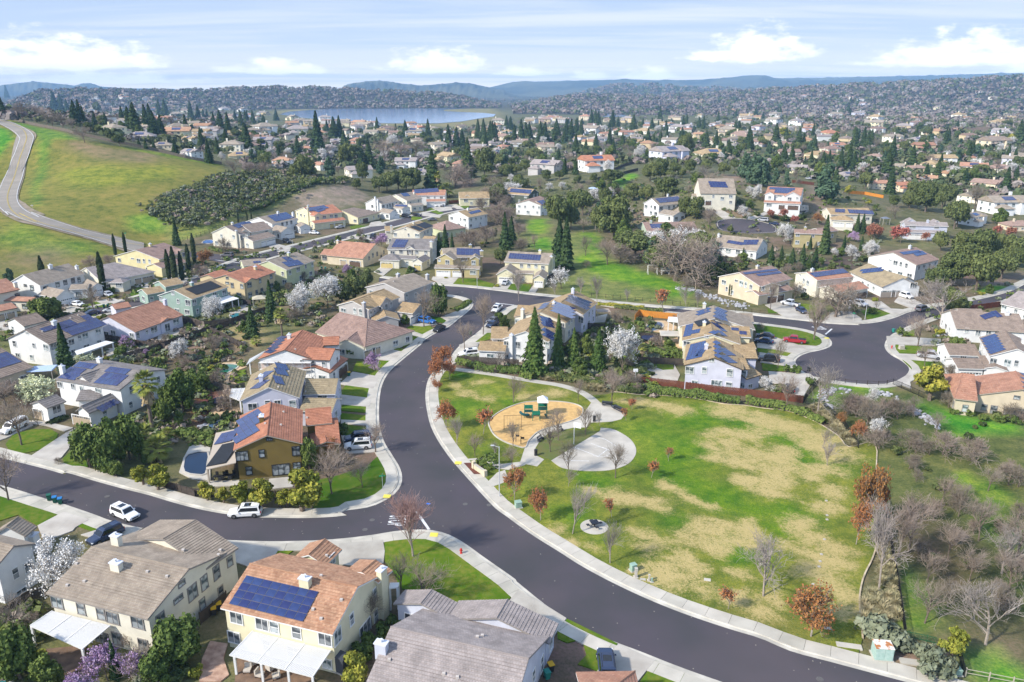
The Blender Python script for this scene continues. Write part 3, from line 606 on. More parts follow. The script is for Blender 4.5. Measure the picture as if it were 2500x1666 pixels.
lawns(m2,[(1010,1300),(1190,1260),(1400,1190),(1520,1080),(1575,1200),(1582,1270),(1560,1340),(1480,1420),(1380,1470),(1200,1510),(990,1528)],[(1235,572),(1447,600),(1440,640),(1432,670),(1190,640)],[(1205,722),(1417,738),(1415,782),(1200,765)],[(1195,784),(1415,806),(1412,842),(1200,835)],[(1200,868),(1420,895),(1430,990),(1380,960),(1240,960),(1195,940)],[(1320,388),(1587,383),(1500,502),(1290,460)],[(1560,250),(1640,172),(1812,205),(1690,277)],[(1545,263),(1690,296),(1670,312),(1535,280)],[(1700,130),(1790,92),(1890,110),(1890,150),(1820,182)],[(350,500),(400,465),(470,450),(475,540),(420,555),(360,530)])
lawns(m3,[(0,285),(50,250),(212,290),(142,347),(0,325)],[(0,352),(102,375),(0,445)],[(190,190),(337,213),(300,247),(165,230)],[(550,410),(635,340),(717,332),(710,387),(590,420)],[(430,485),(490,463),(600,465),(610,500),(560,500)],[(1520,310),(1640,290),(1600,350),(1500,360)])
lawns(m4,[(1210,258),(1400,280),(1600,310),(1740,345),(1815,395),(1780,448),(1600,437),(1400,368),(1240,335)],[(1240,468),(1400,482),(1568,520),(1540,546),(1250,502)],[(1280,598),(1482,625),(1472,667),(1290,660)],[(270,588),(510,612),(515,655),(420,657),(262,602)],[(1330,120),(1420,160),(1340,160)],[(1650,80),(1800,100),(1845,160),(1790,215),(1700,200),(1600,110)])
lawns(m5,[(0,435),(120,450),(242,520),(215,577),(110,545),(0,480)],[(540,500),(640,478),(800,523),(720,562),(600,582),(580,540)],[(773,788),(1240,825),(1200,872),(812,866)],[(900,925),(1205,945),(1180,1002),(985,1010)],[(930,650),(1010,640),(1005,716),(900,716)])
lawns(u3,[(1330,1110),(1385,1050),(1565,1050),(1775,1110),(1740,1162)],[(1890,1182),(1960,1098),(2170,1115),(2135,1200)],[(235,495),(300,480),(430,490),(380,517),(250,522)],[(1040,320),(1100,300),(1235,350),(1200,372)],[(890,388),(1000,398),(1010,422),(890,427)],[(1370,265),(1510,250),(1500,300),(1440,305)])
lawns(u1,[(1350,978),(1470,878),(1592,905),(1562,962),(1400,1000)],[(820,990),(920,968),(960,1005),(860,1020)],[(920,1070),(1090,1010),(1222,1050),(1100,1095)])
lawns(u2,[(470,1010),(540,918),(600,930),(602,972),(560,1002)]);lawns(m1,[(50,1160),(120,1072),(280,1032),(440,1030),(508,1070),(480,1140),(380,1205),(200,1242),(80,1212)],[(545,1290),(650,1200),(740,1260),(765,1362),(720,1388),(560,1332)])
drives(b1,[(475,308),(665,367),(560,425),(540,450),(330,530),(280,412)],[(600,480),(850,405),(885,420),(690,502)],[(1690,530),(2080,572),(2030,650),(1850,720),(1740,680),(1745,570)])
drives(b2,[(690,545),(1018,518),(1032,602),(1022,692),(830,715),(690,700)]);drives(b3,[(195,892),(340,965),(556,1100),(488,1195),(440,1270),(120,1080),(75,1040)],[(940,1292),(1212,1412),(1080,1575),(900,1575),(785,1492),(840,1400)])
drives(m1,[(265,1268),(580,1060),(690,1010),(730,1040),(540,1275),(470,1322)],[(280,955),(390,965),(640,1020),(560,1050),(400,1000),(270,985)],[(-60,1150),(50,1112),(290,1000),(265,955),(-60,1060)])
drives(m2,[(1290,468),(1492,505),(1472,550),(1447,600),(1235,570),(1190,560)],[(1155,640),(1212,645),(1432,672),(1417,737),(1205,720),(1198,765),(1195,835),(1190,862),(1135,850),(1150,700)],[(1200,836),(1415,846),(1418,880),(1200,866)],[(1200,955),(1432,992),(1482,1082),(1240,1095)],[(1480,265),(1540,270),(1530,283),(1672,315),(1602,387),(1500,375),(1390,360)],[(1640,165),(1700,138),(1832,185),(1812,203)],[(650,1290),(860,1270),(830,1350),(640,1370)])
drives(m3,[(0,270),(110,280),(240,262),(220,240),(70,250),(0,245)],[(270,200),(400,148),(475,165),(345,245)],[(625,295),(700,215),(735,260),(725,335),(640,335)],[(430,440),(500,420),(712,410),(600,432),(595,465),(440,472)])
drives(m4,[(1240,340),(1390,370),(1600,440),(1782,452),(1685,497),(1605,522),(1400,478),(1240,465)],[(1260,505),(1500,540),(1562,580),(1592,622),(1482,622),(1270,592)],[(1340,670),(1480,680),(1700,692),(1740,722),(1650,880),(1560,890),(1580,800),(1480,800),(1350,760)],[(1310,92),(1450,60),(1600,120),(1690,175),(1700,230),(1500,207),(1420,160)],[(1825,215),(1900,150),(2060,150),(2150,210),(2150,255),(1850,240)],[(280,625),(300,690),(330,745),(540,775),(570,700),(520,612),(515,655),(420,660),(300,615)])
drives(m5,[(430,410),(590,400),(720,420),(800,480),(960,490),(880,533),(800,522),(700,480),(590,452),(430,482)],[(880,360),(1010,400),(1090,450),(1060,482),(990,482),(830,420)],[(762,720),(1237,745),(1237,805),(770,792)],[(805,870),(1040,880),(1310,900),(1300,935),(1180,945),(890,922)],[(975,1010),(1050,1020),(960,1080),(980,1180),(830,1122),(935,1062)])
drives(u3,[(1120,1030),(1392,1042),(1330,1112),(1230,1117),(1105,1060)],[(1820,1085),(1960,1092),(1880,1177),(1735,1165)],[(490,980),(560,930),(700,935),(590,1022)],[(200,612),(300,580),(480,590),(470,642),(250,625)],[(460,450),(560,440),(625,485),(430,502)],[(1010,340),(1215,380),(1190,402),(1000,380)],[(1190,340),(1090,290),(1300,270),(1330,320)],[(1280,265),(1370,260),(1450,308),(1380,310)])
drives(u1,[(660,1080),(760,1050),(910,1130),(760,1172)],[(1010,1030),(1200,995),(1292,1030),(1150,1082)],[(1430,870),(1650,785),(1790,830),(1600,892),(1470,882)],[(-60,1250),(250,1200),(330,1270),(280,1340),(-60,1340)],[(1700,800),(2000,720),(2080,760),(1960,830),(1750,800)])
drives(u2,[(1110,705),(1200,680),(1420,735),(1250,785)]);drives(u5,[(240,500),(345,490),(610,637),(480,642),(360,560)],[(700,640),(850,590),(1010,540),(1340,560),(1250,602),(980,580),(800,642)])
drives(u4,[(0,1050),(60,985),(200,980),(140,1065)],[(345,1085),(400,1010),(470,1005),(410,1095)])
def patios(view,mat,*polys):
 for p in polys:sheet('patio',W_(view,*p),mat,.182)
m_pav=M('stamped_patio',srgb(190,158,136),srgb(150,118,100),scale=1.2,detail=6,rough=.9,bump=.3);m_tan=M('tan_deck_concrete',srgb(205,178,140),srgb(180,152,118),scale=.6,rough=.9)
patios(b1,m_pav,[(1560,1270),(1690,1290),(1660,1400),(1700,1520),(1640,1568),(1480,1568),(1500,1400)]);patios(b1,M('patio_painted_shade',srgb(128,104,84),srgb(98,80,66),scale=1,rough=.9),[(330,1330),(640,1300),(620,1480),(480,1540),(300,1480)],[(1760,1390),(2100,1420),(2300,1500),(2350,1600),(1740,1600)])  # patios by the covers: shade is put into a darker patio colour
patios(m2,m_tan,[(200,480),(300,400),(460,390),(480,430),(360,480),(340,520),(400,560),(330,560)],[(230,680),(330,620),(440,640),(440,760),(380,900),(280,860),(200,780)])
patios(m2,m_conc,[(-40,1240),(0,1120),(60,1010),(200,1050),(200,1300),(60,1290)],[(100,1310),(420,1300),(430,1340),(200,1350)]);patios(m1,m_drive,[(920,330),(1100,320),(1300,310),(1260,370),(1100,380),(930,410)],[(1380,210),(1500,165),(1680,140),(1760,160),(1640,200),(1460,255),(1370,260)])
patios(m4,m_tan,[(240,310),(300,230),(440,230),(600,310),(560,340),(400,330)],[(420,400),(590,370),(600,470),(420,440)],[(230,420),(380,390),(400,440),(300,445)]);patios(m3,m_conc,[(1600,200),(1720,170),(1700,240),(1570,245)],[(1430,310),(1500,290),(1540,320),(1480,345)])
patios(u2,m_court,[(690,1340),(880,1330),(960,1390),(880,1420),(700,1420)])
def roof_mat(name,c,c2,mortar=.74,bw=.32,rh=.36):
 if name in _M:return _M[name]
 m=bpy.data.materials.new(name);m.use_nodes=True;nt=m.node_tree;N=nt.nodes;Lk=nt.links
 b=N['Principled BSDF'];SV(b,'Roughness',.85);SV(b,'Specular IOR Level',.2)
 uv=N.new('ShaderNodeUVMap');br=N.new('ShaderNodeTexBrick');Lk.new(uv.outputs[0],br.inputs[0])
 SV(br,'Scale',1);SV(br,'Brick Width',bw);SV(br,'Row Height',rh);SV(br,'Mortar Size',.028);SV(br,'Mortar Smooth',.6);SV(br,'Bias',0)
 SV(br,'Color1',c+(1,));SV(br,'Color2',c2+(1,));SV(br,'Mortar',tuple(x*mortar for x in c)+(1,))
 n=N.new('ShaderNodeTexNoise');SV(n,'Scale',.55);SV(n,'Detail',6);Lk.new(uv.outputs[0],n.inputs[0])
 r=N.new('ShaderNodeMapRange');SV(r,1,.3);SV(r,2,.7);SV(r,3,.78);SV(r,4,1.18);Lk.new(n.outputs[0],r.inputs[0])
 h=N.new('ShaderNodeHueSaturation');Lk.new(r.outputs[0],h.inputs['Value']);Lk.new(br.outputs[0],h.inputs['Color']);Lk.new(h.outputs[0],b.inputs['Base Color'])
 bn=N.new('ShaderNodeBump');SV(bn,'Strength',.6);SV(bn,'Distance',.04)
 inv=N.new('ShaderNodeMath');inv.operation='SUBTRACT';SV(inv,0,1);Lk.new(br.outputs['Fac'],inv.inputs[1]);Lk.new(inv.outputs[0],bn.inputs['Height']);Lk.new(bn.outputs[0],b.inputs['Normal'])
 _M[name]=m;return m
RC={'tan':((160,147,130),(146,132,117)),'brown':((152,135,120),(134,118,106)),'pink':((186,146,116),(158,116,90)),'orange':((182,126,98),(166,112,88)),'grey':((162,151,145),(146,137,132)),'dgrey':((138,131,126),(122,116,112)),'clay':((180,136,112),(164,118,96)),'sand':((176,152,116),(152,130,100)),'mauve':((160,134,120),(140,116,106)),'olive':((164,148,118),(146,131,104))}
WC={'white':(236,236,232),'cream':(232,226,206),'butter':(232,224,188),'blue':(206,210,222),'olive':(132,112,58),'teal':(158,180,167),'peach':(222,202,160),'lime':(206,210,170),'grey':(190,186,182),'yellow':(232,220,170),'mint':(192,207,186),'tan':(214,194,156),'dkgreen':(96,104,90),'sand':(218,204,176),'mustard':(196,182,134),'lilac':(214,214,226)}
def wmat(k):
 c=srgb(*WC[k]);return M('stucco_'+k,tuple(x*.86 for x in c),tuple(x*.75 for x in c),scale=.6,detail=8,rough=.9,bump=.12,bscale=14)
def rmat(k):
 a,b=RC[k];return roof_mat('tile_'+k,tuple(x*1.0 for x in srgb(*a)),tuple(x*1.0 for x in srgb(*b)))
def tmat(k):return{'white':M('trim_white',(.72,.71,.68),rough=.7),'brown':M('trim_brown',(.10,.075,.055),rough=.7),'tan':M('trim_tan',(.40,.34,.27),rough=.7),'black':M('trim_black',(.03,.028,.026),rough=.6),'grey':M('trim_grey',(.25,.23,.21),rough=.7)}[k]
m_glass=M('window_glass',(.07,.09,.10),(.34,.37,.37),scale=.9,detail=1,rough=.08,spec=.6,lo=.45,hi=.55,rnd=.5)
m_solar=M('solar_cell',(.018,.028,.10),(.03,.045,.14),scale=.8,rough=.12,spec=.75,rnd=.15)  # dark blue cells; base colour made bluer to stand in for reflected sky
m_sframe=M('solar_frame',(.10,.11,.14),rough=.4);m_pool_solar=M('pool_collector',(.012,.012,.013),(.02,.02,.021),scale=2,rough=.5)
m_gdoor={'white':M('garage_white',(.74,.73,.70),rough=.6),'tan':M('garage_tan',(.40,.32,.22),rough=.6),'brown':M('garage_brown',(.13,.085,.06),rough=.6),'yellow':M('garage_yellow',(.58,.46,.20),rough=.6),'grey':M('garage_grey',(.30,.26,.22),rough=.6)}
m_brick=M('brick_front',(.20,.10,.075),(.14,.075,.06),scale=6,rough=.9,bump=.4);m_stone=M('stone_front',(.26,.21,.17),(.16,.13,.11),scale=4,rough=.9,bump=.4)
_PM={}
def pm(key,fn):
 if key not in _PM:_PM[key]=fn()
 return _PM[key]
def win_mesh(w,h,trim,mull):
 def f():
  mb=MB();t=.10
  for c,s in(((0,-.03,h/2+t/2),(w+2*t,.10,t)),((0,-.04,-h/2-t/2),(w+2*t+.06,.13,t)),((-w/2-t/2,-.03,0),(t,.10,h)),((w/2+t/2,-.03,0),(t,.10,h))):mb.box(c,s)
  for k in range(1,mull):mb.box((-w/2+w*k/mull,-.035,0),(.06,.05,h))
  if mull==1:mb.box((0,-.035,0),(w,.05,.06))
  return mb.mesh('window',tmat(trim))
 return pm(('win',w,h,trim,mull),f)
def pane_mesh(w,h):
 def f():mb=MB();mb.box((0,-.012,0),(w,.02,h));return mb.mesh('pane',m_glass)
 return pm(('pane',w,h),f)
def gd_mesh(w,h,k,lights=True):
 def f():
  mb=MB();rows=4
  mb.box((0,.0,0),(w,.06,h))
  for r in range(rows):
   n=max(2,int(round(w/.62)))
   for c in range(n):
    if lights and r==rows-1:mb.box((-w/2+w*(c+.5)/n,-.035,-h/2+h*(r+.5)/rows),(w/n-.16,.03,h/rows-.2),1)
    else:mb.box((-w/2+w*(c+.5)/n,-.04,-h/2+h*(r+.5)/rows),(w/n-.10,.04,h/rows-.09))
  for c,s in(((0,-.04,h/2+.06),(w+.3,.12,.12)),((-w/2-.08,-.04,0),(.16,.12,h)),((w/2+.08,-.04,0),(.16,.12,h))):mb.box(c,s,2)
  return mb.mesh('garage_door',[m_gdoor[k],m_glass,tmat('white')])
 return pm(('gd',w,h,k,lights),f)
def panel_mesh(w,h):
 def f():
  mb=MB();mb.box((0,0,0),(w,h,.035),1)
  nx,ny=2,3
  mb.box((0,0,.02),(w-.05,h-.05,.008),0)
  return mb.mesh('solar_panel',[m_solar,m_sframe])
 return pm(('sp',round(w,2),round(h,2)),f)
ALLH=[]
class House:
 def __init__(s,label,wall='white',roof='tan',trim='white',rtrim=None,name='house',cat='house',wtrim=None,auto=True,group=None):
  s.label,s.wall,s.roof,s.trim,s.rtrim=label,wall,roof,trim,rtrim or trim;s.wtrim=wtrim or trim
  s.name,s.cat,s.auto,s.group=name,cat,auto,group;s.V=[];s.root=None;s.z=None;s.wins=[];s.late=[]
  ALLH.append(s)
 def _base(s,p,h,z=None):
  if z is not None:return z
  if s.z is not None:return s.z
  zb=0.0
  for _ in range(6):P=unp(p,zb+h);zb=.5*zb+.5*hg(P[0],P[1])
  s.z=zb;return zb
 def add(s,O,u,n,L,W,h,rise,hip,zb,oh,roof=None,wall=None,brick=None):
  s.V.append(dict(O=V3((O[0],O[1])),u=V3(u[:2]),n=V3(n[:2]),L=L,W=W,h=h,rise=rise,hip=hip,z=zb,oh=oh,roof=roof or s.roof,wall=wall or s.wall,brick=brick));return s
 def vol(s,P0,P1,R=None,end=0,W=None,pitch=.42,h=5.6,side=1,hip=(0,0),oh=.45,z=None,L=None,**k):
  zb=s._base(P0,h,z);A,B=unp(P0,zb+h),unp(P1,zb+h);u=(B-A)[:2];Lg=vlen(u);u=u/Lg
  n=V3((-u[1],u[0]));mid=((A+B)/2)[:2]
  if n@mid<0:n=-n
  n=n*side
  if R is not None:
   Q=(A if end==0 else B)[:2];m=n.copy()
   if hip[end]:m=n+(u if end==0 else-u)
   d=ray(R);Mx=V3([[d[0],-m[0]],[d[1],-m[1]]]);t,q=np.linalg.solve(Mx,Q)
   rise=CH+t*d[2]-(zb+h)
   if q<0:n=-n;q=-q
   W2=min(max(2*q,5),20);pr=rise/max(W2/2,.1);pc=min(max(pr,.28),.6)
   W,rise=W2,pc*W2/2
  else:rise=pitch*W/2
  return s.add(A,u,n,L or Lg,W,h,rise,hip,zb,oh,**k)
 def gab(s,Pl,Pr,pk=None,far=None,L=None,h=5.6,hip=(0,0),oh=.45,z=None,pitch=.42,**k):
  zb=s._base(Pl,h,z);A,B=unp(Pl,zb+h)[:2],unp(Pr,zb+h)[:2];w=B-A;Wd=vlen(w);w=w/Wd;mid=(A+B)/2
  if pk is not None:
   d=ray(pk);t,q=np.linalg.solve(V3([[d[0],-w[0]],[d[1],-w[1]]]),A);rise=CH+t*d[2]-zb-h
   pr=rise/(Wd/2);pc=min(max(pr,.28),.6)
   rise=pc*Wd/2
  else:rise=pitch*Wd/2
  u=V3((-w[1],w[0]))
  if u@mid<0:u=-u
  if far is not None:
   Pf=unp(far,zb+h+rise)[:2];dv=Pf-mid;L=vlen(dv);dv=dv/L;u=dv
   n=V3((-u[1],u[0]));
   if n@w<0:n=-n
   Wd=abs(n@(B-A));L=min(max(L,3),26)
  else:
   n=w
  O=mid-n*Wd/2
  return s.add(O,u,n,L,Wd,h,rise,hip,zb,oh,**k)
 def pt(s,v,a,b,z):p=v['O']+v['u']*a+v['n']*b;return V3((p[0],p[1],z))
 def planes(s,v):
  L,W,z=v['L'],v['W'],v['z']+v['h'];r=v['rise'];e=[min(W/2,L*.48)*hp for hp in v['hip']];q=lambda a,b,t:s.pt(v,a,b,z+r*t)
  out=[[q(0,0,0),q(L,0,0),q(L-e[1],W/2,1),q(e[0],W/2,1)],[q(L,W,0),q(0,W,0),q(e[0],W/2,1),q(L-e[1],W/2,1)]]
  if v['hip'][0]:out.append([q(0,W,0),q(0,0,0),q(e[0],W/2,1)])
  if v['hip'][1]:out.append([q(L,0,0),q(L,W,0),q(L-e[1],W/2,1)])
  res=[]
  for p in out:
   N_=np.cross(p[1]-p[0],p[2]-p[0])
   if N_[2]<0:p=[p[1],p[0]]+p[2:][::-1];N_=-N_
   res.append((p,N_/vlen(N_)))
  return res
 def walls(s,v):
  g0=v['oh']if v['hip'][0]else .28;g1=v['oh']if v['hip'][1]else .28;o=v['oh'];L,W=v['L'],v['W']
  a0,a1,b0,b1_=g0,L-g1,o,W-o
  c=[(a0,b0),(a1,b0),(a1,b1_),(a0,b1_)];N_=[-v['n'],v['u'],v['n'],-v['u']]
  return[(s.pt(v,*c[i],v['z']),s.pt(v,*c[(i+1)%4],v['z']),N_[i],i)for i in range(4)]
 def hit(s,p,kind='any'):
  d=ray(p);best=None
  for vi,v in enumerate(s.V):
   if kind in('any','wall'):
    for A,B,n,i in s.walls(v):
     dn=d[0]*n[0]+d[1]*n[1]
     if dn>=-1e-4:continue
     t=((A[0])*n[0]+(A[1])*n[1])/dn;P=C0+d*t;w=(B-A)[:2];lw=vlen(w);k=((P-A)[:2]@w)/lw
     top=v['h']+(v['rise']if i in(1,3)and not v['hip'][1 if i==1 else 0]else 0)+.3
     if-.3<k<lw+.3 and-.4<P[2]-v['z']<top and(best is None or t<best[0]):best=(t,P,V3((n[0],n[1],0)),v,('w',i))
   if kind in('any','roof'):
    for pl,n in s.planes(v):
     dn=d@n
     if dn>=-1e-4:continue
     t=((pl[0]-C0)@n)/dn;P=C0+d*t
     if inpoly(V3([P[0]]),V3([P[1]]),pl)[0]and(best is None or t<best[0]):best=(t,P,n,v,('r',pl))
  return best
 def win(s,view,*items,w=1.2,h=1.4,mull=2,trim=None):
  for it in items:
   ww,hh,mm=w,h,mull
   if len(it)>2:ww=it[2]
   if len(it)>3:hh=it[3]
   if len(it)>4:mm=it[4]
   s.late.append(('win',view(it[0],it[1]),ww,hh,mm,trim or s.wtrim))
  return s
 def garage(s,view,*items,col='white',h=2.15):
  for it in items:s.late.append(('gar',view(it[0],it[1]),it[2]if len(it)>2 else 4.8,h,col))
  return s
 def solar(s,view,tl,tr,bl,nx,ny,col=None):s.late.append(('sol',view(*tl),view(*tr),view(*bl),nx,ny,col));return s
 def chim(s,view,*items,w=1.0,d=.75,up=1.3,wall=None):
  for it in items:s.late.append(('chim',view(it[0],it[1]),it[2]if len(it)>2 else w,d,it[3]if len(it)>3 else up,wall))
  return s
 def vent(s,view,*items):
  for it in items:s.late.append(('vent',view(*it)))
  return s
 def cover(s,view,pts,hs,posts=(),slats=True,col='white'):s.late.append(('cover',[view(*p)for p in pts],hs,posts,slats,col));return s
 def done(s):
  allp=V3([s.pt(v,v['L']/2,v['W']/2,v['z'])for v in s.V]);c=allp[0]
  s.root=empty(s.name,(c[0],c[1],s.V[0]['z']),s.label,s.cat,s.group);R=V3((c[0],c[1],s.V[0]['z']));s.R=R
  dist=hypot(c[0],c[1]);row=.42 if dist<150 else(.62 if dist<230 else 0)
  wb={};rb={};tc={}
  for vi,v in enumerate(s.V):
   mb=wb.setdefault(v['wall'],MB());W,L,o=v['W'],v['L'],v['oh'];zt=v['z']+v['h'];sl=v['rise']/(W/2)
   cs=[(A,B,n,i)for A,B,n,i in s.walls(v)]
   th=lambda b:zt+sl*min(b,W-b)-.03
   for A,B,n,i in cs:
    A2,B2=A-R,B-R;zz=th(o)-R[2];lo=-.35 if dist<250 else-3.5
    if i in(1,3)and not v['hip'][1 if i==1 else 0]:
     m=(A2+B2)/2;mb.face([(A2[0],A2[1],lo),(B2[0],B2[1],lo),(B2[0],B2[1],zz),(m[0],m[1],th(W/2)-R[2]),(A2[0],A2[1],zz)])
    else:mb.face([(A2[0],A2[1],lo),(B2[0],B2[1],lo),(B2[0],B2[1],zz),(A2[0],A2[1],zz)])
   rm=rb.setdefault(v['roof'],MB());tm=tc.setdefault(v['roof'],MB())
   for pl,n in s.planes(v):
    up=V3((0,0,.13));e=pl[1]-pl[0];e=e/vlen(e);sv=np.cross(n,e)
    uvs=[((p-pl[0])@e,(p-pl[0])@sv)for p in pl];T=[p-R+up for p in pl];Bm=[p-R-V3((0,0,.05))for p in pl]
    rm.face(T,0,uvs);rm.face(Bm[::-1],1)
    for k in range(len(pl)):j=(k+1)%len(pl);rm.face([Bm[k],Bm[j],T[j],T[k]],1)
    if row:
     poly=uvs;vm=max(q[1]for q in uvs);k=0
     while k*row<vm-.05:
      lo,hi=k*row-.03 if k==0 else k*row,min((k+1)*row,vm);cl=poly
      for lim,sg in((lo,1),(hi,-1)):
       o2=[]
       for a,b_ in zip(cl,cl[1:]+cl[:1]):
        ia,ib=(a[1]-lim)*sg>=0,(b_[1]-lim)*sg>=0
        if ia:o2.append(a)
        if ia!=ib:t=(lim-a[1])/(b_[1]-a[1]);o2.append((a[0]+(b_[0]-a[0])*t,lim))
       cl=o2
       if not cl:break
      if len(cl)>=3:
       def at(q):return pl[0]-R+up+e*q[0]+sv*q[1]+n*(.012+.055*(1-(q[1]-lo)/max(hi-lo,.01)))
       tm.face([at(q)for q in cl],0,cl)
       lowq=sorted([q for q in cl if abs(q[1]-lo)<1e-6],key=lambda q:q[0])
       if len(lowq)>=2:
        a,b_=lowq[0],lowq[-1];f0=lambda q:pl[0]-R+up+e*q[0]+sv*q[1]
        tm.face([f0(a),f0(b_),at(b_),at(a)],0,[a,b_,b_,a])
      k+=1
   q=lambda a,b,t:s.pt(v,a,b,zt+v['rise']*t)-R+V3((0,0,.16))
   e=[min(W/2,L*.48)*hp for hp in v['hip']];lines=[(q(e[0],W/2,1),q(L-e[1],W/2,1))]
   if v['hip'][0]:lines+=[(q(0,0,0),q(e[0],W/2,1)),(q(0,W,0),q(e[0],W/2,1))]
   if v['hip'][1]:lines+=[(q(L,0,0),q(L-e[1],W/2,1)),(q(L,W,0),q(L-e[1],W/2,1))]
   if dist<230:
    for a,b_ in lines:rm.tube(a,b_,.11,.11,5,0)
  for k,mb in wb.items():mb.build('wall',wmat(k),s.root)
  for k,mb in rb.items():
   ro=mb.build('roof',[rmat(k),tmat(s.rtrim)],s.root);s.roofo=ro
   if tc[k].f:tc[k].build('tile_course',rmat(k),ro)['kind']='stuff'
  pl_used=[]
  def place(P,n):
   a=atan2(n[1],n[0])+pi/2;return Matrix.Translation(Vector(P-R))@Matrix.Rotation(a,4,'Z')
  s.used=[]
  def addwin(P,n,w,h,mull,trim):
   o=ob('window',win_mesh(w,h,trim,mull),s.root);o.matrix_local=place(P,n);ob('pane',pane_mesh(w,h),o);s.used.append((P,max(w,h)))
  for it in s.late:
   k=it[0]
   if k=='win':
    r=s.hit(it[1],'wall')
    if r:addwin(r[1]+r[2]*.02,r[2],it[2],it[3],it[4],it[5])
   elif k=='gar':
    r=s.hit(it[1],'wall')
    if r:
     P=r[1]+r[2]*.03;P[2]=r[3]['z']+it[3]/2+.05;o=ob('garage_door',gd_mesh(it[2],it[3],it[4]),s.root);o.matrix_local=place(P,r[2]);s.used.append((P,it[2]+.6))
   elif k=='sol':
    r=s.hit(it[1],'roof')
    if not r:r=s.hit(tuple(V3(it[1])*.5+(V3(it[2])+V3(it[3]))*.25),'roof')
    if not r:continue
    n=r[2];P0=r[1]
    def on(p):d=ray(p);return C0+d*(((P0-C0)@n)/(d@n))
    A,B,D=on(it[1]),on(it[2]),on(it[3]);nx,ny=it[4],it[5];ex,ey=(B-A)/nx,(D-A)/ny
    xd=ex/vlen(ex);yd=np.cross(n,xd);
    w_,h_=vlen(ex)-.03,abs(ey@yd)-.03
    if it[6]=='pool':w_,h_=w_+.03,h_+.03
    me=panel_mesh(w_,h_)if it[6]!='pool' else pm(('pool',round(w_,2),round(h_,2)),lambda:(lambda mb:(mb.box((0,0,0),(w_,h_,.03)),mb.mesh('pool_collector',m_pool_solar))[1])(MB()))
    for i in range(nx):
     for j in range(ny):
      c_=A+ex*(i+.5)+ey*(j+.5)+n*.25
      o=ob('solar_panel' if it[6]!='pool' else 'pool_collector',me,s.root)
      m4_=Matrix(((xd[0],yd[0],n[0],c_[0]-R[0]),(xd[1],yd[1],n[1],c_[1]-R[1]),(xd[2],yd[2],n[2],c_[2]-R[2]),(0,0,0,1)));o.matrix_local=m4_
   elif k=='chim':
    r=None
    for dy in range(0,24,2):
     r=r or s.hit((it[1][0],it[1][1]+dy),'any')
    if not r:continue
    P=r[1].copy();v=r[3];w_,d_,up=it[2],it[3],it[4]
    zlo=P[2]-.8-R[2]if r[4][0]=='r' else-.2
    ztop=P[2]+up-R[2];a=atan2(v['u'][1],v['u'][0]);mb=MB()
    if r[4][0]=='w':P=P+r[2]*d_*.3
    mb.box((P[0]-R[0],P[1]-R[1],(zlo+ztop)/2),(w_,d_,ztop-zlo),0,a)
    o=mb.build('chimney',wmat(it[5]or s.wall),s.root)
    mb=MB();mb.box((P[0]-R[0],P[1]-R[1],ztop+.06),(w_+.18,d_+.18,.14),0,a);mb.tube((P[0]-R[0],P[1]-R[1],ztop+.1),(P[0]-R[0],P[1]-R[1],ztop+.42),.13);mb.tube((P[0]-R[0],P[1]-R[1],ztop+.42),(P[0]-R[0],P[1]-R[1],ztop+.50),.2)
    mb.build('chimney_cap',M('chimney_cap_metal',(.62,.64,.68),rough=.5),o)
   elif k=='vent':
    r=s.hit(it[1],'roof')
    if r:
     P=r[1]-R;mb=MB();mb.box((P[0],P[1],P[2]+.22),(.34,.3,.34));mb.build('roof_vent',M('vent_metal',(.5,.45,.40),rough=.7),s.root)
   elif k=='cover':
    _,pts,hs,posts,slats,col=it;Q=[unp(p,s.V[0]['z']+h)-R for p,h in zip(pts,hs)];mt=tmat(col)
    cv=bpy.data.objects.new('patio_cover',None);link(cv,s.root)
    def bl(a,b):return Q[0]*(1-a)*(1-b)+Q[1]*a*(1-b)+Q[2]*a*b+Q[3]*(1-a)*b
    mb=MB();n1=vlen(Q[1]-Q[0])
    if slats:
     N_=max(6,int(n1/.16))
     for i in range(N_):
      a0,a1=i/N_,(i+.60)/N_;lo=[bl(a0,0),bl(a1,0),bl(a1,1),bl(a0,1)]
      A_=sum(lo[k][0]*lo[(k+1)%4][1]-lo[(k+1)%4][0]*lo[k][1]for k in range(4))
      if A_<0:lo=lo[::-1]
      mb.hull(lo,[p+V3((0,0,.06))for p in lo])
     mb.build('slat',mt,cv)['kind']='stuff'
     mb=MB()
     for b in(.03,.33,.66,.97):mb.tube(bl(0,b)-V3((0,0,.08)),bl(1,b)-V3((0,0,.08)),.07,.07,4)
     for a in(.01,.34,.67,.99):
      lo=[bl(a-.006,0),bl(a+.006,0),bl(a+.006,1),bl(a-.006,1)];mb.tube(bl(a,0)+V3((0,0,.08)),bl(a,1)+V3((0,0,.08)),.06,.06,4)
     mb.build('beam',mt,cv)
    else:
     lo=[bl(0,0),bl(1,0),bl(1,1),bl(0,1)];A_=sum(lo[k][0]*lo[(k+1)%4][1]-lo[(k+1)%4][0]*lo[k][1]for k in range(4))
     if A_<0:lo=lo[::-1]
     mb.hull(lo,[p+V3((0,0,.14))for p in lo]);mb.build('cover_roof',mt,cv)
    for a,b in posts:
     p=bl(a,b);mb=MB();mb.box((p[0],p[1],(p[2]-.1)/2),(.24,.24,p[2]-.1));mb.build('post',mt,cv)
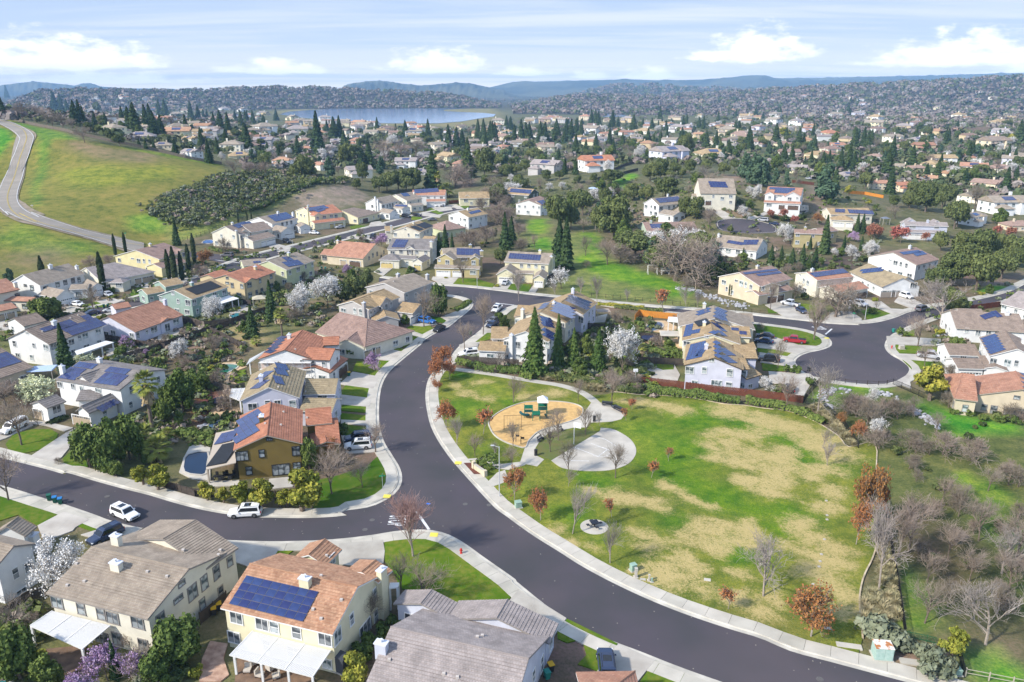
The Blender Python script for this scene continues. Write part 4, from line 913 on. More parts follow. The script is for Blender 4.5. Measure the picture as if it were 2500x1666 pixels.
  if s.auto:
   rnd=random.Random(hash(round(R[0],2))&0xffff)
   for v in s.V:
    for A,B,n,i in s.walls(v):
     lw=vlen((B-A)[:2]);cam2=-((A+B)/2)[:2]
     if n@cam2<0 or lw<3:continue
     if any(s.inside(v2,((A+B)/2)[:2]+V3(n)*.6,0)for v2 in s.V if v2 is not v):continue
     rows=[1.55]if v['h']<4.4 else[1.55,4.25]
     for zr in rows:
      nn=max(1,int(lw/3.4))
      for k in range(nn):
       P=A+(B-A)*((k+.5)/nn+rnd.uniform(-.06,.06)/nn);P=V3((P[0]+n[0]*.02,P[1]+n[1]*.02,v['z']+zr))
       if any(vlen(P-U)<wd*.5+1.5 for U,wd in s.used):continue
       if rnd.random()<.22:continue
       addwin(P,n,*rnd.choice([(1.2,1.4,2),(.9,1.4,1),(1.6,1.4,2)]),s.wtrim)
  return s.root
 def inside(s,v,p,tol):
  q=p-v['O'];a,b=q@v['u'],q@v['n'];return tol<a<v['L']-tol and tol<b<v['W']-tol
H=House('white two storey house cut by the left photo edge, tan roof and square chimney','white','tan','white','grey',wtrim='white')
H.vol(b1(-635,575),b1(-35,730),R=b1(105,565),end=1);H.vol(b1(275,420),b1(190,492),R=b1(150,325),h=3.4)
H.chim(b1,(255,560,1.3,1.9));H.win(b1,(208,712,1.0,1.5),(114,760,.8,1.5,1),(157,893,1.3,.6));H.done()
H=House('two storey cream house, wide tan tile roof, beside the white blossoming tree in front','cream','tan','white','grey',wtrim='grey')
H.vol(b1(340,915),b1(1095,1110),R=b1(680,580));H.vol(b1(1190,518),b1(1085,600),R=b1(1080,425),h=3.2);H.vol(b1(1770,578),b1(1530,735),R=b1(1478,515),h=5.6);H.vol(b1(1672,552),b1(1600,600),R=b1(1575,467),h=5.5)
H.chim(b1,(870,740,1.35,1.15),(872,560,1.2,1.6));H.vent(b1,(570,700),(628,832),(500,862),(1095,760),(1240,795),(1360,600),(1635,600),(1622,635))
H.win(b1,(425,975,1.7,1.5),(603,1023,1.1,1.5,1),(750,1062,1.1,1.5,1),(837,1090,1.7,1.5),(1022,1125,1.7,1.5),(1428,900,1.5,1.9),(1515,828,1.1,1.9,1),(1605,752,1.1,1.9,1),(1704,672,.8,1.3,1),(1322,950,1.4,.6),(1347,835,1.0,.6),(760,1250,2.0,2.0,3),(870,1245,1.3,1.7),(1065,1290,1.3,1.5));H.win(b1,(1638,905,.9,2.0,1),trim='tan')
H.cover(b1,[(385,1040),(825,1150),(612,1330),(220,1150)],[3.3,3.3,2.8,2.8],[(.02,.97),(.98,.97)]);H.done()
H=House('butter yellow two storey house, large dark solar array on pinkish tile roof, foreground','butter','pink','white','white')
H.vol(b1(1635,1025),b2(645,1225),R=b2(832,868),end=1);H.vol(b2(715,590),b2(595,712),R=b2(600,513),h=4.6)
H.vol(b2(1090,745),b2(985,838),R=b2(965,672),h=5.6)
H.solar(b2,(10,783),(545,905),(-120,995),8,4);H.chim(b2,(445,860,1.3,1.2),(1003,840,1.2,2.2));H.vent(b2,(560,790),(500,1040),(710,970),(600,640),(560,1110))
H.win(b1,(1755,1090,1.6,1.5),(1945,1137,1.6,1.5),(2037,1160,1.1,1.5,1),(1738,1235,1.6,1.5));H.win(b2,(378,1200,1.1,1.5,1),(590,1250,1.6,1.5),(680,1225,1.4,1.8),(784,1100,.8,1.5,1),(957,915,.9,1.7,1),(965,1075,.9,1.7,1),(885,1175,2.6,1.9,3),(605,1430,1.1,1.2))
H.cover(b1,[(1870,1190),(2460,1335),(2325,1535),(1700,1370)],[3.2,3.2,2.7,2.7],[(.05,.96),(.38,.97),(.7,.97),(.98,.96)])
H.cover(b2,[(1070,835),(1140,835),(1130,870),(1060,880)],[3.4,3.4,3.2,3.2],[(.9,.1),(.9,.9),(.1,.9)],slats=False);H.done()
H=House('long low house with broad grey brown roof and pale blue walls, bottom centre','blue','grey','white','grey')
Ra,Rb=unp(b2(1075,1165),6.9),unp(b2(2100,1400),6.9);u_=(Rb-Ra)[:2];L_=vlen(u_);u_=u_/L_;n_=V3((-u_[1],u_[0]));
H.z=0.0;H.add(Ra[:2]-n_*8.2,u_,n_,L_,16.4,3.4,3.5,(0,0),0.0,.45);H.vol(b2(1592,995),b2(1512,1105),R=b2(1385,948),h=3.2,hip=(0,0));H.vol(b3(497,1140),b3(428,1290),R=b3(120,1062),h=3.2)
H.chim(b2,(1010,1345,1.3,1.2));H.vent(b2,(1065,1415),(1470,1520),(1570,1545),(1718,1245),(1755,1235));H.win(b3,(310,1520,.9,1.6,1),(372,1430,.9,2.0,1));H.done()
H=House('orange clay tile roof of a house cut by the bottom edge beside a blue car','cream','clay','white','white')
Ra,Rb=unp(b3(625,1496),3.2),unp(b3(862,1492),3.2);u_=(Rb-Ra)[:2];L_=vlen(u_);u_=u_/L_;n_=V3((-u_[1],u_[0]));H.z=0.0
H.add(Ra[:2]-n_*8.4,u_,n_,L_+3,8.4,3.1,1.6,(0,1),0.0,.45);H.done()
H=House('olive brown two storey corner house with orange tile roof and big solar array','olive','orange','white','tan',wtrim='black')
H.gab(m2(375,1075),m2(905,1018),m2(650,955),far=m2(662,702));H.vol(m2(930,882),m2(1134,862),W=8,pitch=.36,h=5.0);H.vol(m2(1010,1040),m2(1196,1020),W=12,pitch=.32,h=3.0);H.vol(m2(1150,866),m2(1200,1018),W=5,pitch=.3,h=3.0,side=-1)
H.solar(m2,(420,838),(590,742),(375,1040),4,3)
H.chim(m2,(595,850,1.3,1.2),(910,950,1.2,1.0));H.vent(m2,(620,870),(740,880),(940,825),(760,780))
H.win(m2,(441,1109,1.9,1.6,3),(593,1090,.8,1.3,1),(855,1070,1.2,1.6),(740,1212,2.8,1.9,3),(652,978,.9,.5,3),(862,1190,1.2,1.5),(1030,905,1.0,.8))
H.cover(m2,[(400,905),(395,1165),(168,1218),(242,938)],[3.9,3.9,2.8,2.8],[(.97,.97),(.03,.97)],slats=False,col='tan')
H.done()
for p,q,r,nx,ny,kd in(((262,950),(395,918),(255,1025),2,1,None),((245,1040),(388,1008),(218,1190),1,1,'pool')):
 A=[unp(m2(*k),hh)for k,hh in((p,3.05),(q,3.95),(r,3.05))];ex,ey=(A[1]-A[0])/nx,(A[2]-A[0])/ny;n_=np.cross(ey,ex);n_=n_/vlen(n_);n_=n_ if n_[2]>0 else-n_;xd=ex/vlen(ex);yd=np.cross(n_,xd)
 for i in range(nx):
  for j in range(ny):
   w_,h_=vlen(ex)-.04,abs(ey@yd)-.04;c_=A[0]+ex*(i+.5)+ey*(j+.5)+n_*.22-H.R
   if kd:mb=MB();mb.box((0,0,0),(w_,h_,.05));me=mb.mesh('pool_collector',m_pool_solar)
   else:me=panel_mesh(w_,h_)
   o=ob('pool_collector' if kd else 'solar_panel',me,H.root);o.matrix_local=Matrix(((xd[0],yd[0],n_[0],c_[0]),(xd[1],yd[1],n_[1],c_[1]),(xd[2],yd[2],n_[2],c_[2]),(0,0,0,1)))
H=House('pale blue two storey house between the olive house and the scaffolded one','lilac','olive','white','white')
H.gab(m2(425,690),m2(882,672),m2(645,588),far=m2(720,392));H.vol(m2(908,645),m2(1157,640),W=9,pitch=.38,h=3.4);H.vol(m2(878,770),m2(1132,778),W=7,pitch=.38,h=3.2)
H.solar(m2,(590,495),(675,432),(520,640),4,2);H.solar(m2,(700,400),(790,418),(690,485),4,2);H.solar(m2,(690,500),(760,515),(675,555),3,1)
H.chim(m2,(592,545,1.1,1.4));H.vent(m2,(800,470),(720,590),(930,625));H.win(m2,(830,710,1.2,1.5,1),(714,699,1.1,.8,2),(638,698,.9,.7,1),(1058,670,1.9,1.5));H.cover(m2,[(365,595),(465,590),(430,690),(345,655)],[2.8,2.8,2.8,2.8],[(.03,.95),(.95,.95)],slats=True);H.done()
H=House('white house with orange tile roof whose side wall is wrapped in scaffolding','white','orange','white','brown')
H.gab(m2(568,368),m2(985,380),m2(765,300),far=m2(905,147));H.vol(m2(900,372),m2(1115,382),W=7.5,pitch=.4,h=5.6);H.vol(m2(1060,268),m2(1185,262),W=6,pitch=.38,h=5.6);H.vol(m2(1118,478),m2(1258,370),W=8,pitch=.3,h=3.0)
H.chim(m2,(805,215,1.0,1.1));H.vent(m2,(850,300),(890,345));H.win(m2,(1170,375,1.0,1.6,1),(903,395,.9,1.3,1),(985,400,.9,1.3,1),(1070,410,.9,1.3,1));H.garage(m2,(1215,470,4.8),col='brown')
H.cover(m2,[(500,370),(620,305),(590,340),(475,415)],[3.2,3.2,2.8,2.8],[(.2,.95)],slats=False);H.solar(m2,(735,195),(790,200),(620,325),3,5);H.done()
H=House('single storey house with wide brown hip roof and two garage doors at the bend','cream','mauve','white','tan')
H.vol(m2(1000,165),m2(1385,278),W=17,pitch=.42,h=3.3,hip=(0,1));H.vol(m2(1385,278),m2(1490,186),W=9,pitch=.38,h=3.2,hip=(0,0));H.vol(m2(1440,160),m2(1558,150),W=7,pitch=.38,h=3.2)
H.garage(m2,(1418,300,3.6),(1468,250,2.6),col='tan');H.done()
H=House('grey two storey house with shutters, solar on its lower roof, blue car in drive','grey','sand','white','white')
H.vol(u3(440,1385),u3(772,1250),R=u3(262,1290));H.gab(u3(560,1345),u3(690,1290),u3(622,1252),L=5,h=5.6);H.gab(u3(480,1512),u3(770,1490),None,L=7,h=3.0,pitch=.36);H.vol(u3(710,1400),u3(905,1425),W=9,pitch=.36,h=3.1)
H.solar(u3,(735,1315),(875,1325),(722,1355),5,2);H.chim(u3,(395,1400,1.0,2.6));H.win(u3,(290,1392,.9,1.5,1),(354,1405,1.2,1.8,1),(458,1418,1.0,1.6),(500,1405,.7,1.2,1),(563,1375,.9,1.3,1),(623,1345,1.2,1.7),(672,1322,.9,1.5));H.garage(u3,(925,1455,4.8),col='white');H.done()
H=House('grey two storey corner house behind the dark magnolia, tan hip roof and two chimneys','grey','tan','white','white')
H.vol(u3(820,1205),u3(1125,1090),R=u3(600,1100));H.chim(u3,(748,1040,1.1,1.2),(1060,1060,1.1,1.6));H.vent(u3,(815,1020),(700,1085));H.win(u3,(840,1235,1.0,1.8),(935,1225,1.0,1.5),(1050,1205,1.2,2.0),(1105,1130,1.0,1.4));H.done()
SCAF=ALLH[7]
H=House('white two storey house with black solar panels covering much of its tan roof, left','white','brown','white','grey')
H.vol(u1(525,1492),u1(1112,1285),R=u1(265,1335));H.vol(u1(255,1300),u1(500,1240),W=9,pitch=.36,h=3.2)
H.solar(u1,(640,1330),(1020,1215),(770,1400),9,2);H.solar(u1,(410,1330),(555,1285),(470,1362),4,1);H.solar(u1,(560,1285),(740,1228),(660,1340),4,2);H.solar(u1,(850,1195),(935,1172),(920,1245),2,2)
H.chim(u1,(582,1290,1.1,1.2));H.vent(u1,(450,1357),(750,1215),(830,1185));H.win(u1,(845,1420,1.0,1.5,1),(905,1395,1.7,1.5),(1043,1352,1.5,1.5),(155,1478,1.0,1.5,1),(362,1500,.8,1.2,1),(490,1520,1.4,1.6),(568,1510,1.6,1.5),(40,1460,1.2,1.8),(290,1368,.8,.5))
H.cover(m1,[(650,352),(920,262),(992,275),(672,385)],[3.1,3.1,2.8,2.8],[(.35,.95),(.66,.95),(.97,.95)],slats=False);H.done()
H=House('white two storey house with four dark solar arrays behind the fan palms, left','white','dgrey','white','grey')
H.vol(m1(478,597),m1(1042,692),R=m1(690,442));H.gab(m1(637,602),m1(792,640),m1(707,566),L=6,h=5.6)
H.vol(m1(410,852),m1(578,790),R=m1(325,790),h=3.1);H.vol(m1(660,785),m1(860,775),W=6,pitch=.36,h=3.2);H.gab(m1(615,892),m1(815,878),m1(720,800),far=m1(965,722),h=3.1)
H.solar(m1,(690,445),(855,468),(640,490),5,1);H.solar(m1,(610,490),(750,510),(515,590),4,2);H.solar(m1,(955,487),(1140,512),(915,535),5,1);H.solar(m1,(925,540),(1125,565),(815,632),5,2);H.solar(m1,(990,768),(1050,800),(825,850),2,5)
H.chim(m1,(550,520,1.0,1.8),(870,458,1.0,1.2));H.win(m1,(523,640,1.3,1.3),(637,657,1.0,1.3),(715,688,1.0,1.8),(858,700,1.5,1.5,3),(1147,685,1.3,1.7,1),(492,850,1.7,1.7),(1215,575,.8,.5));H.garage(m1,(715,955,4.8),col='tan');H.garage(m1,(335,905,2.6),col='tan');H.done()
H=House('house with brown tile roof and bright blue solar panels at the left edge','sand','brown','white','tan')
H.vol(m1(-330,700),m1(295,490),R=m1(10,325),end=1,h=3.4);H.solar(m1,(-150,420),(60,360),(-20,510),5,3);H.done()
H=House('single storey ranch with long orange tile roof and round patio, left of centre','lilac','clay','white','grey')
H.vol(u1(1440,1362),u1(1955,1178),R=u1(1150,1195),h=3.2);H.gab(u1(1705,1268),u1(1850,1215),u1(1785,1215),L=6,h=3.2);H.vol(u1(1050,1240),u1(1200,1195),W=7,pitch=.34,h=3.2,side=-1);H.vol(u1(1225,1120),u1(1400,1090),W=6,pitch=.3,h=3.1)
H.win(u1,(1205,1365,1.5,1.5),(1405,1395,1.3,1.5),(1465,1390,1.0,1.6,1),(1562,1355,.7,.9,1),(1638,1330,2.2,1.6),(1780,1305,1.8,2.1),(1873,1245,2.2,1.6));H.chim(u1,(1760,1045,.9,1.6));H.done()
H=House('teal green two storey house, black pool collectors on tan roof, white patio cover','teal','sand','white','white')
H.vol(u2(298,1273),u2(692,1140),R=u2(102,1174));H.vol(u1(1565,962),u1(1760,925),W=7,pitch=.34,h=3.4);H.vol(u1(1760,880),u1(1960,840),W=8,pitch=.34,h=3.3)
H.solar(u2,(225,1165),(500,1080),(340,1228),3,1,col='pool');H.chim(u2,(300,1125,1.0,1.0));H.win(u2,(98,1205,.9,.9),(153,1290,.8,1.3,1),(258,1305,1.7,1.7),(325,1300,1.4,1.6),(640,1195,1.6,1.5),(540,1215,1.6,1.5));H.win(u1,(1615,1005,1.0,1.5,1),(1712,1000,1.0,1.0,1))
H.cover(u2,[(470,1300),(690,1230),(800,1262),(560,1335)],[3.1,3.1,2.8,2.8],[(.7,.95),(.98,.95),(.98,.4)],slats=False);H.done()
H=House('peach two storey house with bright orange tile roof behind the teal house','peach','orange','brown','grey',wtrim='grey')
H.vol(u2(858,1100),u2(1192,980),R=u2(655,1012));H.gab(u2(870,1098),u2(1000,1060),u2(935,1045),L=5,h=5.6);H.vol(u2(560,1050),u2(720,990),W=7,pitch=.3,h=3.2)
H.chim(u2,(975,955,1.0,1.1));H.win(u2,(675,1042,.9,.7),(675,1095,1.2,.7),(728,1120,1.0,1.6),(830,1130,1.0,1.5),(910,1115,1.7,1.6),(1022,1068,1.0,1.6),(1140,1025,1.2,1.5),(918,1225,1.5,1.8),(988,1205,.9,2.1,1),(1042,1175,1.2,1.6));H.done()
H=House('pale green two storey house with solar panels above the white blossom tree','lime','tan','white','white')
H.vol(u2(1308,962),u2(1607,860),R=u2(1105,862));H.vol(u2(845,920),u2(1110,895),W=9,pitch=.3,h=3.2);H.solar(u2,(1250,880),(1420,852),(1320,930),4,2);H.solar(u2,(1250,830),(1320,815),(1310,870),2,2);H.solar(u2,(955,870),(1035,862),(945,892),3,1)
H.chim(u2,(1330,810,1.0,1.2));H.win(u2,(1340,985,1.2,1.5),(1428,950,1.9,1.6,3),(1508,920,.9,1.4,1),(1578,900,1.1,1.5),(1285,1085,1.6,1.4),(1460,1040,1.9,1.6));H.done()
H=House('house with red tile roofs and tan garage doors at the left edge','cream','clay','brown','brown')
H.vol(u1(-160,985),u1(215,905),W=13,pitch=.42,h=5.6,z=0);H.vol(u1(-100,1020),u1(325,1035),W=5,pitch=.3,h=3.2);H.vol(u1(-100,1160),u1(190,1100),W=7,pitch=.3,h=3.0);H.chim(u1,(170,880,.9,1.5));H.garage(u1,(105,1165,2.6),(15,1190,2.6),col='tan');H.win(u1,(185,972,1.2,1.6));H.done()
H=House('white two storey house with black shutters and two brick garage gables, upper left','white','tan','black','white')
H.vol(u1(428,868),u1(908,740),R=u1(238,748));H.gab(u1(590,998),u1(805,948),u1(685,912),L=9,h=3.1);H.gab(u1(970,890),u1(1105,868),u1(1045,838),L=9,h=3.1);H.vol(u1(730,910),u1(930,900),W=6,pitch=.34,h=3.2)
H.chim(u1,(540,665,1.2,1.2),(820,680,.9,1.1));H.win(u1,(612,845,1.2,1.6),(693,825,1.2,1.6),(775,805,1.2,1.6),(340,885,1.2,1.5),(270,860,1.0,.6));H.garage(u1,(720,1030,4.4),(1040,925,2.7),col='white');H.done()
H=House('grey roofed single storey house with two tan garage doors behind a lone cypress','cream','grey','white','white')
H.vol(u1(1085,830),u1(1655,715),W=18,pitch=.42,h=3.3,hip=(0,1));H.vol(u1(1150,835),u1(1310,835),W=6,pitch=.38,h=3.1,hip=(1,1));H.win(u1,(1265,855,2.0,1.6,3));H.garage(u1,(1475,825,2.6),(1570,785,4.4),col='tan');H.done()
H=House('yellow two storey house with tan hip roof behind the row of cypresses, upper left','yellow','mauve','white','white')
H.vol(u1(1695,585),u1(1990,500),R=u1(1412,490));H.vol(u1(1720,680),u1(2000,610),W=8,pitch=.32,h=3.2);H.gab(u1(1880,530),u1(1995,500),u1(1945,478),L=5,h=5.6);H.chim(u1,(1600,430,1.0,1.0));H.win(u1,(1475,597,1.5,1.5),(1532,600,.9,1.5,1),(1592,605,.9,1.5,1),(1408,573,1.2,.5),(1825,588,1.0,1.6),(1952,530,1.2,1.6));H.done()
H=House('cream two storey corner house with blue solar panels over a white garage, upper left','cream','brown','white','white')
H.vol(u2(930,560),u2(1165,520),W=13,pitch=.4,h=5.6);H.gab(u2(512,562),u2(800,590),u2(640,495),far=u2(850,445),h=5.6);H.gab(u2(800,575),u2(930,560),u2(880,530),L=5,h=5.6);H.vol(u2(950,655),u2(1195,600),W=9,pitch=.34,h=3.2)
H.solar(u2,(720,485),(850,445),(790,515),5,2);H.solar(u2,(850,450),(920,445),(900,530),3,3);H.chim(u2,(730,470,1.0,1.0),(778,600,1.0,2.4));H.win(u2,(613,595,.9,1.4,1),(745,605,1.2,1.7),(822,615,1.2,1.7),(882,605,1.3,1.6),(890,695,1.2,1.8),(690,685,2,1.4,3),(1092,555,1.2,1.6));H.garage(u2,(1140,670,5.0),(1062,690,2.4),col='white');H.done()
H=House('white two storey house with dark shutters, square solar array and brick garages, upper left','white','tan','black','white')
H.vol(u2(1155,472),u2(1428,412),R=u2(1002,398));H.gab(u2(1240,565),u2(1400,540),u2(1322,503),L=9,h=3.1);H.gab(u2(1440,505),u2(1562,495),u2(1510,472),L=8,h=3.1);H.solar(u2,(1100,385),(1300,345),(1185,447),6,4);H.chim(u2,(1215,345,1.0,1.1),(1375,380,1.0,1.9));H.win(u2,(1260,470,1.0,1.6),(1308,458,1.0,1.6),(1355,448,1.0,1.6),(1095,480,1.0,1.5));H.garage(u2,(1330,595,4.4),(1525,545,2.6),col='white');H.done()
H=House('house with bright orange tile roofs, blue solar panels and arched window, upper street','butter','orange','white','white')
H.vol(u2(1590,380),u2(1905,345),R=u2(1425,318),h=5.6);H.vol(u2(1600,465),u2(1940,425),W=6,pitch=.3,h=3.2);H.gab(u2(1600,385),u2(1690,372),u2(1650,350),L=4,h=5.6);H.solar(u2,(1495,305),(1700,272),(1560,335),6,2);H.solar(u2,(1600,330),(1680,300),(1640,350),3,1);H.chim(u2,(1540,340,.9,2.2),(1535,275,.9,1.0));H.win(u2,(1635,405,1.2,1.6),(1832,385,1.6,1.9));H.garage(u2,(1860,475,4.8),(1790,485,2.6),col='yellow');H.done()
H=House('plain single storey house with big tan hip roof and brown garage, upper street','butter','brown','white','tan')
H.vol(u3(325,402),u3(565,345),R=u3(130,320),h=3.3,hip=(0,1));H.garage(u3,(400,420,4.4),col='brown');H.win(u3,(540,385,1.4,1.5));H.done()
H=House('white two storey house with black shutters and small red brick garages, upper street','white','tan','black','white')
H.vol(u3(575,262),u3(765,222),R=u3(480,200));H.gab(u3(790,312),u3(885,300),u3(850,268),L=9,h=3.1);H.gab(u3(655,360),u3(755,345),u3(715,318),L=9,h=3.1);H.solar(u3,(580,170),(655,152),(610,195),3,2);H.solar(u3,(725,262),(850,268),(720,282),4,1);H.chim(u3,(537,260,.9,2.4),(508,185,.8,1.0));H.win(u3,(635,278,1.0,1.5),(662,270,1.0,1.5),(690,262,1.0,1.5),(475,280,1,1.2),(512,285,1,1.2));H.garage(u3,(855,340,2.8),(738,385,2.8),col='white');H.done()
H=House('cream two storey house with small blue solar array between white and orange neighbours','cream','tan','white','white')
H.vol(u3(845,225),u3(1010,195),R=u3(720,155));H.vol(u3(890,280),u3(1025,265),W=6,pitch=.32,h=3.2);H.solar(u3,(775,145),(845,138),(805,178),3,2);H.win(u3,(965,225,1.1,1.7),(880,245,1,1.5),(780,240,1,1.4));H.chim(u3,(920,135,.9,1.0));H.done()
H=House('house with wide orange roof all covered in dark solar panels, top of upper street','white','clay','white','white')
H.vol(u3(890,165),u3(1250,165),W=12,pitch=.4,h=5.6);H.vol(u3(1050,232),u3(1255,228),W=6,pitch=.32,h=3.2);H.solar(u3,(915,105),(1170,88),(930,145),8,3);H.garage(u3,(1170,265,4.6),(1090,265,2.6),col='white');H.done()
H=House('tan house with bay window and two solar panels rows near the date palm','butter','sand','white','white')
H.vol(u3(1400,200),u3(1725,195),W=14,pitch=.42,h=4.2);H.gab(u3(1410,205),u3(1560,205),u3(1500,150),L=6,h=3.6);H.solar(u3,(1392,110),(1565,103),(1400,140),6,1);H.chim(u3,(1345,125,.8,1.2));H.win(u3,(1470,220,2.2,1.6,3));H.done()
H=House('white two storey house with one solar array at the end of the upper street','white','sand','white','white')
H.vol(u3(1500,402),u3(1708,362),R=u3(1385,335));H.solar(u3,(1495,345),(1610,318),(1520,368),4,2);H.chim(u3,(1265,380,.8,2),(1490,325,.8,1));H.win(u3,(1630,410,1,1.4),(1415,420,.7,1.4,1),(1680,390,.9,1.3));H.done()
H=House('low house with plain grey brown hip roof and white tarp beside the dark conifers','lime','mauve','white','tan')
H.vol(u3(1225,540),u3(1480,510),W=14,pitch=.42,h=3.4,hip=(1,1));H.done()
H=House('cream two storey house with deck and black pool collectors on tan roof, centre left','cream','sand','white','white')
H.vol(u3(985,560),u3(1125,492),R=u3(830,500));H.vol(u3(610,548),u3(700,545),W=8,pitch=.38,h=5.6);H.vol(u3(1000,632),u3(1130,640),W=6,pitch=.3,h=3.2);H.solar(u3,(885,500),(935,483),(960,548),1,1,col='pool');H.solar(u3,(940,482),(1030,450),(1030,524),1,1,col='pool');H.chim(u3,(678,545,.9,2.2),(912,470,.9,1.0));H.win(u3,(720,580,1.2,1.6),(860,585,.7,1.4,1),(952,592,1.8,1.6),(825,525,.8,.5),(1110,540,1.2,1.6));H.done()
H=House('single storey orange roofed house with an open garage, centre left','sand','clay','white','tan',wtrim='grey')
H.vol(u3(-15,805),u3(375,840),R=u3(512,680),end=1,h=3.3);H.vol(u2(1660,795),u2(1760,800),W=8,pitch=.36,h=3.2);H.chim(u3,(108,650,.9,1.2));H.win(u2,(1710,830,1.8,1.6));H.win(u3,(480,800,.9,1.6,1),(525,785,.9,1.6,1),(440,830,.8,1.3,1),(597,765,.8,1.4,1));H.garage(u3,(165,860,2.6),col='tan');H.garage(u3,(290,870,4.8),col='brown');H.done()
H=House('cream two storey house with brown shutters, grey roof and yellow garage doors, centre left','cream','dgrey','white','white')
H.vol(u3(628,738),u3(1090,748),R=u3(690,635));H.gab(u3(815,740),u3(932,745),u3(870,690),L=5,h=5.6);H.vol(u3(540,852),u3(765,858),W=8,pitch=.42,h=3.1,hip=(1,1));H.gab(u3(890,872),u3(1010,880),u3(950,835),L=8,h=3.1);H.vol(u3(740,838),u3(930,845),W=5,pitch=.3,h=3.2)
H.solar(u3,(728,635),(862,640),(678,718),5,3);H.chim(u3,(1095,700,1.0,1.6));H.win(u3,(780,762,1.3,1.5),(876,765,.9,1.4),(948,765,1.0,1.4),(1043,770,1.0,1.4),(1128,745,.8,1.4,1));H.win(u3,(852,768,.4,1.7,1),(900,770,.4,1.7,1),trim='brown');H.garage(u3,(630,900,4.6),(955,920,2.7),col='yellow');H.done()
H=House('tan two storey house with blue solar row and two white garage doors, centre','mustard','tan','white','white')
H.vol(u3(1240,835),u3(1655,815),W=12,pitch=.42,h=5.6);H.gab(u3(1148,840),u3(1345,850),u3(1270,790),L=6,h=5.6,hip=(0,0));H.gab(u3(1510,845),u3(1620,845),u3(1570,805),L=5,h=5.6);H.vol(u3(1130,938),u3(1440,945),W=5,pitch=.3,h=3.2);H.vol(u3(1440,945),u3(1615,950),W=4,pitch=.3,h=3.2)
H.solar(u3,(1370,730),(1640,738),(1370,800),6,2);H.solar(u3,(1262,715),(1310,717),(1255,745),2,1);H.chim(u3,(1637,800,1.1,1.6),(1517,712,.9,1.1));H.win(u3,(1187,852,.9,.9,1),(1273,875,1.4,1.6),(1450,845,2.2,1.0,4),(1550,880,1.3,1.6),(1735,805,.9,1.6,1),(1705,815,.5,1.2,1),(1545,985,2.0,1.4,3));H.garage(u3,(1230,988,4.8),(1375,990,3.0),col='white');H.done()
H=House('butter yellow two storey house with white shutters, brick garages and silver car, centre','butter','tan','white','white')
H.vol(u4(118,785),u4(548,808),R=u4(163,682));H.gab(u4(42,908),u4(232,915),u4(160,830),L=9,h=3.1);H.gab(u4(390,945),u4(512,950),u4(460,870),L=9,h=3.1);H.vol(u4(220,895),u4(400,900),W=4,pitch=.3,h=3.2)
H.solar(u4,(175,703),(475,722),(160,755),12,3);H.chim(u4,(463,695,.9,1.1),(565,790,.9,2.2));H.win(u4,(287,820,1.0,1.4),(357,820,1.0,1.4),(425,825,1.0,1.4));H.garage(u4,(137,950,4.6),(450,972,2.7),col='white');H.done()
H=House('grey green house with pale tan roof and long solar strip behind bare trees, upper centre','dkgreen','sand','white','white')
H.vol(u4(112,133),u4(355,150),R=u4(168,72),h=5.0);H.solar(u4,(185,82),(385,98),(172,118),7,2);H.chim(u4,(140,85,.9,1.4));H.done()
H=House('white two storey house half hidden behind the big green oaks, upper centre','white','mauve','white','tan')
H.gab(u4(225,228),u4(475,242),u4(365,195),L=18,h=5.6);H.vol(u4(475,242),u4(640,220),W=9,pitch=.4,h=5.6);H.solar(u4,(430,205),(530,185),(480,238),3,2);H.win(u4,(400,258,.9,1.4,1),(455,265,1,1.4),(350,310,1.6,1.8),(515,265,1,1.4),(490,320,1,1.6));H.done()
H=House('white two storey house with dark shutters and solar array behind the bare oak','white','tan','black','white')
H.vol(u4(1605,250),u4(1862,220),R=u4(1530,177));H.vol(u4(1590,320),u4(1740,345),W=9,pitch=.34,h=3.1);H.gab(u4(1840,320),u4(1950,310),u4(1900,278),L=8,h=3.1);H.solar(u4,(1560,180),(1780,160),(1610,222),6,2);H.win(u4,(1700,265,1,1.6),(1745,258,1,1.6),(1785,252,1,1.6),(1565,265,1.1,1.6),(1530,255,.7,1,1),(1455,335,.9,1.6));H.chim(u4,(1687,160,.9,1));H.done()
H=House('mint green two storey house behind the spreading bare oak','mint','mauve','white','white')
H.vol(u4(1490,505),u4(1990,500),R=u4(1368,428));H.solar(u4,(1510,425),(1650,420),(1530,465),5,2);H.win(u4,(1385,515,1.2,1.6),(1297,560,1,1.4),(1415,530,.6,.9,1),(1447,535,.6,.9,1),(1352,495,1.0,.4));H.chim(u4,(1525,415,.9,1.0));H.done()
H=House('cream two storey house with long driveway above the far cul-de-sac, upper right','cream','tan','white','tan')
H.vol(u5(180,332),u5(530,335),R=u5(255,255));H.gab(u5(178,335),u5(315,340),u5(265,305),L=4,h=5.6);H.gab(u5(432,340),u5(522,345),u5(480,308),L=5,h=5.6);H.vol(u5(162,408),u5(385,412),W=5,pitch=.3,h=3.0);H.solar(u5,(322,262),(497,268),(350,322),6,3);H.win(u5,(268,357,1.2,1.7),(205,350,1.1,1.1),(470,362,1.4,1.6),(467,435,1.6,1.6),(375,350,1.2,.8));H.garage(u5,(240,455,4.8),(328,460,2.7),col='brown');H.done()
H=House('white house with red tile roof, stepped solar array and parked trailer, upper right','white','clay','white','white')
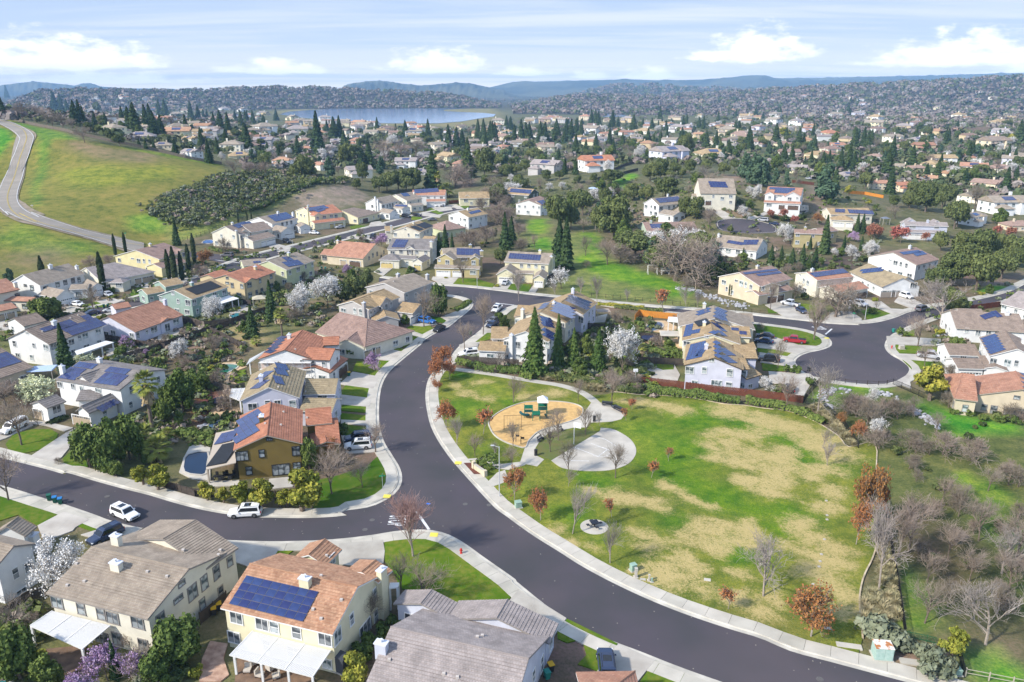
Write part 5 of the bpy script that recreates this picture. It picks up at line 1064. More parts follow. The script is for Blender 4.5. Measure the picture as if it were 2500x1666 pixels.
H.vol(u5(900,392),u5(1262,410),R=u5(935,315));H.gab(u5(890,395),u5(1000,400),u5(945,372),L=4,h=5.6);H.gab(u5(1090,415),u5(1265,420),u5(1150,370),L=4,h=5.6);H.vol(u5(885,475),u5(1260,492),W=5,pitch=.3,h=3.0);H.solar(u5,(935,322),(1190,332),(950,345),10,1);H.solar(u5,(985,345),(1160,355),(1005,380),7,1);H.win(u5,(945,425,1.2,1.5),(1145,440,1.7,1.7),(1222,433,.9,1,1),(1045,408,2,.9,4),(940,500,2.4,1.6,3));H.garage(u5,(1065,525,2.7),(1180,525,4.8),col='brown');H.done()
H=House('low white house with flat tan roof, black solar and raised deck, upper right','white','tan','white','white')
H.vol(u5(365,918),u5(815,968),R=u5(440,798),h=3.3);H.solar(u5,(525,855),(680,880),(515,885),5,1);H.solar(u5,(690,855),(840,852),(665,905),4,2);H.chim(u5,(430,830,.9,1.5));H.win(u5,(440,945,2.2,2,3),(530,960,2,2,2),(625,970,1.6,2),(893,945,.9,1.6,1),(865,955,.9,1.6,1));H.done()
H=House('mustard yellow two storey house with dark solar band among conifers, upper right','mustard','mauve','white','white')
H.vol(u5(1170,768),u5(1480,775),R=u5(1185,690));H.vol(u5(1480,780),u5(1640,760),W=8,pitch=.3,h=5.0);H.solar(u5,(1200,725),(1460,738),(1190,762),8,1);H.chim(u5,(1302,735,.9,1.2));H.win(u5,(1227,797,1.5,1.5),(1222,875,1.5,1.5),(1380,805,1.2,1.5),(1575,810,1,1.5));H.done()
H=House('low tan hip roofed house with white garage doors and long solar strip, upper right','cream','sand','white','white')
H.vol(u5(1560,600),u5(1990,600),W=13,pitch=.36,h=3.4);H.vol(u5(1565,652),u5(1800,662),W=8,pitch=.45,h=3.2,hip=(1,1));H.solar(u5,(1605,540),(1705,545),(1600,575),3,2);H.solar(u5,(1720,545),(1975,560),(1750,585),10,1);H.garage(u5,(1640,685,4.6),(1750,690,2.8),col='white');H.done()
H=House('cream two storey house, reddish roof, solar array, cypresses by its wall, right of centre','sand','mauve','white','white')
H.vol(u5(850,1322),u5(1175,1245),R=u5(638,1182));H.gab(u5(870,1322),u5(1060,1310),u5(970,1285),L=5,h=5.6);H.vol(u5(840,1415),u5(1195,1355),W=6,pitch=.3,h=3.1);H.solar(u5,(672,1185),(1010,1145),(690,1205),9,1);H.solar(u5,(800,1200),(1040,1170),(825,1222),7,1);H.chim(u5,(820,1145,.9,1.0));H.win(u5,(660,1290,1.4,1.8),(610,1262,1.1,.7),(757,1325,1,1.5),(705,1305,.8,1.8,1),(875,1340,1,1.4),(965,1345,1.3,1.8),(1117,1300,1.2,1.5),(513,1345,.8,1.4,1));H.garage(u5,(945,1460,4.8),(1055,1445,2.7),col='brown');H.done()
H=House('cream house, coral tile roof, blue solar array, behind the old bare oak, right','cream','clay','white','white')
H.vol(u5(1425,1262),u5(1795,1225),R=u5(1312,1180));H.vol(u5(1640,1390),u5(1950,1340),W=8,pitch=.36,h=3.1);H.solar(u5,(1340,1190),(1680,1145),(1400,1232),9,3);H.chim(u5,(1372,1150,.9,1.0));H.win(u5,(1290,1262,.9,1.6),(1330,1285,1.1,1.7),(1255,1205,.8,.5),(1300,1355,1.6,1.2));H.garage(u5,(1868,1420,4.8),col='brown');H.done()
H=House('low white house with olive tan roof and single solar strip, white pickup in its drive','white','olive','white','tan')
H.add(unp(m5(725,292),3.4)[:2],*[(lambda a,b:(a/vlen(a),b/vlen(b)))((unp(m5(440,158),3.4)-unp(m5(725,292),3.4))[:2],V3((-(unp(m5(440,158),3.4)-unp(m5(725,292),3.4))[1],(unp(m5(440,158),3.4)-unp(m5(725,292),3.4))[0]))*-1)][0],float(vlen((unp(m5(440,158),3.4)-unp(m5(725,292),3.4))[:2])),13.0,3.4,2.9,(0,0),0.0,.45)
H.z=0.0;H.gab(m5(870,255),m5(1022,240),m5(950,205),L=8,h=3.2);H.solar(m5,(530,142),(715,122),(560,175),7,2);H.win(m5,(1000,275,2.2,1.6,3),(520,255,1.5,1.5));H.garage(m5,(780,325,4.8),(850,300,2.6),col='grey');H.done()
H=House('big white two storey house, two solar arrays on tan roof, by the dark oaks','white','mauve','white','tan')
H.vol(u6(780,1108),u6(1010,1050),R=u6(535,978));H.solar(u6,(595,980),(790,957),(640,1005),6,1);H.solar(u6,(725,985),(830,965),(770,1020),4,2);H.solar(u6,(620,915),(780,880),(630,930),5,1);H.chim(u6,(705,945,.9,1.2));H.win(u6,(563,1082,1.5,1.6),(617,1095,.9,1.6,1),(673,1110,.9,1.6,1),(508,1055,1.1,.5));H.done()
H=House('grey blue two storey house with white trim and twin bays behind red leaved trees, right','blue','grey','white','white')
H.vol(u6(620,690),u6(1055,700),R=u6(640,585));H.gab(u6(628,690),u6(815,697),u6(725,628),L=5,h=5.6);H.gab(u6(915,695),u6(1048,698),u6(985,655),L=5,h=5.6);H.vol(u6(690,775),u6(1030,785),W=5,pitch=.3,h=3.1);H.win(u6,(737,715,2.4,1.5,4),(977,720,1.8,1.5,3),(865,697,2.6,.9,5));H.garage(u6,(735,815,4.0),(820,820,4.0),col='white');H.chim(u6,(885,595,.9,1));H.done()
H=House('white house with tan roof and tilted blue solar panels right of the cul-de-sac','white','brown','white','tan')
H.vol(m5(1370,652),m5(1990,690),W=15,pitch=.40,h=3.6);H.vol(m5(1425,555),m5(1640,560),W=8,pitch=.36,h=3.6);H.solar(m5,(1580,540),(1690,505),(1605,582),4,1);H.solar(m5,(1680,505),(1730,495),(1705,565),2,1);H.chim(m5,(1810,535,1.0,1.0));H.win(m5,(1462,668,.9,1.3),(1560,685,1.1,1.6),(1650,690,1.1,1.6),(1728,685,1.2,.8));H.done()
H=House('white two storey house with one large blue solar block and low garage wings, right','white','brown','white','white')
H.gab(m5(1665,905),m5(2110,930),m5(1890,830),far=m5(1795,672));H.vol(m5(1310,885),m5(1585,895),W=8,pitch=.4,h=3.2);H.vol(m5(1385,1002),m5(1625,1008),W=7,pitch=.36,h=3.1);H.vol(m5(1560,895),m5(1600,1000),W=5,pitch=.3,h=3.2,side=1)
H.solar(m5,(1590,742),(1715,700),(1665,885),5,6);H.chim(m5,(1950,790,1.0,1.3));H.win(m5,(1692,938,1.3,1.6),(1815,948,1.3,1.6),(1893,952,.8,1.4,1),(1430,908,1.3,1.1,3),(1615,830,.8,1.4,1),(1640,870,.8,1.4,1));H.garage(m5,(1500,1030,4.6),col='white');H.done()
H=House('single storey beige house with salmon tile roof beside the grassy creek, right edge','sand','clay','tan','tan',wtrim='grey')
H.gab(m5(1550,1290),m5(2350,1285),m5(1915,1216),far=m5(1885,1025),h=3.5);H.vol(m5(1352,1265),m5(1560,1290),W=15,pitch=.42,h=3.4,hip=(1,0));H.solar(m5,(1945,1045),(2060,1060),(1990,1250),4,5);H.win(m5,(1613,1335,.9,1.2,1),(1695,1360,1.1,1.9,1),(1810,1375,1.1,1.9,1),(1905,1385,2.2,1.9,3),(1898,1250,1.0,.7));H.done()
H=House('white house with plain grey roof behind the brown fence at the right edge','white','grey','white','white')
H.vol(m5(1755,438),m5(2060,512),W=15,pitch=.42,h=3.8);H.win(m5,(1788,470,1.4,1.4),(1890,500,.9,1.3));H.done()
H=House('white two storey house with tall chimney and blue solar behind the park conifers, centre','white','sand','white','white')
H.gab(m3(803,392),m3(1215,412),m3(1015,322),far=m3(1130,172));H.vol(m3(705,387),m3(850,388),W=9,pitch=.38,h=4.2);H.vol(m3(592,490),m3(832,500),W=7,pitch=.36,h=3.0)
H.solar(m3,(1130,190),(1230,210),(1150,275),4,3);H.solar(m3,(1150,280),(1250,335),(1165,365),5,2);H.chim(m3,(888,450,1.1,3.0));H.win(m3,(842,430,1.1,1.6),(942,437,1.1,1.7),(842,535,1,1.6),(943,535,1,.9),(1225,405,.9,1.5,1),(1198,435,.9,1.6,1),(783,410,1.0,1.2));H.done()
H=House('cream two storey house, big blue solar array, second from the park, centre row','cream','sand','white','tan')
H.gab(m3(900,200),m3(1375,238),m3(1150,170),far=m3(1270,55));H.vol(m3(905,195),m3(1050,205),W=10,pitch=.38,h=5.2);H.solar(m3,(1255,60),(1440,120),(1235,150),6,4);H.solar(m3,(1165,80),(1222,72),(1120,135),2,3);H.chim(m3,(985,190,1.0,2.0),(1255,100,.9,1.1));H.win(m3,(938,240,1.2,1.8),(1385,240,.8,1.5,1),(1410,215,.8,1.5,1),(1385,335,1.4,1.9),(1330,270,1,1.5));H.done()
H=House('pale house with long blue solar array, farthest of the three in the centre row','lilac','sand','white','white')
H.gab(m3(1150,115),m3(1480,205),None,far=m3(1450,-30),pitch=.4);H.solar(m3,(1395,0),(1585,70),(1360,60),7,3);H.chim(m3,(1420,-5,.9,1.5));H.win(m3,(1490,215,1.3,1.8),(1590,150,.9,1.5,1),(1560,170,.9,1.5,1));H.done()
H=House('pale blue two storey house with blue solar panels beside the red park fence','lilac','sand','white','brown')
H.gab(m4(603,622),m4(1125,655),m4(862,552),far=m4(868,378));H.vol(m4(1060,555),m4(1248,560),W=9,pitch=.38,h=5.2);H.vol(m4(1150,740),m4(1285,700),W=8,pitch=.3,h=3.0);H.vol(m4(1125,655),m4(1178,655),W=8,pitch=.3,h=5.0)
H.solar(m4,(665,440),(800,408),(620,580),4,4);H.solar(m4,(740,490),(800,480),(700,550),2,1);H.solar(m4,(868,395),(912,418),(885,545),2,4);H.solar(m4,(915,440),(1010,505),(935,565),4,2);H.chim(m4,(797,480,1.0,1.2))
H.win(m4,(654,655,1.7,1.6),(782,657,.9,1.4,1),(1003,678,1.2,1.7,1),(1127,685,1.2,1.5,1),(887,780,2.2,1.9,3),(995,785,1.2,1.2,1),(1115,800,1.1,1.8,2),(846,570,1,.7),(1180,800,1.2,1.2));H.done()
H=House('cream two storey house with scattered solar panels between pale blue and grey neighbours','butter','sand','white','white')
H.gab(m4(588,402),m4(1105,440),m4(800,345),far=m4(835,200));H.vol(m4(1025,368),m4(1190,375),W=8,pitch=.36,h=5.4);H.vol(m4(1110,470),m4(1235,470),W=7,pitch=.3,h=3.1);H.solar(m4,(625,268),(690,255),(598,375),2,4);H.solar(m4,(680,315),(765,300),(640,355),4,1);H.solar(m4,(860,215),(915,225),(862,285),3,2);H.solar(m4,(905,280),(955,290),(905,355),2,2);H.solar(m4,(840,310),(895,325),(845,345),2,1);H.solar(m4,(1015,290),(1080,295),(1015,315),2,1);H.solar(m4,(1085,320),(1150,325),(1085,350),2,1);H.chim(m4,(780,275,1.0,1.1));H.win(m4,(628,425,1.4,1.0),(800,362,.9,.6));H.done()
H=House('grey roofed two storey house with solar on both slopes beside the street, right of centre','cream','tan','white','white')
H.gab(m4(562,302),m4(1215,285),m4(845,205),far=m4(865,98));H.vol(m4(1095,240),m4(1215,245),W=8,pitch=.32,h=3.6);H.solar(m4,(725,150),(835,112),(715,195),5,2);H.solar(m4,(880,108),(970,145),(862,200),5,3);H.solar(m4,(920,185),(985,205),(900,215),3,1);H.solar(m4,(715,235),(825,205),(705,290),1,1,col='pool');H.chim(m4,(780,108,.9,1.4));H.cover(m4,[(470,195),(580,200),(570,245),(460,235)],[2.8,2.8,2.8,2.8],[(.1,.95),(.9,.95),(.5,.95)],slats=False);H.done()
rs=np.random.RandomState(11)
def leaf(name,c,c2,c3=None,rnd=.18):
 return M(name,c,c2,scale=1.1,detail=3,rough=.8,spec=.15,rnd=rnd,c3=c3,s3=.5)
mL={'fir':leaf('fir_needles',(.032,.06,.022),(.075,.115,.034)),'cedar':leaf('cedar_needles',(.045,.085,.02),(.10,.15,.032)),'pine':leaf('pine_needles',(.05,.09,.045),(.10,.155,.085)),'oak':leaf('oak_leaves',(.078,.098,.031),(.16,.185,.06)),'ever':leaf('evergreen_leaves',(.066,.102,.022),(.145,.19,.045)),'yell':leaf('yellow_green_leaves',(.16,.18,.025),(.34,.32,.05)),'rust':leaf('rust_leaves',(.27,.10,.04),(.42,.19,.07)),'white':leaf('white_blossom',(.58,.56,.52),(.80,.79,.76),rnd=.05),'pink':leaf('mauve_blossom',(.34,.20,.36),(.52,.38,.52)),'gw':leaf('pale_green_blossom',(.42,.46,.26),(.66,.68,.46)),'cyp':leaf('cypress_needles',(.022,.036,.014),(.05,.07,.024)),'palm':leaf('palm_fronds',(.12,.16,.03),(.27,.28,.06)),'palmdry':leaf('dry_palm_fronds',(.26,.19,.10),(.36,.28,.16)),'shrub':leaf('shrub_leaves',(.045,.07,.02),(.12,.14,.045),rnd=.3),'sage':leaf('sage_leaves',(.13,.15,.09),(.21,.23,.15)),'red':leaf('red_twig_leaves',(.30,.09,.06),(.44,.18,.12)),'bt':M('bare_twigs',(.185,.145,.11),(.30,.25,.195),scale=.6,rough=.9,rnd=.2),'bp':M('pale_bare_twigs',(.21,.18,.155),(.30,.265,.235),scale=.6,rough=.9,rnd=.15),'br':M('reddish_twigs',(.23,.135,.115),(.36,.24,.20),scale=.6,rough=.9,rnd=.15),'straw':leaf('straw_grass',(.27,.235,.12),(.40,.35,.20))}
m_bark=M('bark',(.12,.09,.068),(.20,.16,.125),scale=4,rough=.95,bump=.4);m_pbark=M('pale_bark',(.24,.20,.165),(.36,.31,.26),scale=4,rough=.95)
def quads(P,N,size,asp=1.0,up=0.0):
 n=len(P);N=N/np.maximum(vlen(N,axis=1,keepdims=True),1e-6)
 t=rs.normal(size=(n,3));t[:,2]+=up;t-=N*(t*N).sum(1,keepdims=True);t/=np.maximum(vlen(t,axis=1,keepdims=True),1e-6)
 b=np.cross(N,t);s=np.broadcast_to(np.asarray(size,float),(n,))[:,None];t=t*s*asp;b=b*s
 return np.stack([P-t-b*.55,P-t*.2+b,P+t+b*.45,P+t*.25-b],1)
def blob(c,r,n,size,jit=.25,shell=.5):
 d=rs.normal(size=(n,3));d/=vlen(d,axis=1,keepdims=True)
 rad=(shell+(1-shell)*rs.rand(n,1))*(1+.22*np.sin(d[:,:1]*5+c[0]*3)*np.cos(d[:,1:2]*4+c[2]*2))*np.where(rs.rand(n,1)<.1,1.22,1)
 return quads(V3(c)+d*V3(r)*rad,d+rs.normal(size=(n,3))*.55,size*(.7+.6*rs.rand(n)))
def segs(S,k=3):
 S=V3([np.r_[a,b,r,q]for a,b,r,q in S]);p0,p1,r0,r1=S[:,:3],S[:,3:6],S[:,6:7],S[:,7:8]
 d=p1-p0;d/=np.maximum(vlen(d,axis=1,keepdims=True),1e-6);a=np.cross(d,np.where(abs(d[:,2:3])<.9,[[0,0,1.]],[[1.,0,0]]));a/=vlen(a,axis=1,keepdims=True);b=np.cross(d,a);out=[]
 R=[a*cos(2*pi*i/k)+b*sin(2*pi*i/k)for i in range(k)]
 for i in range(k):
  j=(i+1)%k;out.append(np.stack([p0+R[i]*r0,p0+R[j]*r0,p1+R[j]*r1,p1+R[i]*r1],1))
 return np.concatenate(out)
def grow(H,spread=.5,lean=0.0,lv=4,first=.25,kids=(6,5,5,4),r0=None,upr=.35,crook=.18,ratio=.62):
 S=[];tips=[];r0=r0 or H*.018
 def br(p,d,L,r,k):
  n=3 if k<2 else 2;q=p.copy();pts=[p.copy()]
  for i in range(n):
   d=d+rs.normal(size=3)*crook*(1 if k else .35);d[2]+=upr*.18*(k>0);d/=vlen(d);e=q+d*L/n
   rr=r*(1-.45*i/n);S.append((q,e,rr,r*(1-.45*(i+1)/n),k));q=e;pts.append(q.copy())
  if k>=lv:tips.append(q);return
  m=kids[k]if k<len(kids)else 3
  for i in range(m):
   t=(first if k==0 else .25)+(1-(first if k==0 else .25))*(i+.7)/m;f=t*n;j=min(int(f),n-1);s=pts[j]+(pts[j+1]-pts[j])*(f-j)
   ax=rs.normal(size=3);ax-=d*(ax@d);ax/=vlen(ax);nd=d*(1-spread)+ax*spread*1.25;nd[2]+=upr*.5;nd/=vlen(nd)
   br(s,nd,L*(ratio+.12*rs.rand())*(1.15-.45*t if k==0 else 1),r*.52,k+1)
  tips.append(q)
 br(np.zeros(3),V3((lean,0,1.)),H*.62,r0,0)
 zmax=max(s[1][2]for s in S);f=H/zmax
 return[(a*f,b*f,r,q,k)for a,b,r,q,k in S],V3(tips)*f
PROTO={}
def proto(kind,trunk,crown,mt,mc,H):
 tq=trunk;t=quads_mesh('trunk',tq,mt);cmats=mc if isinstance(mc,list)else[mc]
 if isinstance(crown,tuple):cq,ci=crown
 else:cq,ci=crown,np.zeros(len(crown),int)
 c=quads_mesh('crown',cq,cmats,ci);al=quads_mesh(kind,np.concatenate([tq,cq]),[mt]+cmats,np.r_[np.zeros(len(tq),int),ci+1])
 xy=np.abs(cq[...,:2]).max();PROTO.setdefault(kind,[]).append((t,c,al,H,np.percentile(np.hypot(cq[...,0],cq[...,1]),97)))
def trunkq(H,r,top=None):return segs([((0,0,-.3),(0,0,H*.5),r,r*.7),((0,0,H*.5),(0,0,H),r*.7,r*.15)],6)
def conif(n,H,R,tiers,size,p=.9,droop=.5,shell=.35):
 t=rs.rand(n)**.85;ph=(t*tiers)%1;z=H*(.04+.96*t);pr=R*(1-t)**p*(.62+.38*(1-ph))*(.85+.3*rs.rand(n));a=rs.rand(n)*2*pi
 lob=1+.16*np.sin(a*3+t*9)+.10*np.sin(a*7-t*17);r=pr*lob*(shell+(1-shell)*rs.rand(n)**.5)+.06
 P=np.stack([r*np.cos(a),r*np.sin(a),z-droop*r*.35],1);N=np.stack([np.cos(a)*.7,np.sin(a)*.7,np.full(n,.75)],1)+rs.normal(size=(n,3))*.4
 return quads(P,N,size*(.55+.6*(1-t))*(.7+.6*rs.rand(n)),1.2)
for R_,tr in((2.3,9),(2.8,8),(2.0,11)):proto('fir',trunkq(12,.22),conif(4200,12,R_,tr,.30),m_bark,mL['fir'],12)
for R_ in(3.6,3.0):proto('cedar',trunkq(14,.26),conif(5200,14,R_,10,.29,p=.8,droop=.8,shell=.15),m_bark,mL['cedar'],14)
for k in range(2):
 b_=[blob(((rs.rand()-.5)*3.2*(1-t*.6),(rs.rand()-.5)*3.2*(1-t*.6),1.6+t*7),(1.9*(1.15-t*.75),1.9*(1.15-t*.75),1.3),230,.38)for t in np.linspace(0,1,13)]
 proto('pine',trunkq(8,.2),np.concatenate(b_),m_bark,mL['pine'],9.4)
def broad(kind,mat,H,R,nb,n,size,z0=.42,flat=.8,trunk=.3,low=False,**k):
 b_=[]
 for i in range(nb):
  a=rs.rand()*6.283;rr=R*.72*sqrt(rs.rand());zz=H*(z0+(1-z0)*rs.rand()*(1-(rr/R)**2*.7)*.88);s=R*(.30+.22*rs.rand())
  b_.append(blob((rr*cos(a),rr*sin(a),zz),(s,s,s*flat),n,size))
 limbs=[((0,0,-.3),(0,0,H*.35),trunk,trunk*.8)]+[((0,0,H*.25),(R*.5*cos(a),R*.5*sin(a),H*.6),trunk*.6,trunk*.2)for a in(0.3,2.1,4.0,5.3)]
 proto(kind,segs(limbs,5),np.concatenate(b_),m_bark,mat,H)
for k in range(3):broad('oak',mL['oak'],8,4.4,19,420,.27)
for k in range(2):broad('ever',mL['ever'],8,2.9,18,400,.24,z0=.2,flat=1.1)
for k in range(2):broad('yell',mL['yell'],5,2.0,13,300,.17,z0=.38)
for k in range(2):broad('shrub',mL['shrub'],1.6,1.15,8,90,.17,z0=.25,trunk=.06)
broad('sage',mL['sage'],1.5,1.5,9,100,.16,z0=.25,trunk=.06)
for k in range(2):broad('gshrub',mL['ever'],1.7,1.2,9,110,.16,z0=.25,trunk=.06)
broad('yshrub',mL['yell'],1.5,1.1,8,90,.16,z0=.25,trunk=.06)
def bare(kind,mat,H,tm=None,leafm=None,nl=0,ls=.2,keep=1.0,thick=.016,lz=(0,1),**k):
 S,tips=grow(H,**k);tr=segs([s[:4]for s in S if s[4]==0]+[s[:4]for s in S if s[4]==1],5);tw=segs([(a,b,max(r,thick),max(q,thick*.8))for a,b,r,q,l in S if l>=2],3);ci=np.zeros(len(tw),int);mats=[mat]
 if leafm is not None:
  ends=V3([b for a,b,r,q,l in S if l>=2]);sel=ends[rs.randint(0,len(ends),nl)];zz=sel[:,2]/H;sel=sel[(zz>=lz[0])&(zz<=lz[1])]
  lq=quads(sel+rs.normal(size=sel.shape)*H*.022,rs.normal(size=sel.shape),ls*(.6+.7*rs.rand(len(sel))));tw=np.concatenate([tw,lq]);ci=np.r_[ci,np.ones(len(lq),int)];mats=[mat,leafm]
 proto(kind,tr,(tw,ci),tm or m_bark,mats,H)
for k in range(3):bare('bare',mL['bt'],8,spread=.42,lv=4,kids=(8,5,4,3),first=.28)
for k in range(2):bare('barepale',mL['bp'],8,m_pbark,spread=.46,lv=4,kids=(8,5,4,3),first=.22)
bare('barered',mL['br'],11,m_pbark,spread=.40,lv=4,kids=(13,6,4,3),first=.20,upr=.5)
for k in range(2):bare('bareoak',mL['bt'],9,spread=.62,lv=4,kids=(9,6,5,4),first=.22,upr=.12,crook=.32,r0=.34,ratio=.7)
for k in range(2):bare('barebush',mL['bt'],3.2,spread=.55,lv=3,kids=(16,6,5),first=.04,upr=.3,r0=.06,thick=.014)
for k in range(2):bare('young',mL['bp'],6.5,m_pbark,spread=.30,lv=3,kids=(14,5,3),first=.25,upr=.5,r0=.08,thick=.013)
for k in range(2):bare('rust',mL['bt'],7,m_pbark,mL['rust'],2300,.13,spread=.44,lv=4,kids=(9,5,4,3),first=.25)
bare('rustthin',mL['bp'],4.5,m_pbark,mL['rust'],420,.13,spread=.34,lv=3,kids=(11,4,3),first=.35,upr=.4,r0=.06)
bare('red',mL['br'],5,m_bark,mL['red'],2200,.14,spread=.46,lv=4,kids=(9,5,4,3),first=.2)
for k in range(2):bare('white',mL['bt'],7,None,mL['white'],8500,.085,spread=.50,lv=4,kids=(10,6,4,3),first=.16)
bare('whitethin',mL['bp'],6,None,mL['white'],3000,.085,spread=.48,lv=4,kids=(9,5,4,3),first=.2)
bare('palegreen',mL['bp'],4,None,mL['gw'],6000,.10,spread=.55,lv=4,kids=(9,5,4,3),first=.12)
bare('pink',mL['bt'],4.5,None,mL['pink'],4200,.085,spread=.5,lv=4,kids=(9,5,4,3),first=.15)
def cyl(n,H,R):
 t=rs.rand(n);a=rs.rand(n)*6.283;r=R*np.minimum(1,(1-t)*3.2+.12)*np.minimum(1,.55+t*4)*(.8+.25*rs.rand(n));P=np.stack([r*np.cos(a),r*np.sin(a),.2+t*(H-.2)],1)
 return quads(P,np.stack([np.cos(a),np.sin(a),np.full(n,.3)],1)+rs.normal(size=(n,3))*.35,.2*(.7+.6*rs.rand(n)),1.4,1.5)
proto('cypress',trunkq(5,.12),cyl(1500,9,.62),m_bark,mL['cyp'],9)
def palmq(H,nf,L,skirt):
 out=[];ci=[]
 for i in range(nf):
  a=i*2.39996;e=radians(75-110*(i/nf));d=V3((cos(a)*cos(e),sin(a)*cos(e),sin(e)));side=V3((-sin(a),cos(a),0));c=V3((0,0,H))
  for j in range(11):
   t=(j+1)/11;fan=(t-.5)*2.2;dd_=d*cos(fan)+side*sin(fan);p0=c+d*L*.45;p1=p0+dd_*L*.6;p1[2]-=.18*L;w=np.cross(dd_,(0,0,1));w=w/max(vlen(w),.1)*.06*L
   out.append(np.stack([p0,p0+(p1-p0)*.5+w,p1,p0+(p1-p0)*.5-w]));ci.append(0)
  w=side*.03;out.append(np.stack([c-w,c+w,c+d*L*.5+w,c+d*L*.5-w]));ci.append(0)
 for i in range(skirt):
  a=rs.rand()*6.283;z=H-.2-rs.rand()*1.6;p0=V3((cos(a)*.3,sin(a)*.3,z));p1=p0+V3((cos(a)*.7,sin(a)*.7,-1.1));s=V3((-sin(a),cos(a),0))*.22;out.append(np.stack([p0-s*.4,p0+s*.4,p1+s,p1-s]));ci.append(1)
 return V3(out),V3(ci)
proto('palm',segs([((0,0,-.3),(0,0,6.6),.3,.24)],8),palmq(6.6,30,2.1,70),m_bark,[mL['palm'],mL['palmdry']],8)
proto('lowpalm',segs([((0,0,-.3),(0,0,1.8),.26,.24)],8),palmq(1.8,26,1.9,12),m_bark,[mL['palm'],mL['palmdry']],3.3)
def tuft(n,H):
 a=rs.rand(n)*6.283;e=.3+rs.rand(n)*1.0;L=H*(.7+.5*rs.rand(n));d=np.stack([np.cos(a)*np.cos(e),np.sin(a)*np.cos(e),np.sin(e)],1);p1=d*L[:,None];m=p1*.55+V3((0,0,.18*H));s=np.stack([-np.sin(a),np.cos(a),a*0],1)*.03
 return np.concatenate([np.stack([-s,s,m+s,m-s],1),np.stack([m-s,m+s,p1+s*.3,p1-s*.3],1)])
proto('tuft',trunkq(.2,.05),tuft(160,1.0),m_bark,mL['straw'],1.0)
NAMES={'fir':('conifer_tree','conifer'),'cedar':('cedar_tree','conifer'),'pine':('pine_tree','pine tree'),'oak':('oak_tree','oak tree'),'ever':('evergreen_tree','evergreen tree'),'yell':('small_tree','tree'),'shrub':('shrub','shrub'),'sage':('shrub','shrub'),'gshrub':('shrub','shrub'),'yshrub':('shrub','shrub'),'bare':('bare_tree','bare tree'),'barepale':('bare_tree','bare tree'),'barered':('bare_tree','bare tree'),'bareoak':('bare_oak','bare tree'),'barebush':('bare_bush','bare bush'),'young':('young_tree','young tree'),'rust':('autumn_tree','autumn tree'),'rustthin':('sapling','sapling'),'red':('red_tree','tree'),'white':('blossom_tree','blossom tree'),'whitethin':('blossom_tree','blossom tree'),'palegreen':('blossom_tree','blossom tree'),'pink':('redbud_tree','blossom tree'),'cypress':('cypress_tree','cypress'),'palm':('palm_tree','palm'),'lowpalm':('palm_tree','palm'),'tuft':('grass_tuft','grass')}
DESC={'fir':'dark pointed conifer','cedar':'green layered conifer','pine':'blue green pine','oak':'spreading olive green oak','ever':'dense dark green tree','yell':'small yellow green tree','shrub':'rounded green shrub','sage':'grey green shrub','gshrub':'rounded dark green shrub','yshrub':'yellowish shrub','bare':'bare grey brown tree','barepale':'bare pale barked tree','barered':'tall bare tree with reddish twigs','bareoak':'big spreading leafless oak','barebush':'bare twiggy bush','young':'slender leafless young tree','rust':'tree with rust orange leaves','rustthin':'thin sapling with a few rust leaves','red':'small red leaved tree','white':'white blossoming tree','whitethin':'thinly blossoming white tree','palegreen':'pale greenish white blossoming tree','pink':'mauve blossoming redbud','cypress':'slim dark column cypress','palm':'fan palm','lowpalm':'short fan palm','tuft':'straw coloured grass tuft'}
NT=[0];TREES=[]
def plant(kind,P,h,label,group=None,w=1.0,rz=None):
 vs_=PROTO[kind];t,c,al,H,R_=vs_[NT[0]%len(vs_)];NT[0]+=1;s=h/H;rz=runi(0,6.28)if rz is None else rz
 name,cat=NAMES[kind]
 if hypot(P[0],P[1])>250 or kind in('shrub','sage','gshrub','yshrub','tuft'):
  o=ob(name,al);tag(o,label,cat,group)
 else:
  o=empty(name,P,label,cat,group);ob('trunk',t,o);ob('crown',c,o)
 o.location=Vector(P);o.rotation_euler=(0,0,rz);o.scale=(s*w,s*w,s);TREES.append((o,kind,P));return o
def T(kind,view,*items,grp=None):
 for it in items:
  x,yt,yb,lab=it[:4];P=G(view(x,yb));h=max(.4,top_h(P,view(x,yt)[1])*(.9 if kind not in('fir','cypress','cedar','palm')and P[1]<200 else 1));w=(it[4]if len(it)>4 else 1.0)*(.82 if kind in('white','rust','pink','ever','oak')else 1)
  plant(kind,P,h,DESC[kind]+' '+lab,grp,w)
TF=T
T('white',b1,(450,440,900,'leaning over the cream house roof at lower left',1.1));T('white',u2,(520,1230,1525,'in front of the teal house pool'),(1490,1090,1410,'left half of the pair below the pale green house',1.1),(1740,1000,1340,'right half of the pair below the pale green house',1.2));T('white',m1,(1600,215,430,'above the dry garden slope',1.2));T('white',m3,(1850,222,690,'tall, beside the pool behind the park',.8))
T('palegreen',m1,(320,545,760,'beside the blue awning at the left',1.4),(720,370,470,'behind the white house with four arrays',1.8));T('whitethin',m4,(1305,680,850,'by the front of the pale blue house',1.0));T('whitethin',m5,(640,1130,1330,'in the creek below the cul-de-sac',.7),(650,1390,1640,'in the creek, lower one beside rust leaves',.8))
T('bare',b1,(120,870,1240,'beside the white wall at lower left'),(970,1180,1330,'against the cream house wall'));T('bare',m1,(75,1170,1650,'on the verge at the far left kerb',1.0),(190,700,1170,'on the oval lawn by the white pickup',1.1),(60,560,840,'thick grey crown at the left edge',1.3),(330,830,1000,'small, by the left garage wing'))
T('barebush',m1,(120,560,760,'under the brown roofed house at left',1.2),(200,640,800,'beside the pale green blossom'),(510,1260,1340,'reddish, at the drive by the left road'))
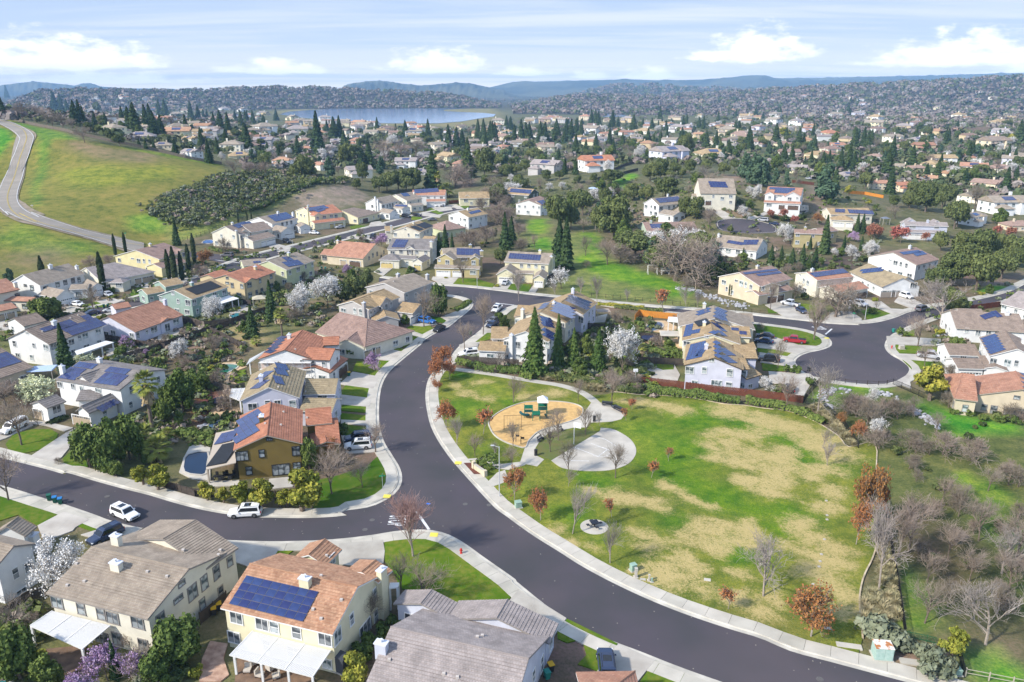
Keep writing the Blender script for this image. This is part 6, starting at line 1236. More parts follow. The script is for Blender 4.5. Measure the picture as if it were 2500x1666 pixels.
T('ever',b1,(150,1085,1540,'at the lower left corner by the pool',.9),(370,1340,1620,'at the bottom left below the patio cover',1.1),(1330,1000,1450,'big and bronze tipped, right of the cream house',1.15),(1170,1320,1600,'at the foot of the bronze tipped bush',1.2));T('fir',b1,(865,1255,1530,'small, among mauve blossoms',.8));T('pink',b1,(800,1290,1560,'under the cream house windows',1.2),(980,1340,1560,'right of the small conifer',1.1),(590,1470,1680,'at the bottom edge'))
T('yell',m1,(1250,1305,1515,'first of the row by the left road fence'),(1380,1305,1560,'second of the row by the left road fence'));T('yell',m2,(180,1285,1455,'behind the fence under the olive house patio'),(305,1340,1475,'lower one by the fence left of the white vehicle'),(465,1262,1495,'below the olive house window, left'),(595,1262,1505,'below the olive house window, right'),(735,1400,1505,'smallest, by the retaining wall'),(905,1175,1535,'biggest, at the corner of the olive house',1.1),(790,1330,1500,'behind the biggest corner one'))
T('barered',b2,(1240,90,640,'at the junction corner lawn',.9));T('bare',b2,(1150,590,905,'first of two on the corner lawn'),(1325,640,1005,'second of two on the corner lawn',1.2),(935,850,1155,'against the yellow house wall'))
T('gshrub',b2,(1180,1045,1120,'top of the hedge line by the yellow house'),(1100,1080,1160,'second of the hedge line by the yellow house'),(1020,1130,1230,'third of the hedge line by the yellow house'),(950,1200,1310,'fourth of the hedge line by the yellow house'),(880,1260,1380,'fifth of the hedge line by the yellow house'),(850,1330,1460,'lowest of the hedge line by the yellow house'),(1270,930,1050,'under the bare lawn trees'),(1200,960,1040,'dark, left of the small grey wing'));T('yell',b2,(800,1320,1600,'by the dark shed beside the patio',.9))
T('bare',m2,(1130,990,1405,'in a mulch ring by the olive house'),(1365,1110,1355,'smaller, on the olive house lawn'),(1465,820,1085,'over the sidewalk by the parked cars',1.2),(1180,1000,1240,'over the olive house garage',1.1));T('ever',m2,(960,900,1230,'narrow, against the olive house wall',.6));T('rust',m2,(1110,940,1130,'small, over the orange garage roof'));T('pink',m2,(1465,295,462,'on the lawn beside the scaffolded house'));T('gshrub',m2,(1205,850,935,'clipped beside the olive drive'),(1290,260,345,'by the two garage house'),(1700,25,95,'ball, at the blue car drive'))
T('bare',u3,(1025,1130,1565,'on the lawn by the blue car',.9),(1655,1180,1570,'slim, at the kerb of the bend',.7),(1440,800,1095,'in front of the tan house with two garages'),(2030,940,1215,'by the street before the butter yellow house'));T('ever',u3,(1185,1040,1455,'magnolia at the grey corner house',.75));T('gshrub',u3,(825,1420,1490,'ball beside the grey house garage'))
T('palm',m1,(1330,530,1060,'tallest, shaggy, beside the white house',.8));T('lowpalm',m1,(1275,955,1200,'upper one of two below the tall palm',.9),(1385,1055,1310,'lower one of two below the tall palm',.9),(1465,1000,1110,'dark, by the hedge',1.0));T('palm',m2,(750,-20,190,'feathery, on the slope above the solar patio'));T('lowpalm',m2,(553,180,265,'small, beside the dark conifer slope'))
T('ever',m1,(790,870,1360,'left half of the big clump by the left road',.95),(1000,890,1390,'right half of the big clump by the left road',.9),(1130,790,1290,'behind the big clump by the left road',.8),(880,1060,1370,'in the middle of the big clump',.9),(1010,1265,1440,'bright low front of the big clump',1.1),(1590,470,880,'tall, in the centre left yard',1.0),(1480,560,850,'left neighbour of the tall yard tree',.9),(1770,490,700,'beside the green pool',1.1),(1440,730,960,'bright, beside the palm trunk',.9),(1560,850,1010,'small, on red mulch',.9),(1280,1200,1330,'under the low palms'))
T('fir',m1,(585,105,525,'in front of the white house with black panels',1.1));T('fir',u2,(1150,1060,1490,'slim, behind the shade canopy',.9),(945,1320,1660,'above the dry slope',1.0),(140,405,695,'tall bluish, left of the hill road fence',1.0));T('oak',u3,(300,1000,1270,'behind the white blossom pair',.9),(430,955,1160,'yellowish, right of the white blossom pair',.8),(150,1090,1300,'dark, in the gully',.9));T('oak',u2,(1900,1050,1330,'right of the white blossom pair',.8))
T('cypress',u2,(60,742,1062,'first of the five by the yellow house'),(125,712,1078,'second of the five by the yellow house'),(200,762,1068,'third of the five by the yellow house'),(272,680,965,'fourth of the five by the yellow house'),(330,572,872,'fifth of the five by the yellow house'),(792,335,452,'first of three on the hill edge'),(888,332,440,'second of three on the hill edge'),(935,340,440,'third of three on the hill edge'));T('cypress',u1,(490,550,955,'leaning, before the house with black shutters'),(1105,508,925,'before the grey roofed house'),(1230,312,535,'left one by the hill road'),(1338,298,508,'right one by the hill road'))
T('rust',u2,(430,725,935,'brown, by the side street',1.2));T('barebush',u2,(390,880,1060,'grey, at the street corner',1.3),(1330,1080,1180,'behind the peach house'),(1500,960,1070,'against the pale green wall'),(640,600,790,'in front of the cream corner house'));T('ever',u1,(480,935,1215,'wide willow like, at the red roofed house',1.5),(610,990,1190,'right part of the willow like clump',1.2));T('pine',u1,(130,685,905,'behind the red roofed house'));T('barebush',u1,(980,535,680,'left of two behind the grey roof',1.6),(1170,520,640,'right of two behind the grey roof',1.5));T('bare',u1,(1000,850,1170,'at the kerb left of the bins'),(1375,950,1085,'small, by the green triangle lawn'));T('yshrub',u1,(1330,965,1010,'yellow, by the triangle lawn'),(1240,945,985,'yellow, beside the silver car'));T('gshrub',u1,(1185,875,935,'ball below the lone cypress'))
T('yshrub',m1,(1035,260,310,'yellow flowered, behind the white patio'),(1170,290,335,'yellow flowered, right of the patio'),(1325,245,285,'yellow flowered, by the ranch patio'));T('pink',m1,(1115,185,330,'bare mauve, by the ranch wall'),(1280,320,390,'at the fence by the ranch patio'))
T('fir',u3,(1252,470,760,'tallest of the clump by the cream deck house',.95),(1190,560,820,'left of the clump by the cream deck house',.9),(1325,560,770,'right of the clump by the cream deck house',.9),(1885,335,740,'first of the dark pair left of the valley',.9),(1955,380,700,'second of the dark pair left of the valley',.9));T('oak',u3,(1540,400,500,'round, in front of the white house',.7),(1840,720,900,'by the tan house side fence',.8),(1760,500,640,'in the grey thicket',.7));T('lowpalm',u3,(1265,25,185,'big date palm by the upper street',1.1));T('pink',u3,(575,565,730,'purple, before the cream deck house',1.2),(215,895,1010,'small pink, by the open garage drive'))
T('barebush',u3,(1560,500,720,'wide grey thicket by the tarp',1.5),(1430,540,700,'grey thicket, left part',1.4),(1690,470,680,'grey thicket, right part',1.5),(1790,60,260,'pale, beside the solar strip house',1.3),(1650,170,330,'pale, by the bay window house',1.4),(1900,150,300,'pale, above the white house'),(2060,610,770,'at the edge of the green valley'),(1730,300,440,'pale, below the solar strip house',1.5))
T('fir',u4,(645,365,835,'left of the tall valley pair',.95),(712,355,850,'right of the tall valley pair',1.0));T('oak',u4,(640,125,480,'biggest of the valley edge, left',.8),(870,85,340,'top of the valley edge',.9),(1170,165,570,'biggest of the valley edge, right',.95),(1030,240,500,'middle of the valley edge',.8),(760,250,470,'lower left of the valley edge',.8),(1080,80,260,'small, top right of the valley edge',.8),(1330,40,200,'below the fence ridge'),(1480,50,210,'dark, above the white house with array'),(1950,170,380,'yellow green, right of the white house with array',.9),(1300,290,400,'beside the white wall'))
T('bare',u4,(900,525,725,'alone on the green valley floor'),(1110,540,810,'at the valley edge before the mint house',1.2),(300,540,690,'left side of the valley',1.2),(410,515,655,'small, on the valley slope'),(880,360,500,'dull, among the oaks',1.4),(2080,250,440,'above the far cul-de-sac',1.0),(1470,650,800,'below the mint house',1.0),(1860,900,1110,'by the grey rocks'));T('barebush',u4,(1230,600,790,'brown, before the mint house',1.6),(905,760,840,'low, on the valley floor',1.3),(1330,690,800,'dark, before the mint house',1.2),(1560,760,890,'behind the white swing set',1.3),(190,250,400,'pale, left of the white house',1.5),(60,200,420,'pale, by the grey green house',1.5),(260,400,540,'by the valley top',1.4));T('whitethin',u4,(670,830,1040,'at the valley entrance by the butter yellow house'),(560,20,110,'behind the grey green house'),(670,10,100,'right behind the grey green house'));T('bareoak',u4,(1760,360,965,'before the mint green house',1.1))
T('young',u4,(260,850,1160,'on the street before the butter yellow house',.7),(610,970,1115,'at the valley corner',.8),(850,905,1110,'first behind the rail fence'),(1010,880,1170,'second behind the rail fence'),(1295,1030,1170,'third behind the rail fence'),(1860,1020,1220,'fifth behind the rail fence'),(1970,1040,1230,'sixth behind the rail fence'));T('rustthin',u4,(1645,1045,1270,'fourth behind the rail fence',1.2))
T('cedar',m3,(1085,118,705,'biggest, by the upper park path',.95),(1640,295,660,'bright, left of the white blossom',.9));T('cedar',m3,(1290,165,650,'slim, behind the path hedge',.65),(1425,285,650,'second slim, behind the path hedge',.75));T('ever',m3,(1540,325,530,'behind the park conifers',.9),(1490,560,660,'below the park conifers',1.0),(830,180,300,'by the cars at the centre row',1.2),(780,135,230,'dark, at the centre row corner',1.3),(1720,270,420,'narrow dark, in the centre yard',.7),(1920,190,380,'dark, beside the white blossom',.6))
T('bare',m3,(1760,610,945,'dark, at the park edge below the white blossom',1.0),(905,675,945,'pale trunk, above the playground'),(1465,690,935,'slim, by the path bend',.8),(640,-30,350,'tall slim, at the corner lawn',.6),(480,190,478,'over the kerb at the bend',.9),(1530,925,1225,'round crown, beside the plaza',.9),(1225,1050,1375,'pale, on the little island',.9),(1295,940,1275,'second, on the little island',.8),(900,1065,1330,'in front of the swing frame',.8),(570,1170,1415,'dark, by the park entrance',.8),(1385,1225,1575,'at the court edge, left',.7),(1790,1235,1600,'at the court edge, right',.9),(890,1290,1515,'over the entrance path',1.0));T('young',m3,(760,425,668,'by the hedge at the upper path'),(410,1005,1305,'grey, in a bark ring near the bend',1.1),(1655,975,1145,'beside the trash can'),(740,1240,1420,'behind the entrance shrub'));T('rust',m3,(285,400,700,'brightest, at the bend',.9),(220,510,770,'faded, over the kerb at the bend',1.0),(350,540,740,'right of the brightest, at the bend',.9),(320,865,1165,'on the park lawn by the kerb',.9),(240,720,850,'low, at the bend kerb'));T('rustthin',m3,(640,935,1220,'left of the playground'),(1935,880,1000,'by the far benches'),(1885,975,1105,'beside the benches'))
T('rust',b3,(170,-70,218,'near the green utility box',.8),(365,95,372,'in a bark ring by the park kerb',.8));T('young',b3,(600,40,472,'left of the picnic pad',.9),(880,325,690,'right of the picnic pad',1.0),(570,-60,120,'below the court',1.0));T('rustthin',b3,(893,195,350,'above the picnic pad'),(1755,825,1030,'on the lawn near the road'),(1185,-110,55,'below the court, right'));T('barepale',b3,(2015,470,935,'wide, on the dry lawn',1.1));T('rust',b4,(880,150,552,'brightest, by the right edge of the lawn',.62),(945,-130,435,'tall, at the right edge of the lawn',.55),(1010,-20,420,'behind, at the right edge of the lawn',.6),(545,845,1235,'low and wide, near the road',1.25));T('rustthin',m4,(150,900,1010,'first on the lawn by the benches'),(470,1320,1455,'alone on the middle lawn'),(330,1470,1570,'below the court path'))
T('young',m4,(1810,1100,1340,'first by the curved bed'),(1850,1240,1490,'second by the curved bed',1.2));T('bare',m4,(1500,650,1005,'by the hedge at the end of the red fence',.8),(1420,340,640,'between the drives at the cul-de-sac',.7),(1735,30,395,'on the street corner lawn',.7));T('barepale',m4,(1770,520,1035,'tall, over the cul-de-sac end',.9))
T('barepale',b4,(1050,150,890,'tall, in the bed along the iron fence',.6),(1840,770,1290,'biggest, at the right edge',1.1),(1960,420,760,'pale crown, right edge upper',1.2));T('bare',b4,(1270,100,600,'behind the iron fence, upper',.9),(1190,200,640,'over the iron fence',.8),(1510,-20,270,'dark, first in the creek land',.8),(1640,60,340,'second in the creek land',.9),(1560,330,660,'third in the creek land',1.0),(1790,150,520,'fourth in the creek land',.9),(1410,560,830,'fifth in the creek land',.9),(1720,520,820,'sixth in the creek land',1.0),(2070,260,640,'seventh, right edge',1.1),(2010,560,900,'eighth, right edge',1.1),(1390,770,1130,'by the green strip',1.0),(1560,780,1010,'in the middle of the creek land',1.0),(1930,800,1060,'beside the biggest pale one',1.0),(1860,-60,150,'dark, top of the creek land',1.2),(2080,-80,120,'top right of the creek land',1.3));T('yell',b4,(1585,1155,1390,'by the green mesh fence',1.0))
T('sage',b4,(1050,1125,1270,'behind the rusty utility cabinet',1.2),(1185,1205,1310,'right of the rusty cabinet',.9),(1360,1300,1385,'left half of the pair by the concrete pad',1.2),(1440,1345,1490,'right half of the pair by the concrete pad',1.0))
T('yell',m5,(1135,945,1275,'big and round beside the cul-de-sac',1.05));T('rust',m5,(370,1360,1500,'first in the creek',1.0),(510,1430,1640,'second in the creek',1.0));T('barebush',m5,(500,1180,1420,'pale, in the creek below the rocks',1.3),(590,1230,1500,'centre of the creek thicket',1.2),(420,1240,1420,'left of the creek thicket',1.1),(720,1230,1430,'right of the creek thicket',1.2),(860,1220,1440,'dull green grey, by the slope',1.3),(960,1500,1700,'lower creek thicket',1.4),(700,1480,1700,'under the rust leaves',1.3),(1250,1520,1750,'lower right creek thicket',1.5),(1500,1560,1800,'right creek thicket',1.5),(1300,1180,1340,'beside the round yellow tree',1.2));T('bareoak',m5,(318,185,552,'on the stone circle at the cul-de-sac',1.0));T('barepale',m5,(1232,205,605,'tall, right of the street',1.2));T('bare',m5,(1035,480,805,'dark, on the lawn right of the cul-de-sac',1.0),(130,345,748,'slim, on the corner by the road lettering',.7),(1090,760,985,'over the silver pickup',1.0),(670,405,490,'small, between the drives',1.0));T('oak',m5,(1540,-20,320,'biggest yellowish one of the right grove',1.0),(1330,0,280,'left of the biggest in the right grove',1.0),(1180,110,330,'front left of the right grove',.9),(1760,-30,220,'right of the biggest in the right grove',1.0),(1360,330,530,'by the street below the grove',1.0),(1260,270,430,'small, left of the street oak',.9),(1880,-60,120,'at the right edge of the grove',.9),(1420,-90,160,'back of the right grove',1.0))
T('ever',m5,(1365,690,840,'round, before the white house at right',1.5),(1720,940,1060,'before the white gable at right',2.0));T('gshrub',m5,(900,650,716,'clipped, at the cul-de-sac kerb'),(640,468,524,'on the lawn strip at right'),(1395,1350,1400,'first before the beige house'),(1492,1345,1410,'second before the beige house'),(1605,1385,1450,'third before the beige house'),(1745,1400,1465,'fourth before the beige house'),(1890,1420,1485,'fifth before the beige house'),(1330,1340,1390,'at the beige house corner'),(470,440,500,'by the bare oak circle'));T('yshrub',m5,(1220,640,700,'by the boulders at right'),(1590,320,362,'on the small right lawn'),(660,370,415,'between the drives at right'));T('barebush',m5,(1330,930,1080,'by the garage at right',1.1),(1270,800,880,'small, by the silver pickup'))
T('gshrub',m4,(1515,612,680,'left ball at the kerb'),(1578,608,680,'right ball at the kerb'),(1710,710,785,'at the corner by the iron fence'),(540,300,365,'by the white pergola'),(1410,770,860,'dark, by the white blossom'));T('barebush',m4,(1265,240,320,'before the grey roofed house'),(130,640,800,'dark, at the park edge',1.3),(200,750,850,'low, at the park edge',1.1));T('palm',m4,(240,425,590,'small, by the brown fence',1.0))
T('pine',u5,(1490,95,450,'biggest, bluish, upper right',1.1),(790,20,300,'left of the bluish clump',.9),(870,110,315,'front of the bluish clump',.9),(1000,130,290,'right of the bluish clump',.9),(1110,165,310,'small, right of the bluish clump',.9),(690,60,220,'rear of the bluish clump',.9));T('ever',u5,(1010,-10,170,'bright, behind the bluish clump',1.2),(1440,40,220,'bright, left of the biggest pine',1.0),(740,440,545,'dark, left of the red roofed house',1.4),(1550,420,500,'dark, above the tan hip roof',1.1));T('fir',u5,(1490,600,990,'tallest, beside the mustard house',1.0),(1820,580,785,'left of the pair at the white garage'),(1875,585,785,'right of the pair at the white garage'),(1350,808,945,'small, before the mustard house',1.1),(955,900,1105,'first of the row below the low white house',1.2),(1165,930,1115,'second of the row below the low white house',1.2),(1265,890,1160,'third of the row below the low white house',1.1),(1395,920,1130,'fourth of the row below the low white house',1.2),(1060,910,1050,'behind the row below the low white house',1.1),(1690,800,950,'left of the mauve blossom',1.1),(1865,810,960,'right of the mauve blossom',1.1),(1330,1000,1160,'low, end of the row',1.2),(675,925,1040,'by the raised deck',1.2))
T('white',u5,(830,288,450,'left of the red roofed house'),(1960,865,1015,'above the right gardens',1.2),(1590,930,1025,'left small one above the gardens'),(1100,675,915,'tall, beside the far cul-de-sac',.9));T('whitethin',u5,(665,490,640,'by the curved drive of the far cul-de-sac'),(1760,890,1050,'middle one above the gardens',1.1),(740,300,420,'grey white, above the red roofed house'));T('rust',u5,(1430,570,700,'above the mustard house',1.3));T('red',u5,(945,540,640,'first in the cul-de-sac bed'),(1090,530,640,'second in the cul-de-sac bed'),(1195,600,690,'third in the cul-de-sac bed'),(1985,690,820,'dark red, right of the conifer pair',1.3));T('pink',u5,(1800,760,870,'between two conifers, upper right',1.2));T('bare',u5,(340,515,765,'beside the far cul-de-sac',1.0),(80,640,900,'behind the big bare oak',1.2),(1190,1250,1460,'before the reddish roofed house',1.0),(950,1230,1560,'slim, in the drive right of centre',.8));T('oak',u5,(80,420,620,'left of the long driveway',.8),(220,560,640,'low, by the far cul-de-sac'),(550,705,790,'bushy, at the cul-de-sac rim',1.0),(440,1020,1100,'below the deck',1.0),(370,1260,1320,'yellowish, by the rocks',1.2))
T('shrub',u5,(480,1070,1180,'first below the deck'),(570,1110,1200,'second below the deck'),(670,1070,1150,'third below the deck'),(1040,1040,1130,'bright, below the conifer row'),(1390,1080,1150,'bright, above the reddish roof'),(1570,1080,1145,'at the garden plot'),(420,1150,1250,'by the dark slope'),(300,1200,1310,'dark, on the slope'),(700,610,640,'yellow hedge at the far cul-de-sac'),(820,560,610,'by the curved drive'),(1290,1380,1450,'by the garage right of centre'),(1880,1000,1070,'at the gardens right'),(640,440,500,'below the cream house'),(1090,600,660,'low, in the cul-de-sac bed'),(1270,590,650,'right, in the cul-de-sac bed'),(1490,530,600,'by the tan hip roof'))
T('cypress',u5,(540,1270,1420,'first at the cream wall'),(560,1280,1425,'second at the cream wall'),(692,1310,1430,'third at the cream wall'),(715,1310,1432,'fourth at the cream wall'))
T('red',u6,(340,690,850,'left of the grey blue house',1.2),(610,705,885,'at the grey blue house garage',1.2),(870,770,870,'right at the grey blue house garage'),(1590,700,810,'left salmon one at the right edge'),(1730,715,835,'right salmon one at the right edge'));T('oak',u6,(860,270,570,'big, above the grey blue house',.9),(1030,280,520,'behind, above the grey blue house',.9),(1150,440,740,'right of the grey blue house',.9),(700,380,530,'left, above the grey blue house',.9),(1010,760,960,'first of the dark grove, left',.9),(1200,750,1000,'second of the dark grove',1.0),(1400,760,1080,'third of the dark grove',1.0),(1600,790,1050,'fourth of the dark grove',1.0),(1750,800,1080,'fifth of the dark grove, right',1.0),(540,400,520,'far left, above the grey blue house',1.0));T('ever',u6,(1600,530,690,'round, by the solar house at right',1.5));T('white',u6,(310,850,1020,'beside the big white house',1.1));T('bare',u6,(1360,270,540,'tall grey, right of the oaks',1.1),(550,490,640,'dull, left of the grey blue house',1.6),(900,1080,1300,'small before the white wall',.8));T('whitethin',u6,(870,1000,1180,'against the big white house',.9))
def TG(kind,view,grp,lab,*items):
 for it in items:T(kind,view,(it[0],it[1],it[2],lab,(it[3]if len(it)>3 else 1.0)*(1.3 if kind=='fir' else 1)),grp=grp)
TG('fir',f1,'conifers behind the hill field','in the belt behind the hill field left of the lake',(325,250,395),(490,262,450),(545,278,450),(600,330,470),(670,342,570),(715,338,570),(742,390,565),(775,322,430),(830,283,410),(840,445,570),(940,450,600),(1085,392,560),(1150,398,640),(1202,362,660),(1290,378,575),(1332,372,575),(1372,440,690),(1412,335,490),(1432,468,680),(1465,332,500),(1690,348,520),(1755,382,520),(1800,420,505),(1832,418,505),(1890,450,570),(1950,428,610),(2020,448,650),(2080,428,530),(2132,438,570),(2172,428,550),(2237,428,550),(2180,543,800),(1780,578,750),(1645,468,630),(2000,600,770),(1850,685,900),(1922,668,820),(1552,690,830),(1290,680,775),(1362,690,785),(1230,680,755),(65,212,330),(30,308,500),(2330,468,570))
TG('fir',f2,'conifers between the lake and the upper street','among roofs between the lake and the upper street',(15,430,550),(66,430,550),(270,418,525),(166,478,575),(640,438,815,.8),(782,488,700),(832,478,700),(720,515,640),(872,608,790),(910,638,730),(460,658,820),(196,708,830),(292,718,860),(20,558,790),(1012,688,810),(1076,636,770),(1092,700,950),(1020,780,950),(1162,492,630),(1327,548,660),(1412,518,670),(1612,508,670),(1652,775,1130),(1962,675,1030,.8),(1792,556,770),(1862,576,770),(1912,596,770),(2052,508,690),(2102,508,700),(2162,526,710),(2202,536,730),(2302,488,610),(2342,488,610),(2122,636,790),(1722,598,730),(2200,688,770))
TG('fir',f3,'conifers in the middle distance right of the lake','in the middle distance right of the lake',(882,422,570),(917,420,570),(942,438,570),(1067,428,610),(1117,488,580),(1252,468,630),(1487,402,540),(1337,498,580),(1417,498,610),(1472,518,610),(1542,518,610),(572,508,710),(662,508,700),(702,508,700),(752,498,650),(792,508,670),(432,528,720),(472,536,720),(262,508,700),(302,538,690),(332,538,690),(202,556,730),(132,478,610),(166,488,610),(10,528,730),(40,598,730),(642,598,730),(742,636,840),(832,688,840),(922,636,770),(1042,586,750),(1156,626,770),(1216,658,750),(1076,678,820),(1382,586,730),(1432,636,730),(1492,608,730),(1546,598,720),(1682,578,700),(1722,468,580),(1692,478,580),(1832,488,590),(1872,478,600),(2152,518,640),(2182,522,650),(2282,608,810),(2092,688,850),(1892,608,780),(1982,608,770),(2002,438,530),(2162,428,490),(2336,402,480),(482,766,850),(592,766,890),(646,848,1000),(742,858,1000))
TG('fir',f4,'conifers across the upper right suburb','among the roofs of the upper right suburb',(150,372,450),(350,362,450),(330,378,455),(210,412,470),(920,286,410),(908,338,440),(90,538,730),(310,508,700,1.2),(400,538,650),(500,548,710),(540,588,710),(630,598,730),(960,546,730),(1030,536,710),(1060,576,740),(1092,556,710),(1270,606,790),(1422,686,910),(1222,716,970),(1250,856,1090),(750,726,850),(700,736,870),(842,716,890),(912,676,880),(952,736,890),(992,756,890),(442,686,850),(382,676,810),(602,726,860),(552,776,860),(1542,836,990),(1632,796,1000),(1662,756,890),(1862,876,1020),(1942,876,980),(2192,866,1100),(2282,856,980),(1892,656,820),(1922,666,810),(1982,726,820),(2212,676,830),(2272,706,830),(2262,246,340),(2292,266,340),(622,508,610),(1462,536,650),(1312,536,610),(1802,476,560),(2302,476,690),(802,866,1030),(1722,546,690),(1702,556,700),(1532,676,780))
TG('pine',f4,'blue green pines in the upper right suburb','in the upper right suburb',(140,768,1010),(210,800,1020),(60,758,960),(590,656,770),(250,688,800),(340,648,770),(1580,598,710),(1802,728,840));TG('pine',f2,'grey green pines by the scrub','beyond the scrub hillside',(740,850,1020),(60,780,910),(1200,850,1000),(2290,830,1010));TG('yell',f4,'yellow green trees in the upper right suburb','in the upper right suburb',(390,540,630,1.3),(2240,598,690),(1075,1130,1180,1.5),(910,1020,1100))
TG('oak',f2,'oaks on the ridge beyond the scrub','on the ridge beyond the scrub hillside',(500,818,1020),(570,878,1030),(900,715,940,.8),(1350,950,1150),(1480,950,1140),(1250,970,1150),(1420,1000,1160),(2110,770,1030,.8),(2290,900,1020),(2120,1000,1100),(1030,900,1060,.8),(160,820,950),(1180,1010,1160),(980,1040,1130),(440,900,1020));TG('oak',f3,'oaks on the ridge right of centre','on the wooded ridge right of centre',(1720,630,850,.8),(1490,870,1050),(1400,890,1060),(1620,890,1010),(1750,870,990),(1900,860,980),(2050,890,1010),(380,880,990),(300,860,980),(220,900,1010),(900,990,1070),(760,1000,1080),(600,960,1050),(150,920,1030),(2150,860,960),(1580,960,1060),(480,960,1060),(1680,940,1030));TG('oak',f4,'oaks above the right gardens','above the gardens at right',(1050,905,1050),(1430,995,1130),(1550,1050,1230),(1700,1010,1190),(1400,1075,1190),(1800,1145,1360,.9))
TG('oak',f1,'round trees along the hill field fence','along the fence of the hill field',(1060,638,755,1.0),(980,608,700),(855,558,650),(870,355,470,.8),(790,540,640));TG('bare',f1,'bare trees along the hill field fence','along the fence of the hill field',(750,555,720,1.5),(560,440,610,1.4),(470,450,600,1.3),(1030,315,410,1.4),(200,340,510,1.6),(330,370,520,1.4),(250,275,400,1.5),(150,390,520,1.4),(2080,845,1020,1.5),(2200,890,1010,1.5),(2310,880,1000,1.3),(420,400,560,1.4),(640,490,610,1.4));TG('white',f1,'white blossoms behind the hill field','behind the hill field',(1060,512,620,1.2),(1960,798,890),(1420,560,650,.8));TG('white',f2,'white blossoms between the lake and the upper street','between the lake and the upper street',(360,555,640,1.3),(375,758,850),(700,798,910),(1300,640,770),(2330,830,930),(1540,800,880));TG('white',f3,'white blossoms right of the lake','right of the lake',(1310,735,870,1.1),(590,722,800),(1030,870,985),(1470,560,640),(2020,800,880));TG('pink',f3,'magenta blossoms right of the lake','right of the lake',(200,845,895));TG('bare',f2,'bare trees between the lake and the upper street','between the lake and the upper street',(1230,670,910,1.3),(1380,690,890,1.3),(1500,670,860,1.3),(690,640,780,1.2),(1290,560,660,1.2),(300,560,650,1.2),(60,880,1010,1.6),(180,880,1010,1.5),(1700,880,1000),(2110,1100,1240,1.3),(540,560,660),(820,920,1010));TG('bareoak',f2,'dark leafless oak','beside the brown garden plot, upper centre',(1850,845,1115));TG('palm',f2,'fan palms above the upper street','above the upper street',(1700,975,1140),(1640,950,1120));TG('palm',f3,'palms behind the solar strip house','behind the grey green solar strip house',(225,1030,1110),(320,1035,1120));TG('bare',f3,'bare trees right of the lake','right of the lake',(1220,735,830,1.3),(1420,715,810,1.3),(680,800,910),(1180,720,810),(430,1020,1160,1.2),(60,1000,1200,1.2),(860,1040,1130),(1030,1100,1230,1.4));TG('bare',f4,'bare trees across the upper right suburb','among the roofs of the upper right suburb',(690,650,760),(860,550,640),(480,880,990,1.4),(1130,620,740),(1960,1000,1200,1.0),(2120,790,920),(1400,900,990),(1640,620,720,1.3),(1180,940,1020,1.3),(2060,760,850),(1040,1170,1290,1.3))
m_fw=M('far_stucco',(.8,.8,.8),(.86,.86,.86),scale=.4,ocol=True,rough=.9);m_fr=M('far_roof',(.4,.35,.3),(.74,.74,.74),scale=.7,detail=6,ocol=True,rough=.9)
def far_protos():
 out=[]
 for k in range(4):
  W,D,h=[(16,11,5.4),(18,13,3.3),(15,12,5.6),(17,11,5.4)][k];w=MB();r=MB();c=MB();wins=[]
  def blk(x0,x1,y0,y1,h,rise,hip):
   w.hull([(x0,y0,-2.5),(x1,y0,-2.5),(x1,y1,-2.5),(x0,y1,-2.5)],[(x0,y0,h),(x1,y0,h),(x1,y1,h),(x0,y1,h)])
   o=.5;a,b,cc,d=(x0-o,y0-o,h-.1),(x1+o,y0-o,h-.1),(x1+o,y1+o,h-.1),(x0-o,y1+o,h-.1);ym=(y0+y1)/2;e=(y1-y0)/2 if hip else 0
   e=min(e,(x1-x0)*.45);p,q=(x0-o+e,ym,h+rise),(x1+o-e,ym,h+rise)
   r.face([a,b,q,p]);r.face([cc,d,p,q]);r.face([d,a,p]);r.face([b,cc,q]);r.face([d,cc,b,a])
   if not hip:w.face([(x0,y0,h),(x0,y1,h),(x0,ym,h+rise-.2)]);w.face([(x1,y0,h),(x1,y1,h),(x1,ym,h+rise-.2)][::-1])
  blk(-W/2,W/2,-D/2,D/2,h,D*.21,k in(1,2));blk(-W/2+.6,-W/2+7,-D/2-4,-D/2+2,3.1,1.5,True)
  if k!=1:blk(W/2-5,W/2-.6,-D/2-1.4,-D/2+3,h,1.4,False)
  c.box((W*.2,D*.1,h+D*.2+.3),(1.1,.9,2.4));
  for z in([1.5,4.1]if h>4 else[1.5]):
   for x in np.arange(-W/2+2,W/2-1,3.6):wins+=[((x,-D/2-.03,z),0),((x,D/2+.03,z),0)]
   for y in(-D/4,D/4):wins+=[((-W/2-.03,y,z),1),((W/2+.03,y,z),1)]
  full=MB();
  for src,mi in((w,0),(r,1),(c,0)):
   i0=len(full.v);full.v+=src.v;full.f+=[tuple(i+i0 for i in f)for f in src.f];full.m+=[mi]*len(src.f)
  out.append((w.mesh('wall',m_fw),r.mesh('roof',m_fr),c.mesh('chimney',m_fw),wins,W,full))
 return out
FP=far_protos();wmesh=MB();wmesh.box((0,0,0),(1.3,.08,1.4));wmesh=wmesh.mesh('window',m_glass);swm=MB();swm.box((0,0,0),(5.5,3.2,.1));swm=swm.mesh('solar_panel',m_solar)
_far1={}
rf=random.Random(5);WALLS=['white','cream','butter','white','sand','grey','cream','lilac','tan'];ROOFS=['tan','sand','mauve','brown','pink','grey','tan','clay','mauve','tan']
